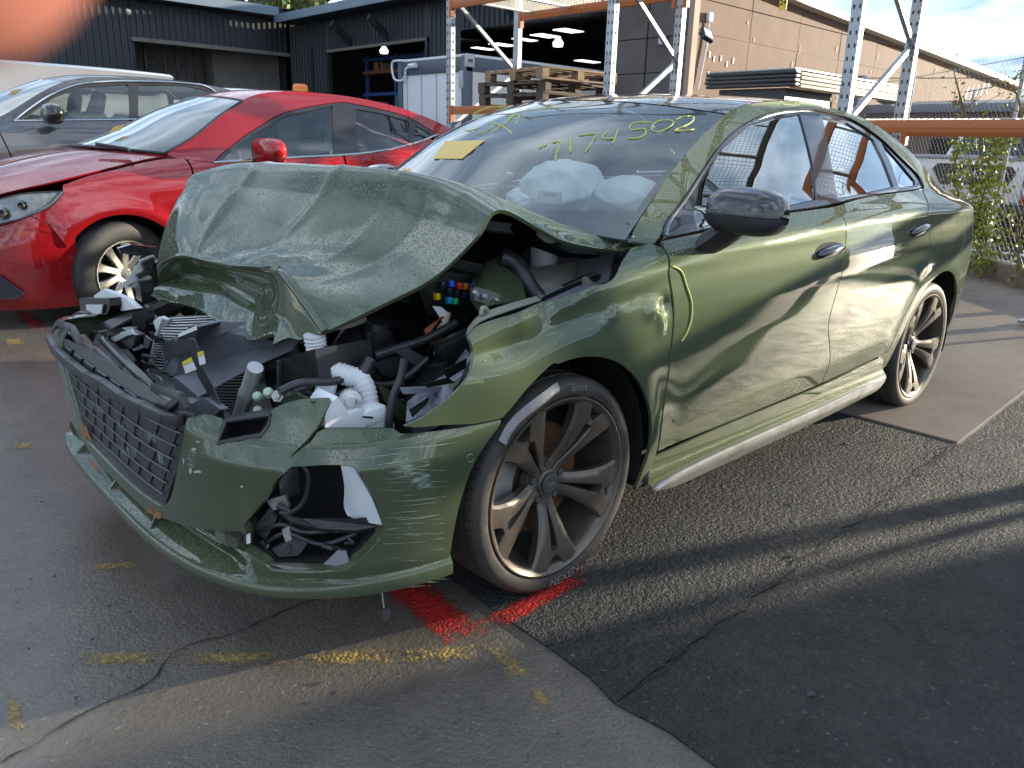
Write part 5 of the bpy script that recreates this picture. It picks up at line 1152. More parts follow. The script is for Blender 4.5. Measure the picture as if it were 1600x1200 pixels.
yr = lambda x, z: float(W_red(x, z))
def cross(xe, ze, Wf, y0, dx, crown, n=9, p=2.2):
    A = []
    for i in range(len(xe)):
        ye = float(Wf(xe[i], ze[i])); A.append([(xe[i]+dx[i]*(1-abs(v)**p), y0+v*ye, ze[i]+crown[i]*(1-abs(v)**p)) for v in np.linspace(-1, 1, n)])
    return np.array(A)
zr_ = lambda x: np.interp(x, r_rail[:, 0], r_rail[:, 1])
xe = [1.02,1.2,1.5,1.8,2.1,2.3]; sheet('roof', bic(cross(xe, [zr_(x) for x in xe], W_red, y0r, [-.06,-.03,0,0,.02,.05], [.035,.03,.025,.025,.03,.035]), 30, 40), RED, red, th=.01, flip=True)
xe = [.40,.6,.8,1.0]; ws_ = bic(cross(xe, [zr_(x) for x in xe], W_red, y0r, [-.30,-.2,-.12,-.06], [.03,.04,.045,.035]), 20, 30); sheet('windscreen', ws_, glass('red_car_screen', (.55,.65,.63), haze=.10), red, flip=True)
m = MB()
for P_ in (ws_[0], ws_[:, 0], ws_[-1]): m.tube(P_+[0, 0, -.004], .010, 6)
m.build('windscreen_seal', BLK, red)
xe = [2.3,2.6,2.85,3.05]; sheet('rear_window', bic(cross(xe, [zr_(x) for x in xe], W_red, y0r, [.05,.08,.08,.05], [.035,.04,.04,.03]), 14, 24), CARGL, red, flip=True)
bt = cross([3.05,3.3,3.5,3.55], [1.28,1.22,1.15,.9], W_red, y0r, [.05,.08,.1,.1], [.03,.02,.02,.01]); bt = np.concatenate([bt, bt[-1:]*[1,1,0]+[-.05,0,.3]]); sheet('boot_lid', bic(bt, 20, 24), RED, red, flip=True)
hx = [.42,.25,.0,-.25,-.5,-.70]; hz = [1.115,1.085,1.03,.97,.905,.83]
hood = cross(hx, hz, W_red, y0r, [-.30,-.24,-.19,-.16,-.14,-.12], [.02,.045,.06,.062,.055,.03], p=2.6); sheet('bonnet', bic(hood, 30, 40), RED, red, th=.01)
sbumps = []
for z, o in ((.86,-.02),(.80,.0),(.70,.03),(.55,.05),(.42,.05),(.32,.03),(.25,-.02)):
    sbumps.append([( -.22-(.60+o)*max(0, math.cos(a))**.72, y0r-(.875+o*.3)*np.sign(math.sin(a))*abs(math.sin(a))**.62, z) for a in np.linspace(-math.pi/2, math.pi/2, 25)])
sheet('front_bumper', bic(np.array(sbumps), 30, 80), RED, red)
def onred(px, py, o=0.0):
    d = ray(px, py); ts = np.linspace(3, 9, 3000); Q = CAM+np.outer(ts, d); k = 1+.03+o; g = (np.maximum(-.22-Q[:, 0], 0)/(.65*k))**(1/.36)+(np.abs(Q[:, 1]-y0r)/(.885*k))**(1/.31)-1; i = int(np.argmax(g < 0)); return Q[i]
def red_patch(name, pts, mat, o=.01, th=.01):
    P = [onred(px, py, o) for px, py in pts]; nn = np.cross(P[1]-P[0], P[2]-P[0]); nn /= np.linalg.norm(nn)+1e-9; m = MB(); m.poly_ext(P, nn*th if nn[1] > 0 else -nn*th); return m.build(name, mat, red, smooth=False)
red_patch('lower_intake', [(-30,430),(0,433),(18,446),(36,459),(28,467),(0,468),(-30,468)], BLK, .012, .02)
hT = cr_n(np.array([(-24,318),(0,311),(40,302),(98,299)], float), 14); hB = cr_n(np.array([(-24,354),(0,350),(44,338),(80,321),(99,301)], float), 14)
lampg = lambda o: np.array([[onred(*(hT[i]*(1-t)+hB[i]*t), o) for i in range(14)] for t in np.linspace(0, 1, 7)])
hl = sheet('headlamp', lampg(.008), pbr('lamp_silver', (.24,.25,.27), .25, .5, col2=(.72,.74,.77), vscale=11), red)
sheet('headlamp_glass', lampg(.018), LAMP, red)
m = MB(); m.tube([onred(px, py, .004) for px, py in ((48,337),(66,345),(86,354),(106,361))], .0022, 5); m.build('bumper_seam', UNDER, red); m = MB(); m.tube(list(lampg(.018)[0])+list(lampg(.018)[-1][::-1]), .004, 5); m.build('headlamp_seal', BLK, red)
for px, py, r_ in ((6,334,.034), (36,321,.026)):
    m = MB(); c = onred(px, py, .004); m.lathe([(0,.02),(r_*.6,.03),(r_*.8,.0),(r_,.01),(r_*1.05,-.01)], c, (-.6,-.8,.1), 20); m.build('lamp_projector', DARKB, hl)
# red car's wheel
def plain_wheel(parent, c, R, tw, nsp, mat, name='wheel', steer=0.0):
    w = bpy.data.objects.new(name, None); COL.objects.link(w); w.parent = parent; w.location = np.array(c)-OFF[parent.name]; OFF[w.name] = np.array(c, float); c = np.array(c, float); ax = (0, -1, 0); rr = R*.645
    pf = [(rr*.98,-tw),(R*.9,-tw),(R*.985,-tw+.02)]
    for k in range(4):
        g = -tw+.045+k*(tw-.07)/3.2; pf += [(R,g-.006),(R*.982,g-.004),(R*.982,g+.004),(R,g+.006)]
    pf += [(R*.985,-.012),(R*.94,.002),(R*.84,.008),(R*.74,.005),(rr,-.004),(rr*.97,-.012)]
    m = MB(); m.lathe(pf, c, ax, 72); m.build('tyre', RUBBER, w, auto=40)
    m = MB(); m.lathe([(rr,-.004),(rr*.99,.003),(rr*.95,.0),(rr*.91,-.02),(rr*.88,-tw*.9)], c, ax, 64); m.build('rim', mat, w, auto=40)
    for k in range(nsp):
        a = 2*math.pi*k/nsp+.3; d = np.array([math.cos(a), 0, math.sin(a)]); t = np.array([-d[2], 0, d[0]]); rows = []
        for f, hw, z in ((.12,.028,-.035),(.35,.022,-.022),(.6,.021,-.010),(.8,.025,-.004),(.95,.034,-.003)):
            p = c+d*rr*f; rows.append([p-t*hw+[0, -(z-.04), 0], p-t*hw+[0, -(z-.006), 0], p-t*hw*.75+[0, -z, 0], p+t*hw*.75+[0, -z, 0], p+t*hw+[0, -(z-.006), 0], p+t*hw+[0, -(z-.04), 0]])
        A = np.array(rows); m = MB(); m.add(A.reshape(-1, 3), grid_faces(5, 6)); m.build('spoke', mat, w, auto=30)
    m = MB(); m.lathe([(0,-.026),(.03,-.027),(.036,-.034),(.06,-.045)], c, ax, 24); m.build('hub_cap', mat, w); m = MB(); m.lathe([(.03,-.10),(rr*.7,-.10)], c, ax, 32); m.build('brake_disc', UNDER, w)
    return w
SILV = pbr('silver_alloy', (.50,.48,.44), .3, .85)
wr = plain_wheel(red, (.06, 2.865, .41), .322, .21, 10, SILV); wr.rotation_euler = (0, 0, math.radians(15))
copy_part(wr, red, (2.75-1.3, 2.865-y0r, .32), 0); copy_part(wr, red, (.05-1.3, .865, .32), math.pi); copy_part(wr, red, (2.75-1.3, .865, .32), math.pi)
m = MB(); m.box((.45,y0r-.8,.24),(3.2,y0r+.8,.42)); m.box((.4,y0r-.8,.3),(.5,y0r+.8,1.0)); m.build('floor_pan', UNDER, red, smooth=False)
def blob_mirror(parent, px, py, y, mat, r=(.07,.115,.075), ax=0, name='door_mirror'):
    c = U(px, py, 'y', y); bm = bmesh.new(); bmesh.ops.create_uvsphere(bm, u_segments=24, v_segments=14, radius=1); V = np.array([v.co[:] for v in bm.verts]); F = [[v.index for v in f.verts] for f in bm.faces]; bm.free()
    V = np.sign(V)*np.abs(V)**.72; V[:, 2] *= (1-.22*V[:, 1]*-1*.0); o = mk(name, c+V*np.array(r), F, mat, parent); m = MB(); m.bar(c+[0, .06, -.05], c+[-.02, .17, -.07], .07, .035, bev=.01); m.build('mirror_arm', BLK, o); return o
blob_mirror(red, 420, 236, 2.74, RED, (.080,.165,.084))
for q in ([(150,225),(200,233),(206,236)], [(200,233),(240,238),(300,240)]):
    m = MB(); P = np.array([U(px, py, 'y', y) for (px, py), y in zip(q, (3.25,3.1,3.0))]); m.tube(P, .012, 6); m.build('wiper', BLK, red)
for yy in (-.37, .37):
    m = MB(); M = Matrix.Translation((1.45,y0r+yy,.6)) @ Matrix.Rotation(math.radians(15), 4, 'Y'); m.box((-.07,-.25,0),(.07,.25,.55), M, .05); m.build('seat_back', pbr('seat_cloth', (.05,.05,.05), .8) if yy < 0 else MATS['seat_cloth'], red)
    m = MB(); M = Matrix.Translation((1.62,y0r+yy,1.18)) @ Matrix.Rotation(math.radians(10), 4, 'Y'); m.box((-.05,-.14,0),(.05,.14,.2), M, .05); m.build('headrest', MATS['seat_cloth'], red)
cb = bic(np.array([[(x,y0r+.50+.03*math.sin(x*14),z) for x in np.linspace(.95, 2.45, 9)] for z in (1.50-.0,1.38,1.24,1.14)]), 12, 50); sheet('curtain_airbag', cb, pbr('curtain_cloth', (.72,.76,.66), .8), red, th=.02)
m = MB(); m.box((.45,y0r-.7,.95),(.95,y0r+.7,1.08), None, .05); m.build('dashboard', BLK, red)
an = np.linspace(0, 6.283, 33); m = MB(); m.tube(np.stack([1.0+.07*np.sin(an), y0r+.37+.19*np.cos(an), 1.10+.17*np.sin(an)], 1), .015, 8, cap=False); m.build('steering_wheel', BLK, red)
yp = [U(px, py, 'y', 3.55) for px, py in ((178,198),(196,194),(188,204),(170,208))]; m = MB(); m.poly_ext(yp, [0, .001, 0]); tagp(m.build('paper_note', PAPER, None, smooth=False), 'yellow paper slip behind the red car windscreen', 'paper')
# ---- grey SUV
y0s = 7.45
W_suv = make_W(.95, [-1,-.6,0,.6,1.3,2.3,3.2,4], [1.05,1.10,1.20,1.27,1.30,1.36,1.40,1.35], -.9, 3.7)
suv = thing('parked_suv', (1.3, y0s, .2), 'dark grey SUV with chrome window line and black mirror behind the red car', 'car')
SX = lambda pts: XZ(pts, W_suv, y0s)
s_belt = cr(SX([(22,189),(110,188),(200,187),(300,184),(372,178)]), 4); s_wt = cr(SX([(22,189),(50,167),(80,148),(118,133),(160,128),(210,127),(290,130),(330,139),(372,178)]), 4)
s_rail = np.array([(.15,1.31),(.35,1.42),(.6,1.58),(.85,1.71),(1.1,1.775),(1.5,1.80),(2.0,1.80),(2.4,1.775),(2.8,1.70),(3.1,1.58),(3.4,1.40)])
for sg in (-1, 1):
    sf = side_y(W_suv, y0s, sg); o3 = (0, sg, .1); g_ = SX([(22,189),(28,232)])
    panel('front_fender', np.array([(.16,1.30),(.24,1.0),(.30,.40),(.42,.62)][:3]+[(.35,.35)]+[tuple(p) for p in arc(-.08,.52,.40,-15,190,20)]+[(-.62,.6),(-.7,.95),(-.5,1.06),(-.1,1.18)]), sf, GREY, suv, step=.05, orient=o3)
    panel('front_door', inset(J([(.17,1.29),(.25,1.0),(.36,.42),(1.35,.42),(1.40,1.31)], s_belt[(s_belt[:, 0] > .25) & (s_belt[:, 0] < 1.38)][::-1]), .003), sf, GREY, suv, step=.05, orient=o3)
    panel('rear_door', inset(J([(1.405,1.31),(1.36,.42),(2.2,.45),(2.5,.9),(2.5,1.40)], s_belt[(s_belt[:, 0] > 1.43) & (s_belt[:, 0] < 2.48)][::-1]), .003), sf, GREY, suv, step=.05, orient=o3)
    panel('body_side', J(cr(s_rail, 4), [(3.7,1.3),(3.72,.8),(3.5,.5),(3.1,.5)], arc(2.72,.52,.40,-10,190,24), [(2.28,.5),(2.51,.9),(2.51,1.40)], s_wt[::-1], [(.2,1.29)]), sf, GREY, suv, step=.05, orient=o3)
    ga = SX([(34,186),(84,152),(125,136),(200,132),(203,186)]); gb = SX([(216,132),(290,134),(326,142),(350,180),(216,186)])
    panel('window_trim', inset(J(s_wt, s_belt[::-1][1:-1]), .005), side_y(W_suv, y0s, sg, .005), BLK, suv, holes=[ga, gb], step=.06, orient=o3)
    for nm, g in (('front_window', ga), ('rear_window_pane', gb)): panel(nm, g, side_y(W_suv, y0s, sg, .012), CARGL, suv, step=.08, lip=0, orient=o3)
    for q in (s_belt, s_wt):
        m = MB(); m.tube(np.stack([q[:, 0], y0s+sg*(W_suv(q[:, 0], q[:, 1])+.004), q[:, 1]], 1), .011, 6); m.build('chrome_moulding', CHROME, suv)
zs_ = lambda x: np.interp(x, s_rail[:, 0], s_rail[:, 1])
xe = [.85,1.1,1.5,2.0,2.5,2.9]; sheet('roof', bic(cross(xe, [zs_(x) for x in xe], W_suv, y0s, [-.08,-.04,0,0,.03,.06], [.04]*6), 24, 30), GREY, suv, th=.01, flip=True)
xe = [.16,.35,.6,.85]; sheet('windscreen', bic(cross(xe, [zs_(x) for x in xe], W_suv, y0s, [-.3,-.22,-.14,-.08], [.03,.04,.045,.04]), 14, 24), MATS['red_car_screen'], suv, flip=True)
hx = [.16,-.1,-.4,-.7,-.88]; sheet('bonnet', bic(cross(hx, [1.295,1.24,1.17,1.08,.95], W_suv, y0s, [-.3,-.2,-.15,-.1,-.05], [.03,.06,.07,.06,.03]), 20, 30), GREY, suv, th=.01)
xe = [2.9,3.2,3.4,3.7,3.72,3.5]; sheet('tailgate', bic(cross(xe, [1.66,1.53,1.40,1.3,.8,.45], W_suv, y0s, [.06,.08,.1,.1,.1,.1], [.04,.03,.02,.01,0,0]), 20, 24), GREY, suv, flip=True)
sheet('front_bumper', bic(np.array([[(-.3-(.62+o)*max(0, math.cos(a))**.7, y0s-.93*np.sign(math.sin(a))*abs(math.sin(a))**.6, z) for a in np.linspace(-math.pi/2, math.pi/2, 21)] for z, o in ((.98,-.02),(.8,.02),(.6,.04),(.42,0))]), 14, 50), GREY, suv)
w_s = plain_wheel(suv, (-.08, 6.55, .52), .345, .23, 10, SILV)
for loc, rz in (((2.72-1.3, 6.55-y0s, .32), 0), ((-.08-1.3, .9, .32), math.pi), ((2.72-1.3, .9, .32), math.pi)): copy_part(w_s, suv, loc, rz)
m = MB(); m.box((.3,y0s-.8,.4),(3.3,y0s+.8,.6)); m.box((.1,y0s-.8,.5),(.2,y0s+.8,1.2)); m.build('floor_pan', UNDER, suv, smooth=False)
blob_mirror(suv, 82, 178, 6.40, BLKGLOSS, (.09,.15,.095))
for yy in (-.42, .42):
    m = MB(); M = Matrix.Translation((1.0,y0s+yy,.85)) @ Matrix.Rotation(math.radians(14), 4, 'Y'); m.box((-.07,-.26,0),(.07,.26,.62), M, .05); m.box((-.02,-.14,.6),(.08,.14,.84), M, .05); m.build('seat_back', MATS['seat_cloth'], suv)
yp = [U(px, py, 'y', 7.1) for px, py in ((18,141),(40,138),(30,149),(10,152))]; m = MB(); m.poly_ext(yp, [0, .001, 0]); tagp(m.build('paper_note', PAPER, None, smooth=False), 'yellow paper slip behind the grey SUV windscreen', 'paper')
# ---- pale van behind the SUV and a white vehicle with a beacon
def van(name, x0, x1, y0, y1, zg, h, mat, label, slope=.5):
    v = thing(name, ((x0+x1)/2, (y0+y1)/2, zg), label, 'van'); A = []
    prof = [(x0+.02,zg+.35),(x0,zg+.75),(x0+.12,zg+.95),(x0+.75,zg+1.10),(x0+.75+slope,zg+h*.93),(x0+1.1+slope,zg+h),(x1-.3,zg+h*1.0),(x1-.05,zg+h*.93),(x1,zg+.9),(x1-.02,zg+.35)]
    ym = (y0+y1)/2; hw = (y1-y0)/2
    for x, z in cr(np.array(prof), 5): 
        k = 1-.12*sstep(zg+1.0, zg+h, z); A.append([(x, ym+hw*k*s, z-.06*abs(s)**6) for s in np.linspace(-1, 1, 13)])
    A = np.array(A); sheet('body', A, mat, v, flip=True)
    for sg in (0, -1): 
        pr = A[:, sg]; m = MB(); m.add(list(pr), [tuple(range(len(pr)))]); m.build('side_panel', mat, v, smooth=False)
    for sg in (-1, 1):
        m = MB(); q = [(x0+.95+slope*.2,zg+1.15),(x0+.95+slope*.9,zg+h*.88),(x0+2.0,zg+h*.9),(x0+2.0,zg+1.15)]; m.poly_ext([(x, ym+sg*(hw*(1-.12*float(sstep(zg+1.0, zg+h, z)))+.004), z) for x, z in q], [0, sg*.004, 0]); m.build('side_window', DARKB, v, smooth=False)
        for cx in (x0+.75, x1-.75):
            m = MB(); m.lathe([(0,.0),(.2,.0),(.21,.01),(.32,.005),(.33,-.03),(.33,-.2)], (cx, ym+sg*hw*.98, zg+.33), (0, sg, 0), 24); m.build('wheel', RUBBER, v, auto=35)
    return v
van('parked_van', -1.2, 3.2, 10.0, 11.8, .22, 1.90, pbr('silver_paint', (.30,.285,.275), .3, .3, coat=.6), 'pale silver van roof showing behind the grey SUV')
bv = U(505,146,'y',11.0); van('service_van', bv[0]-3.4, bv[0]+.55, 11.0, 12.8, .22, bv[2]-.22-.0, pbr('white_paint', (.7,.7,.68), .35, coat=.6), 'white van roof just showing above the red car')
c = U(469,135,'y',11.9); m = MB(); m.lathe([(0,.10),(.10,.10),(.14,.06),(.15,-.10),(.16,-.12)], c-[0,0,.06], (0,0,1), 20); tagp(m.build('beacon', pbr('amber', (.75,.20,.02), .3)), 'amber beacon on the white van roof behind the red car', 'beacon')
# ------------------------------------------------------------------ buildings
CLAD = pbr('charcoal_cladding', (.028,.032,.040), .5, var=.15, vscale=2, rvar=.1); FASC = pbr('grey_blue_fascia', (.14,.19,.24), .45, var=.1, vscale=3)
DKIN = pbr('shed_interior', (.012,.013,.015), .8); TILT = pbr('brown_panel', (.165,.095,.066), .8, var=.18, vscale=2.2, bump=.15, bscale=12); TILTD = pbr('shaded_brown_panel', (.115,.098,.095), .8, var=.15, vscale=2, bump=.1, bscale=12)  # TILTD: the brown panel again, with the end wall's shade painted in
CAPP = pbr('cream_capping', (.70,.66,.52), .5); PANB = pbr('beige_liner', (.16,.145,.125), .8, var=.15, vscale=2)
XC, YA, YW = 13.0, 25.1, 7.99
def corrugated(name, a, b, z0, z1, mat, parent, pitch=.20, depth=.04, nrm=(0, -1, 0)):
    """ribbed wall sheet from a to b in plan"""
    a = np.array(a, float); b = np.array(b, float); L = np.linalg.norm(b-a); n = int(L/pitch); d = (b-a)/L; nn = np.array(nrm[:2], float); P = []
    for i in range(n):
        s = i*pitch
        for o, h in ((0, 0), (.55, 0), (.65, 1), (.9, 1)): P.append(a+d*(s+o*pitch)+nn*depth*h)
    P.append(b); P = np.array(P); m = len(P); V = np.vstack([np.c_[P, np.full(m, z0)], np.c_[P, np.full(m, z1)]])
    return mk(name, V, [(i, i+1, m+i+1, m+i) for i in range(m-1)], mat, parent, False)
shed = thing('warehouse', (XC, YA, .2), 'dark charcoal corrugated warehouse with open doorways and pale blue roof edge', 'building')
def wbox(name, lo, hi, mat, parent, bev=0.0, label=None):
    m = MB(); m.box(lo, hi, None, bev); return m.build(name, mat, parent, smooth=bool(bev), label=label)
# wing along x (faces -y) with a wide opening
corrugated('wall', (-12,YA), (7.7,YA), .2, 5.25, CLAD, shed); corrugated('wall', (7.7,YA), (12.9,YA), 4.12, 5.25, CLAD, shed); corrugated('wall', (12.9,YA), (XC,YA), .2, 5.2, CLAD, shed)
wbox('doorway_head', (7.6,YA-.1,4.02), (12.95,YA+.05,4.14), PANB, shed)
wbox('fascia', (-12.3,YA-.7,5.22), (XC-.7,YA-.55,5.50), FASC, shed); wbox('soffit', (-12.3,YA-.55,5.2), (XC,YA+.2,5.26), CLAD, shed)
for x in np.arange(7.9, 12.9, .7): wbox('liner_panel', (x,YA+1.9+(.25 if x > 10.3 else 0),.2), (x+.68,YA+2.0+(.25 if x > 10.3 else 0),4.2), PANB, shed)
for k, z in enumerate((.9, 1.75, 2.6, 3.4)): wbox('stacked_board', (10.5,YA+.8,z), (12.95,YA+1.5,z+.80), PANB, shed)
for x in (8.3, 8.9, 9.3, 9.9):
    m = MB(); m.bar((x,YA+.9,.2), (x,YA+.9,4.1), .06, .06); m.build('inner_post', BLK, shed, smooth=False)
for x, s in ((8.3, 1), (9.3, 1), (8.9, -1)):
    for z in (1.2, 2.2, 3.1):
        m = MB(); m.bar((x,YA+.9,z), (x+.4,YA+.9,z+.7*s), .035, .035); m.build('inner_brace', BLK, shed, smooth=False)
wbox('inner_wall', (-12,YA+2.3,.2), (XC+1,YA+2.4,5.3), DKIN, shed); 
# wing along y (faces -x)
corrugated('wall', (XC,YA), (XC,22.4), .2, 5.0, CLAD, shed, nrm=(-1,0)); corrugated('wall', (XC,22.4), (XC,16.95), 4.05, 5.0, CLAD, shed, nrm=(-1,0)); corrugated('wall', (XC,16.95), (XC,15.5), .2, 5.0, CLAD, shed, nrm=(-1,0)); corrugated('wall', (XC,15.5), (XC,10.3), 4.15, 5.0, CLAD, shed, nrm=(-1,0))
for z0, z1, y0, y1 in ((4.9,5.12,YA-.6,8.2),): wbox('fascia', (XC-.85,y1,z0+.1), (XC-.72,y0,z1+.12), FASC, shed); wbox('soffit', (XC-.74,y1,5.0), (XC+.2,y0,5.06), CLAD, shed)
m = MB(); 
for k in range(20):
    y = YA-.6-k*.85; m.bar((XC-.8,y,5.24), (XC+7,y+0,6.9), .34, .05)
m.build('roof_rib', FASC, shed, kind='stuff', smooth=False); m = MB(); m.add([(XC-.85,YA,5.2),(XC-.85,8.2,5.2),(XC+7,8.2,6.85),(XC+7,YA,6.85)], [(0,1,2,3)]); m.build('roof', FASC, shed, smooth=False)
m = MB(); m.add([(-12.3,YA-.6,5.48),(XC+7,YA-.6,5.48),(XC+7,YA+6,5.7),(-12.3,YA+6,5.7)], [(0,1,2,3)]); m.build('roof', FASC, shed, smooth=False)
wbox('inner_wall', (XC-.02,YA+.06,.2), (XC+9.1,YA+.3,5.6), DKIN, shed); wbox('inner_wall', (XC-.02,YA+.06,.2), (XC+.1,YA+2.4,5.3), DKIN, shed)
for y in (21.0, 18.9, 13.2): m = MB(); m.bar((XC-.7,y,4.72), (XC+.0,y,4.2), .12, .2); m.build('awning_bracket', CLAD, shed, smooth=False)
wbox('conduit', (XC-.09,23.4,.2), (XC-.03,23.46,4.2), CLAD, shed); wbox('switch_box', (XC-.12,24.6,2.3), (XC-.02,24.8,2.6), PANB, shed)
wbox('door_frame', (XC-.08,16.9,.2), (XC+.05,17.0,4.1), BLK, shed); wbox('door_frame', (XC-.08,22.35,.2), (XC+.05,22.45,4.1), BLK, shed); wbox('door_head', (XC-.10,16.9,4.0), (XC+.02,22.4,4.08), PANB, shed)
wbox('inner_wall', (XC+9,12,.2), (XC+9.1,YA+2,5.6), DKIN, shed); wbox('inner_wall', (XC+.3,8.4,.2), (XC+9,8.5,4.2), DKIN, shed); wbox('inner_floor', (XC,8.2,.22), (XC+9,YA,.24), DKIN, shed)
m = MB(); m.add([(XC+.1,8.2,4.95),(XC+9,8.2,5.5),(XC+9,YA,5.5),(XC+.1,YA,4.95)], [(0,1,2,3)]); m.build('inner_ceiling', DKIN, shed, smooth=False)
SKYL = nt_mat('skylight'); SKYL[3].inputs['Emission Color'].default_value = (.95,.98,1,1); SKYL[3].inputs['Emission Strength'].default_value = 1.1
for (px, py), w in (((755,76),.5), ((785,70),.7), ((820,62),.55), ((852,56),.8), ((888,48),.8), ((918,96),.5)):
    p = U(px, py, 'x', XC+5.5); m = MB(); m.box(p-[.45,w*.35,.01], p+[.45,w*.35,.01]); m.build('skylight', SKYL[0], shed, smooth=False)
for px, py in ((872,67), (600,79)):
    p = U(px, py, 'x', XC+3); m = MB(); m.lathe([(0,-.12),(.14,-.10),(.16,.0),(.06,.14),(0,.15)], p, (0,0,1), 14); m.build('bay_lamp', SKYL[0], shed)
# shelves with stock in the doorway
RB = pbr('rack_blue', (.03,.07,.20), .5); RO = pbr('rack_rust', (.20,.07,.03), .6); GRN = pbr('rail_green', (.10,.22,.16), .5)
sh = thing('storage_shelves', (14.5,19.6,.2), 'blue and rust shelving stocked with parts inside the warehouse doorway', 'shelving')
for y in (17.3, 18.7, 20.3, 22.0): wbox('upright', (14.2,y,.2), (14.3,y+.1,4.0), RB, sh)
for k, z in enumerate((1.1, 1.9, 2.7, 3.4, 3.8)): wbox('shelf', (14.15,17.2,z), (15.2,22.2,z+.10), RO if k % 2 else RB, sh)
for k in range(26):
    y = rng.uniform(17.3, 21.8); z = random.choice((1.2, 2.0, 2.8, 3.5)); s_ = rng.uniform(.15, .45); c_ = random.choice(((.25,.20,.13),(.05,.05,.06),(.30,.10,.05),(.35,.35,.33),(.10,.09,.03),(.02,.02,.02)))
    key = 'stock_%d_%d_%d' % tuple(int(v*99) for v in c_); wbox('stocked_part', (14.2,y,z+.003), (14.2+.5,y+s_,z+rng.uniform(.15,.55)), MATS.get(key) or pbr(key, c_, .7), sh)
gr = thing('safety_railing', (13.6,18.3,.2), 'pale green pipe railing in the warehouse doorway', 'railing'); 
for y in (17.6, 18.5, 19.4): wbox('post', (13.6,y,.2), (13.65,y+.05,2.6), GRN, gr)
for z in (1.4, 2.0, 2.58): wbox('rail', (13.6,17.6,z), (13.65,19.45,z+.05), GRN, gr)
# brown panel building: each precast panel is a piece
pb = thing('panel_building', (20,YW,.1), 'brown concrete panel building with cream roof edge behind the racks', 'building')
def wtop(x): return np.interp(x, [13.0, 16.92, 34.9], [4.86, 4.62, 3.88])
xs = [13.0]+list(np.linspace(15.2, 34.9, 10)); zrows = [-.3, .55, 1.35, 2.1, 2.85, 3.55, 4.2, 5.2]
for i in range(len(xs)-1):
    for j in range(len(zrows)-1):
        x0, x1, z0, z1 = xs[i]+.012, xs[i+1]-.012, zrows[j]+.01, zrows[j+1]-.01
        def top(x, z): return min(z, float(wtop(x))-.06)
        if top(x0, z1) <= z0+.05: continue
        o_ = rng.uniform(-.006, .006); m = MB(); V = [(x0,YW+o_,z0),(x1,YW+o_,z0),(x1,YW+o_,max(top(x1, z1), z0+.01)),(x0,YW+o_,top(x0, z1))]; m.poly_ext(V, [0,.15,0]); m.build('wall_panel', TILT, pb, smooth=False)
wbox('wall_core', (13.02,YW+.012,-.3), (34.88,YW+.3,3.7), pbr('joint_filler', (.26,.18,.13), .8), pb)
m = MB(); P = [(x,YW-.10,float(wtop(x))) for x in (13.0,17,35.0)]
for a, b in zip(P[:-1], P[1:]): m.bar(a, b, .40, .16)
m.build('roof_capping', CAPP, pb, smooth=False)
m = MB(); m.add([(13,YW-.1,4.9),(35,YW-.1,3.94),(35,YW+8,5.2),(13,YW+8,6.3)], [(0,1,2,3)]); m.build('roof', FASC, pb, smooth=False)
wbox('corner_strip', (12.93,YW-.06,-.2), (13.12,YW+.06,4.9), pbr('corner_tan', (.36,.25,.19), .7), pb)
zr2 = [-.2, .65, 1.4, 2.1, 2.8, 3.5, 4.2, 4.95]
for j in range(7):
    for y0, y1 in ((YW+.06, 9.1), (9.12, 10.28)):
        m = MB(); m.box((12.96+rng.uniform(0,.01),y0+.01,zr2[j]+.01), (13.10,y1-.01,zr2[j+1]-.01)); m.build('end_panel', TILTD, pb, smooth=False)
wbox('end_core', (13.03,YW+.1,-.2), (13.2,10.28,4.9), DKIN, pb)
STN = pbr('pale_stain', (.55,.45,.36), .8); m = MB()
for k in range(90):
    i = rng.integers(1, len(xs)-1); x = xs[i]+rng.choice([-.14,.14])+rng.normal(0, .04); z = rng.choice([.6,1.4,2.15,2.9,3.6])+rng.normal(0, .18); h = rng.uniform(.04, .22); w = rng.uniform(.012, .035)
    if z+h < wtop(x)-.2: m.add([(x-w,YW-.012,z),(x+w,YW-.012,z),(x+w*.7,YW-.012,z+h),(x-w*.5,YW-.012,z+h)], [(0,1,2,3)])
m.build('lime_streak', STN, pb, kind='stuff', smooth=False); m = MB()
for px, py in ((1109,85),(1116,92),(1127,91),(1136,100),(1146,95),(1107,116)):
    p = U(px, py, 'y', YW-.014); m.add([p+[-.025,0,-.06],p+[.025,0,-.06],p+[.03,0,.05],p+[-.02,0,.06]], [(0,1,2,3)])
m.build('paint_spot', pbr('white_spot', (.7,.66,.6), .7), pb, smooth=False, kind='stuff')
fl = thing('floodlight', U(1104,55,'y',YW-.2), 'black floodlight on a white conduit on the brown panel wall', 'lamp')
p = U(1104,55,'y',YW-.3); m = MB(); M = Matrix.Translation(Vector(p)) @ Matrix.Rotation(math.radians(-35), 4, 'X') @ Matrix.Rotation(math.radians(20), 4, 'Y'); m.box((-.14,-.05,-.13),(.14,.05,.13), M, .015); m.build('lamp_body', BLK, fl)
m = MB(); m.box((-.11,-.056,-.10),(.11,-.05,.10), M); m.build('lamp_glass', WHITEP, fl, smooth=False)
m = MB(); m.bar(p+[-.2,.05,.02], p+[0,.1,0], .03, .03); m.build('bracket', BLK, fl); m = MB(); m.tube([U(1108,30,'y',YW-.05), U(1104,70,'y',YW-.05), U(1090,140,'y',YW-.05)], .022, 8); m.build('conduit', WHITEP, fl); q = U(1109,27,'y',YW-.06); wbox('junction_box', q-[.07,.04,.09], q+[.07,.04,.09], WHITEP, fl, .01)
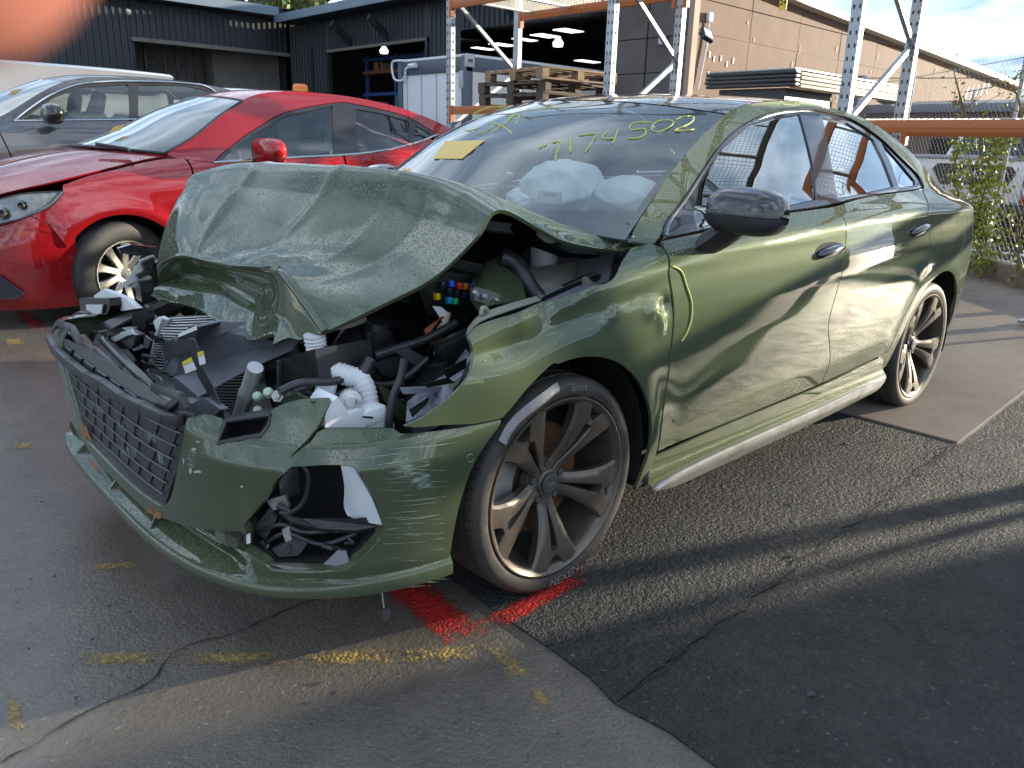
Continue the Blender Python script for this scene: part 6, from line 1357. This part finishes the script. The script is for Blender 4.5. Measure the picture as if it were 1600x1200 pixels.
p = U(1038,63,'x',12.93); sc_ = thing('security_camera', p, 'small white dome security camera on the dark panel wall', 'camera'); m = MB(); m.lathe([(0,-.10),(.05,-.09),(.075,-.05),(.08,.06),(.07,.09),(0,.09)], p+[-.08,0,0], (0,0,1), 16); m.build('body', WHITEP, sc_); m = MB(); m.lathe([(0,-.105),(.04,-.10),(.045,-.09)], p+[-.09,0,0], (0,0,1), 12); m.build('lens', DARKB, sc_)
# site office container
CW_ = pbr('container_white', (.68,.69,.72), .45, var=.05, vscale=2); CG = pbr('container_trim', (.075,.09,.12), .45)
ct = thing('site_office', (9.2,11.6,.2), 'pale grey site office container with dark blue corner frame', 'container'); xA, yL, yR, zT = 9.05, 12.75, 10.45, 2.9
m = MB(); m.box((xA,yR+.1,.25),(xA+5,yL-.1,zT-.3)); m.build('wall', CW_, ct, smooth=False)
for y in np.arange(yR+.45, yL-.2, .52): wbox('panel_joint', (xA-.012,y,.3), (xA+.004,y+.03,zT-.32), pbr('joint_grey', (.42,.43,.46), .5) if 'joint_grey' not in MATS else MATS['joint_grey'], ct)
wbox('top_rail', (xA-.03,yR,zT-.3), (xA+5,yL+.02,zT-.02), CG, ct, .01); wbox('bottom_rail', (xA-.03,yR,.2), (xA+5,yL+.02,.36), CG, ct, .01)
for y in (yR, yL-.12): wbox('corner_post', (xA-.04,y,.2), (xA+.14,y+.14,zT), CG, ct, .01)
wbox('roof', (xA+.02,yR+.03,zT-.02), (xA+5,yL,zT+.03), WHITEP, ct)
wbox('corner_casting', (xA-.05,yR-.02,zT-.22), (xA+.18,yR+.03,zT+.02), pbr('pale_casting', (.45,.45,.44), .5), ct, .01)
for q in ((.02,.0),(.12,.0)): m = MB(); m.lathe([(0,.0),(.035,.0)], (xA+.02+q[0]*.6,yR-.025,zT-.10), (0,-1,0), 12); m.build('casting_hole', DARKB, ct)
wbox('side_wall', (xA+.14,yR-.01,.36), (xA+5,yR+.09,zT-.3), pbr('container_sunlit', (.62,.60,.54), .5), ct)  # same white container; the warm sunlight on this side is put into the colour
hs = thing('power_lead', U(622,98,'x',xA-.06), 'white power lead looped over the container top and plugged into its frame', 'cable')
m = MB(); m.tube(cr(np.array(pl([(632,95),(620,95),(613,98),(613,112),(617,124),(627,126),(633,118),(634,108),(642,104)], 'x', xA-.08)), 6), .022, 8); m.build('lead', WHITEP, hs); p = U(644,103,'x',xA-.08); m = MB(); m.tube([p+[0,.10,0], p+[0,-.14,0]], .05, 10); m.build('plug', CW_, hs)
wbox('socket_box', U(721,124,'x',xA-.03)-[.02,.07,.16], U(721,124,'x',xA-.03)+[.02,.07,.16], pbr('socket_grey', (.40,.42,.43), .5), ct, .01); m = MB(); m.tube([U(721,130,'x',xA-.03), U(722,190,'x',xA-.03)], .012, 6); m.build('conduit', MATS['socket_grey'], ct)
# ------------------------------------------------------------------ pallet rack run between yard and sheds
GALV = pbr('galvanised', (.34,.36,.385), .42, .7, var=.2, vscale=9, bump=.05, bscale=60); ORG = pbr('orange_beam', (.46,.13,.028), .45, var=.12, vscale=5, col2=(.40,.13,.04)); HOLE = pbr('slot_dark', (.03,.03,.035), .8)
rk = thing('pallet_rack', (6,2,.1), 'galvanised pallet racking with orange beams and mesh decks behind the cars', 'rack')
XF, XB = 5.42, 6.62; HT = 6.3; FY = [6.42, 3.67, 1.01, -.70, -3.42, -6.1]
for fy in FY:
    for x in (XF, XB):
        m = MB()
        m.box((x-.035,fy-.05,.05),(x+.035,fy-.046,HT)); m.box((x-.035,fy-.046,.05),(x-.031,fy+.05,HT)); m.box((x+.031,fy-.046,.05),(x+.035,fy+.05,HT)); m.box((x-.031,fy+.02,.05),(x-.012,fy+.024,HT)); m.box((x+.012,fy+.02,.05),(x+.031,fy+.024,HT))
        up = m.build('upright', GALV, rk, smooth=False); m = MB()
        for z in np.arange(.3, 4.2, .10):
            if x == XF or fy < 4:
                for yy in (-.025, .025): m.add([(x-.0362,fy+yy-.008,z-.016),(x-.0362,fy+yy+.008,z-.016),(x-.0362,fy+yy+.008,z+.016),(x-.0362,fy+yy-.008,z+.016)], [(0,1,2,3)])
                m.add([(x-.012,fy-.0512,z-.014),(x+.012,fy-.0512,z-.014),(x+.012,fy-.0512,z+.014),(x-.012,fy-.0512,z+.014)], [(0,1,2,3)])
        if m.V: m.build('upright_slot', HOLE, up, kind='stuff', smooth=False)
        wbox('foot_plate', (x-.07,fy-.08,.03+float(gz(fy))), (x+.07,fy+.08,.05+float(gz(fy))), GALV, rk)
    zz = [.5, 1.45, 2.22, 3.05, 3.9, 4.8, 5.7]
    for i in range(6):
        a = (XF, fy, zz[i]) if i % 2 else (XB, fy, zz[i]); b = (XB, fy, zz[i+1]) if i % 2 else (XF, fy, zz[i+1]); m = MB(); m.bar(a, b, .042, .042, up=(0,1,0)); m.build('brace', GALV, rk, smooth=False)
STLD = pbr('weathered_beam', (.09,.075,.062), .5, .3, var=.2, vscale=5)
WIRE = pbr('deck_wire', (.60,.58,.52), .45, .4)
def bay(y1, y0, z, deck=True, bm=None):
    for x in (XF-.045, XB+.045 if 0 else XB-.02):
        m = MB(); yy0 = y0; m.box((x-.025,yy0+.055,z-.10),(x+.025,y1-.055,z), None, .004); m.box((x-.029,yy0+.06,z-.062),(x-.024,y1-.06,z-.04)); m.build('beam', bm or ORG, rk, auto=30)
        for yy, s in ((y1-.055, -1), (yy0+.055, 1)): wbox('beam_connector', (x-.032,min(yy,yy+s*.05),z-.19), (x+.03,max(yy,yy+s*.05),z+.01), bm or ORG, rk)
    if deck:
        m = MB(); n = int((y1-y0)/.055)
        for i in range(n):
            y = y0+.08+i*(y1-y0-.16)/n; m.box((XF-.06,y-.002,z+.003),(XB,y+.002,z+.007))
        for x in np.linspace(XF-.05, XB-.05, 12): m.box((x-.002,y0+.07,z+.007),(x+.002,y1-.07,z+.011))
        m.build('mesh_deck', WIRE, rk, kind='stuff', smooth=False)
        for y in np.linspace(y0+.3, y1-.3, 4): wbox('deck_channel', (XF,y-.02,z-.03), (XB-.05,y+.02,z-.002), WIRE, rk)
for i in range(len(FY)-1):
    bay(FY[i], FY[i+1], 2.98, True); bay(FY[i], FY[i+1], 4.45, True, STLD); bay(FY[i], FY[i+1], 5.9, i > 1, STLD)
bay(FY[0], FY[1], 1.70, False); bay(FY[1], FY[2], 1.45, True); bay(FY[2], FY[3], 1.51, True); bay(FY[3], FY[4], 1.51, True)
for zz_, i in ((1.51, 3),): pass
p = U(1224,4,'x',XF-.08); m = MB(); m.box(p-[.003,.035,.06],p+[.003,.035,.06]); tg = m.build('beam_tag', pbr('tag_yellow', (.75,.55,.03), .5), rk, smooth=False)
V, F = text_mesh('24', .06, bold=True); mk('tag_print', p+np.stack([np.full(len(V), -.0042), V[:, 1]*0-V[:, 0], V[:, 1]], 1), F, LETD, tg, False)
# pallets on the left bay
WOOD = pbr('pallet_wood', (.24,.17,.11), .8, var=.35, vscale=7, bump=.2, bscale=40); WOOD2 = pbr('pale_pallet_wood', (.28,.195,.12), .8, var=.25, vscale=7, bump=.2, bscale=40); WOODD = pbr('dark_pallet_wood', (.09,.065,.05), .85, var=.3, vscale=7)
def pallet(cx, cy, z, rz, mat, label, L=1.2, Wd=1.16):
    t = thing('pallet', (cx, cy, z), label, 'pallet', 'wooden pallets stacked on the rack'); M = Matrix.Translation((cx, cy, z)) @ Matrix.Rotation(rz, 4, 'Z')
    for i in range(7):
        y = -Wd/2+.05+i*(Wd-.1)/6; m = MB(); m.box((-L/2,y-.05,.115),(L/2,y+.05,.137), M, .003); m.build('deck_board', mat, t)
    for x in (-L/2+.05, 0, L/2-.05): m = MB(); m.box((x-.05,-Wd/2,.095),(x+.05,Wd/2,.115), M); m.build('stringer_board', mat, t, smooth=False)
    for x in (-L/2+.05, 0, L/2-.05):
        for y in (-Wd/2+.06, 0, Wd/2-.06): m = MB(); m.box((x-.05,y-.06,.02),(x+.05,y+.06,.095), M); m.build('block', mat, t, smooth=False)
    for y in (-Wd/2+.06, 0, Wd/2-.06): m = MB(); m.box((-L/2,y-.05,0),(L/2,y+.05,.02), M); m.build('bottom_board', mat, t, smooth=False)
    return t
zb = 1.703
pc = U(850,150,'x',6.0)
pallet(6.0, pc[1], zb, .0, WOODD, 'dark wooden pallet at the bottom of the stack on the rack'); pallet(6.02, pc[1]+.04, zb+.14, .05, WOODD, 'dark wooden pallet in the middle of the stack on the rack'); pallet(6.0, pc[1]-.1, zb+.28, -.10, WOOD2, 'pale weathered pallet on top of the stack on the rack')
# flat pack of ribbed panels over the wreck's roof line
q0, q1 = U(1102,136,'x',5.5), U(1243,138,'x',5.5); fp = thing('ribbed_panel_pack', (5.5,q1[1],q0[2]), 'flat pack of ribbed panels with black front and cream side above the wrecked car roof', 'panel pack')
yl, yr_, zb_2 = q0[1], q1[1], q0[2]-.02
for k in range(4): wbox('front_rib', (5.48-.01*(k % 2),yr_,zb_2+k*.036), (5.56,yl-.012*abs(k-1.5),zb_2+k*.036+.030), BLK, fp, .006)
for k in range(4): wbox('side_rib', (5.57,yr_-.012+.006*(k % 2),zb_2-.01+k*.036), (7.9,yr_+.10,zb_2+k*.036+.018), pbr('cream_rib', (.72,.66,.48), .5) if 'cream_rib' not in MATS else MATS['cream_rib'], fp, .004)
wbox('top_panel', (5.50,yr_+.02,zb_2+.145), (7.9,yl-.02,zb_2+.155), GALV, fp); wbox('support_frame', (5.6,yr_+.15,1.463), (6.5,yl-.1,zb_2-.004), BLK, fp)
p = U(1300,132,'x',6.6); m = MB(); m.bar(p+[-.25,.05,0], p+[.25,-.05,0], .03, .03); m.bar(p, p-[0,0,.12], .02, .02); m.build('clamp', BLK, fp, smooth=False)
# ------------------------------------------------------------------ fence, ute, house, plants
kb0, kb1 = np.array([6.3,-1.35]), np.array([11.6,3.95]); kd = (kb1-kb0)/np.linalg.norm(kb1-kb0); kn = np.array([kd[1], -kd[0]])
kerb = MB(); kerb.bar(np.r_[kb0, .0+.06], np.r_[kb1, .16], .18, .22, bev=.015); tagp(kerb.build('kerb', CONC), kind='structure')
fe = thing('chain_link_fence', (*kb0, .1), 'galvanised chain link fence on a low concrete kerb beside the racks', 'fence')
L_ = np.linalg.norm(kb1-kb0); m = MB(); s_ = .062; ztop = 2.25
def fpt(u, z, o=0): p = kb0+kd*u+kn*o; return (p[0], p[1], z)
for d_ in (1, -1):
    for u in np.arange(-2.2, L_+2.2, s_*1.414):
        u0, z0, u1, z1 = u, .18, u+d_*2.07, ztop
        if u0 < 0 or u1 < 0: t = (0-min(u0, u1))/abs(u1-u0)
        a0, a1 = max(0, min(u0, u1)), min(L_, max(u0, u1))
        if a1 <= a0: continue
        za = z0+(a0-u0)/(u1-u0)*(z1-z0); zb3 = z0+(a1-u0)/(u1-u0)*(z1-z0); P = [fpt(a0, za), fpt(a1, zb3)]; w = .0016
        m.add([P[0], P[1], np.add(P[1], (0, 0, w*2)), np.add(P[0], (0, 0, w*2)), np.add(P[0], (kn[0]*w, kn[1]*w, w)), np.add(P[1], (kn[0]*w, kn[1]*w, w))], [(0,1,5,4),(4,5,2,3),(0,3,2,1)])
m.build('wire_mesh', GALV, fe, kind='stuff', smooth=False)
for u in (.05, 2.6, 5.1, L_-.1): m = MB(); m.tube([fpt(u, .1, .03), fpt(u, 2.3, .03)], .024, 10); m.build('fence_post', GALV, fe)
m = MB(); m.tube([fpt(0, .45, .0), fpt(L_, .45, 0)], .003, 5); m.build('tension_wire', GALV, fe); m = MB(); m.tube([fpt(0, 2.22, .0), fpt(L_, 2.22, 0)], .004, 5); m.build('tension_wire', GALV, fe)
LEAF = pbr('vine_leaf', (.13,.20,.03), .5, col2=(.36,.36,.06), vscale=14); STEM = pbr('vine_stem', (.16,.12,.07), .8); nn_, ll_ = LEAF.node_tree.nodes, LEAF.node_tree.links
def vine(pts, x, nleaf, sx, label, szs=(.035,.07)):
    P = np.array(pl(pts, 'x', x)); v = thing('climbing_plant', P[0], label, 'plant', 'vines on the fence'); C_ = cr(P, 8); m = MB(); m.tube(C_, np.linspace(.016, .004, len(C_)), 6); m.build('stem', STEM, v)
    for k in range(5): 
        c0 = C_[rng.integers(2, len(C_)-2)]; m = MB(); m.tube([c0, c0+rng.normal(0, .10, 3)+[0,0,.05], c0+rng.normal(0, .18, 3)+[0,0,.12]], [.007,.005,.002], 5); m.build('twig', STEM, v)
    m = MB()
    for k in range(nleaf):
        c0 = C_[rng.integers(0, len(C_))]+rng.normal(0, 1, 3)*[.08, sx, .09]; s_ = rng.uniform(*szs); a = rng.normal(0, 1, 3); a /= np.linalg.norm(a); b = np.cross(a, rng.normal(0, 1, 3)); b /= np.linalg.norm(b)+1e-9; n_ = np.cross(a, b)
        m.add([c0-a*s_*.5, c0-a*s_*.1+b*s_*.34+n_*s_*.1, c0+a*s_*.55, c0-a*s_*.1-b*s_*.34+n_*s_*.1, c0+a*s_*.1], [(0,1,4),(1,2,4),(2,3,4),(3,0,4)])
    m.build('leaves', LEAF, v, kind='stuff', smooth=False); return v
vine([(1495,400),(1500,330),(1492,270),(1500,215)], 7.95, 330, .05, 'slim leafy vine climbing the fence beside the wrecked car boot'); vine([(1535,415),(1528,350),(1540,290),(1550,215)], 7.75, 900, .12, 'bushy green vine climbing the fence in front of the white ute', (.04,.08))
vine([(1590,425),(1592,380),(1585,345)], 7.4, 60, .05, 'low leafy shoot at the foot of the fence'); vine([(1510,185),(1500,150),(1490,110)], 7.8, 50, .05, 'thin vine tip above the orange rack beam', (.03,.05)); vine([(1598,190),(1590,150),(1570,125)], 7.6, 60, .06, 'yellow green vine tips above the fence by the picture edge', (.03,.05))
# white ute behind the fence
ut = thing('parked_ute', (12.5,1.2,.0), 'white ute with a black tailgate panel and red tail lamps behind the fence', 'ute'); UW = pbr('ute_white', (.72,.72,.73), .3, coat=1); xu = 11.5
yl2, yr2 = 2.85, 1.0
wbox('tailgate', (xu,yr2+.12,.62), (xu+.12,yl2,1.22), UW, ut, .02); wbox('tray_side', (xu+.05,yr2-.15,.55), (xu+1.6,yr2+.0,1.22), UW, ut, .02); wbox('tray_side', (xu+.05,yl2,.55), (xu+1.6,yl2+.15,1.22), UW, ut, .02); wbox('tailgate_trim', (xu-.02,yr2,1.20), (xu+.10,yl2,1.26), GALV, ut, .01)
m = MB(); q = [(2.35,1.06),(2.28,1.14),(1.30,1.12),(1.22,1.04),(1.30,.86),(2.20,.84)]; m.poly_ext([(xu-.004,y,z) for y, z in q], [-.02,0,0]); pnl = m.build('tailgate_panel', BLK, ut, smooth=False)
V, F = text_mesh('HILUX', .15, bold=True); mk('lettering', np.stack([np.full(len(V), xu-.027), 1.78-V[:, 0]*1.1, .99+V[:, 1]], 1), F, WHITEP, ut, False); V, F = text_mesh('ROGUE', .09, bold=True); mk('lettering', np.stack([np.full(len(V), xu-.003), 1.40-V[:, 0], .78+V[:, 1]], 1), F, GREYP, ut, False)
for y in (yr2-.06, yl2+.02):
    for k, (z0, z1, mm) in enumerate(((.62,.72,TAIL),(.73,.84,WHITEP),(.85,.98,TAIL),(.99,1.12,TAIL))): wbox('tail_lamp', (xu-.02,y,z0), (xu+.1,y+.16,z1), mm, ut, .01)
wbox('rear_bumper', (xu-.12,yr2-.1,.38), (xu+.1,yl2+.1,.58), BLK, ut, .03); wbox('tow_bar', (xu-.2,1.85,.32), (xu,1.95,.4), BLK, ut)
m = MB(); m.poly_ext([(xu+1.6,2.75,1.25),(xu+1.6,1.0,1.25),(xu+1.85,1.15,1.75),(xu+1.85,2.6,1.75)], [2.0,0,0]); m.build('cab', UW, ut, smooth=False); m = MB(); m.poly_ext([(xu+1.59,2.65,1.28),(xu+1.59,1.1,1.28),(xu+1.81,1.22,1.69),(xu+1.81,2.52,1.69)], [-.01,0,0]); m.build('rear_window', DARKB, ut, smooth=False)
wbox('body', (xu+1.6,.95,.45), (xu+5,2.95,1.25), UW, ut, .03); wbox('chassis', (xu,1.1,.35), (xu+5,2.8,.6), BLK, ut)
for y in (.95, 2.75):
    for x in (xu+.95, xu+4.1): m = MB(); m.lathe([(0,0),(.2,0),(.22,.02),(.37,.01),(.38,-.03),(.38,-.25)], (x,y+.0,.38), (0,-1 if y < 1.5 else 1,0), 28); m.build('wheel', RUBBER, ut, auto=35)
p = U(1552,396,'x',10.6); m = MB(); m.box(p-[.05,.4,.03],p+[.05,.4,.03], None, .02); tagp(m.build('white_offcut', WHITEP), 'long white plastic offcut lying behind the fence under the ute', 'offcut')
# brick house
m_, n_, l_, b_ = nt_mat('brick'); tc = n_.new('ShaderNodeTexCoord'); mp = n_.new('ShaderNodeMapping'); mp.inputs['Rotation'].default_value = (math.radians(90), 0, math.radians(90)); bk = n_.new('ShaderNodeTexBrick'); l_.new(tc.outputs['Object'], mp.inputs[0]); l_.new(mp.outputs[0], bk.inputs['Vector'])
bk.inputs['Color1'].default_value = (.22,.075,.045,1); bk.inputs['Color2'].default_value = (.15,.05,.035,1); bk.inputs['Mortar'].default_value = (.20,.15,.12,1); bk.inputs['Scale'].default_value = 4.0; bk.inputs['Mortar Size'].default_value = .03; l_.new(bk.outputs[0], b_.inputs['Base Color']); b_.inputs['Roughness'].default_value = .85
bh = thing('brick_house', (24,5,0), 'low red brick house with grey gutter behind the white ute', 'house'); wbox('wall', (22,-9,-.3), (30,8.6,2.35), m_, bh); wbox('gutter', (21.8,-9.2,2.36), (22.0,8.7,2.58), pbr('gutter_grey', (.22,.25,.30), .5), bh, .01)
m = MB(); m.add([(21.9,-9.3,2.58),(21.9,8.8,2.58),(26,8.8,2.9),(26,-9.3,2.9),(30.2,8.8,2.58),(30.2,-9.3,2.58)], [(0,1,2,3),(3,2,4,5)]); m.build('roof', pbr('house_roof', (.16,.17,.19), .6), bh, smooth=False)
wbox('window', (21.97,4.9,.9), (22.02,6.2,1.7), DARKB, bh)
an_ = thing('aerial', U(1517,162,'x',23), 'thin television aerial above the brick house roof', 'aerial'); m = MB(); m.tube([U(1517,168,'x',23),U(1522,140,'x',23)], .03, 6); m.build('mast', GALV, an_); m = MB(); m.tube([U(1507,144,'x',23),U(1550,136,'x',23)], .02, 6); m.build('boom', GALV, an_)
for k in range(5): q = U(1510+8*k,143-1.6*k,'x',23); m = MB(); m.tube([q-[.0,.0,.18], q+[.1,0,.12]], .012, 5); m.build('element', GALV, an_)
for px, py, r_ in ((1345,130,.30), (1391,150,.34)):
    c = U(px, py, 'x', 21); v = thing('roof_ventilator', c, 'rounded grey roof ventilator beside the left rack post' if px < 1360 else 'rounded grey roof ventilator between the two rack posts', 'ventilator', 'roof ventilators'); m = MB(); m.lathe([(0,r_*.7),(r_*.6,r_*.6),(r_,r_*.1),(r_*.95,-r_*.4),(r_*.5,-r_*.6)], c, (0,0,1), 18); m.build('dome', GALV, v); m = MB(); m.tube([c-[0,0,r_*.5], (c[0],c[1],2.5)], r_*.35, 10); m.build('duct', GALV, v)
m = MB(); m.tube([U(1350,122,'x',21),U(1620,122,'x',21)], .012, 5); tagp(m.build('overhead_wire', BLK), 'thin dark wire strung across the brown wall', 'wire')
# trees behind the left shed
TL = pbr('tree_leaf', (.075,.105,.03), .6, col2=(.14,.17,.05), vscale=3); BARK = pbr('bark', (.12,.09,.07), .9)
def tree(cx, cy, h, r, label, n=2600):
    t = thing('tree', (cx, cy, 0), label, 'tree', 'trees behind the warehouse'); m = MB(); m.tube([(cx,cy,0),(cx+.2,cy,h*.35),(cx,cy+.2,h*.7)], [.35,.26,.12], 10); m.build('trunk', BARK, t)
    for k in range(7): a = rng.uniform(0, 6.28); m = MB(); m.tube([(cx,cy,h*.4+k*.5),(cx+math.cos(a)*r*.4,cy+math.sin(a)*r*.4,h*.55+k*.4),(cx+math.cos(a)*r*.8,cy+math.sin(a)*r*.8,h*.62+k*.42)], [.14,.09,.03], 7); m.build('limb', BARK, t)
    cl = rng.normal(0, 1, (26, 3)); cl /= np.linalg.norm(cl, axis=1)[:, None]; cl *= rng.uniform(.45, 1, (26, 1))*[r, r, r*.62]; m = MB()
    for k in range(n):
        c0 = np.array([cx, cy, h*.75])+cl[rng.integers(0, 26)]+rng.normal(0, .26*r*.5, 3); s_ = rng.uniform(.12, .30); a = rng.normal(0, 1, 3); a /= np.linalg.norm(a); b = np.cross(a, rng.normal(0, 1, 3)); b /= np.linalg.norm(b)+1e-9
        m.add([c0-a*s_, c0+b*s_*.5, c0+a*s_, c0-b*s_*.5], [(0,1,2,3)])
    m.build('crown', TL, t, kind='stuff', smooth=False)
def at_depth(px, py, d): return CAM+ray(px, py)*d
for px, py, d, h_, r_, lb in ((400,6,42,9.8,3.4,'leafy tree rising behind the left warehouse roof'), (475,8,46,9.6,1.9,'small round tree showing in the notch between warehouse roofs'), (250,-30,44,12,4,'tall leafy tree behind the far left warehouse')):
    q = at_depth(px, py, d); tree(q[0], q[1], q[2]/.70, r_, lb, 2600)

# unseen shed added right of the yard to keep the low sun off the asphalt
ns = thing('sun_blocker_shed', (18,-12,0), 'grey corrugated neighbouring shed to the right of the yard', 'building')
corrugated('wall', (12,-6.15), (12,-26), -.1, 2.55, FASC, ns, nrm=(-1,0)); wbox('inner_wall', (12.1,-26,-.1), (13.0,-6.16,2.55), DKIN, ns); wbox('roof', (11.8,-26.3,2.55), (13.1,-6.14,2.64), FASC, ns)
# ------------------------------------------------------------------ the photographer's hand: one fingertip reaches into the upper left corner, out of focus
SKIN = pbr('skin', (.36,.135,.10), .5, var=.12, vscale=60, bump=.05, bscale=900); SKIN.node_tree.nodes['Principled BSDF'].inputs['Subsurface Weight'].default_value = .15
SKIN.node_tree.nodes['Principled BSDF'].inputs['Subsurface Radius'].default_value = (.006,.002,.001)
def cw(x, y, z): return CAM+CR*x+CU*y+CF*z
hv = [(-.104,-.004,-.035,.030), (-.112,-.055,-.060,.026), (-.125,-.13,-.10,.030), (-.15,-.22,-.16,.038)]
fing = [[(-.098,.022,-.010,.0115),(-.082,.042,.018,.0100),(-.052,.041,.038,.0100),(-.036,.0305,.0435,.0112),(-.0252,.0240,.0445,.0112)],
        [(-.110,.024,-.012,.0115),(-.120,.048,.012,.0100),(-.106,.052,.034,.0090),(-.094,.046,.046,.0078)],
        [(-.120,.018,-.018,.0110),(-.140,.038,.002,.0095),(-.136,.040,.026,.0085),(-.126,.032,.040,.0075)],
        [(-.126,.004,-.026,.0100),(-.148,.016,-.010,.0085),(-.150,.018,.012,.0075),(-.142,.010,.024,.0066)],
        [(-.086,-.018,-.030,.0130),(-.068,-.020,-.006,.0110),(-.060,-.008,.014,.0095)]]
vs = list(hv); es = [(0, 1), (1, 2), (2, 3)]
for f in fing:
    b = len(vs); vs += f; es += [(0, b)]+[(b+i, b+i+1) for i in range(len(f)-1)]
me = bpy.data.meshes.new('hand'); pv = np.array([cw(*v[:3]) for v in vs]); o0 = pv[0]; me.from_pydata((pv-o0).tolist(), es, []); hd = bpy.data.objects.new('hand', me); COL.objects.link(hd); hd.location = o0
sk = hd.modifiers.new('skin', 'SKIN'); 
for i, v in enumerate(vs): me.skin_vertices[0].data[i].radius = (v[3], v[3]); me.skin_vertices[0].data[i].use_root = i == 0
sk.use_smooth_shade = True; sb_ = hd.modifiers.new('smooth', 'SUBSURF'); sb_.levels = sb_.render_levels = 2; me.materials.append(SKIN)
dg = bpy.context.evaluated_depsgraph_get(); dg.update(); m2 = bpy.data.meshes.new_from_object(hd.evaluated_get(dg)); hd.modifiers.clear(); hd.data = m2
for p_ in m2.polygons: p_.use_smooth = True
tagp(hd, 'bare hand close to the lens with one blurred fingertip in the upper left corner', 'hand')
cam.dof.use_dof = True; cam.dof.focus_distance = 2.9; cam.dof.aperture_fstop = cam.lens/2.9
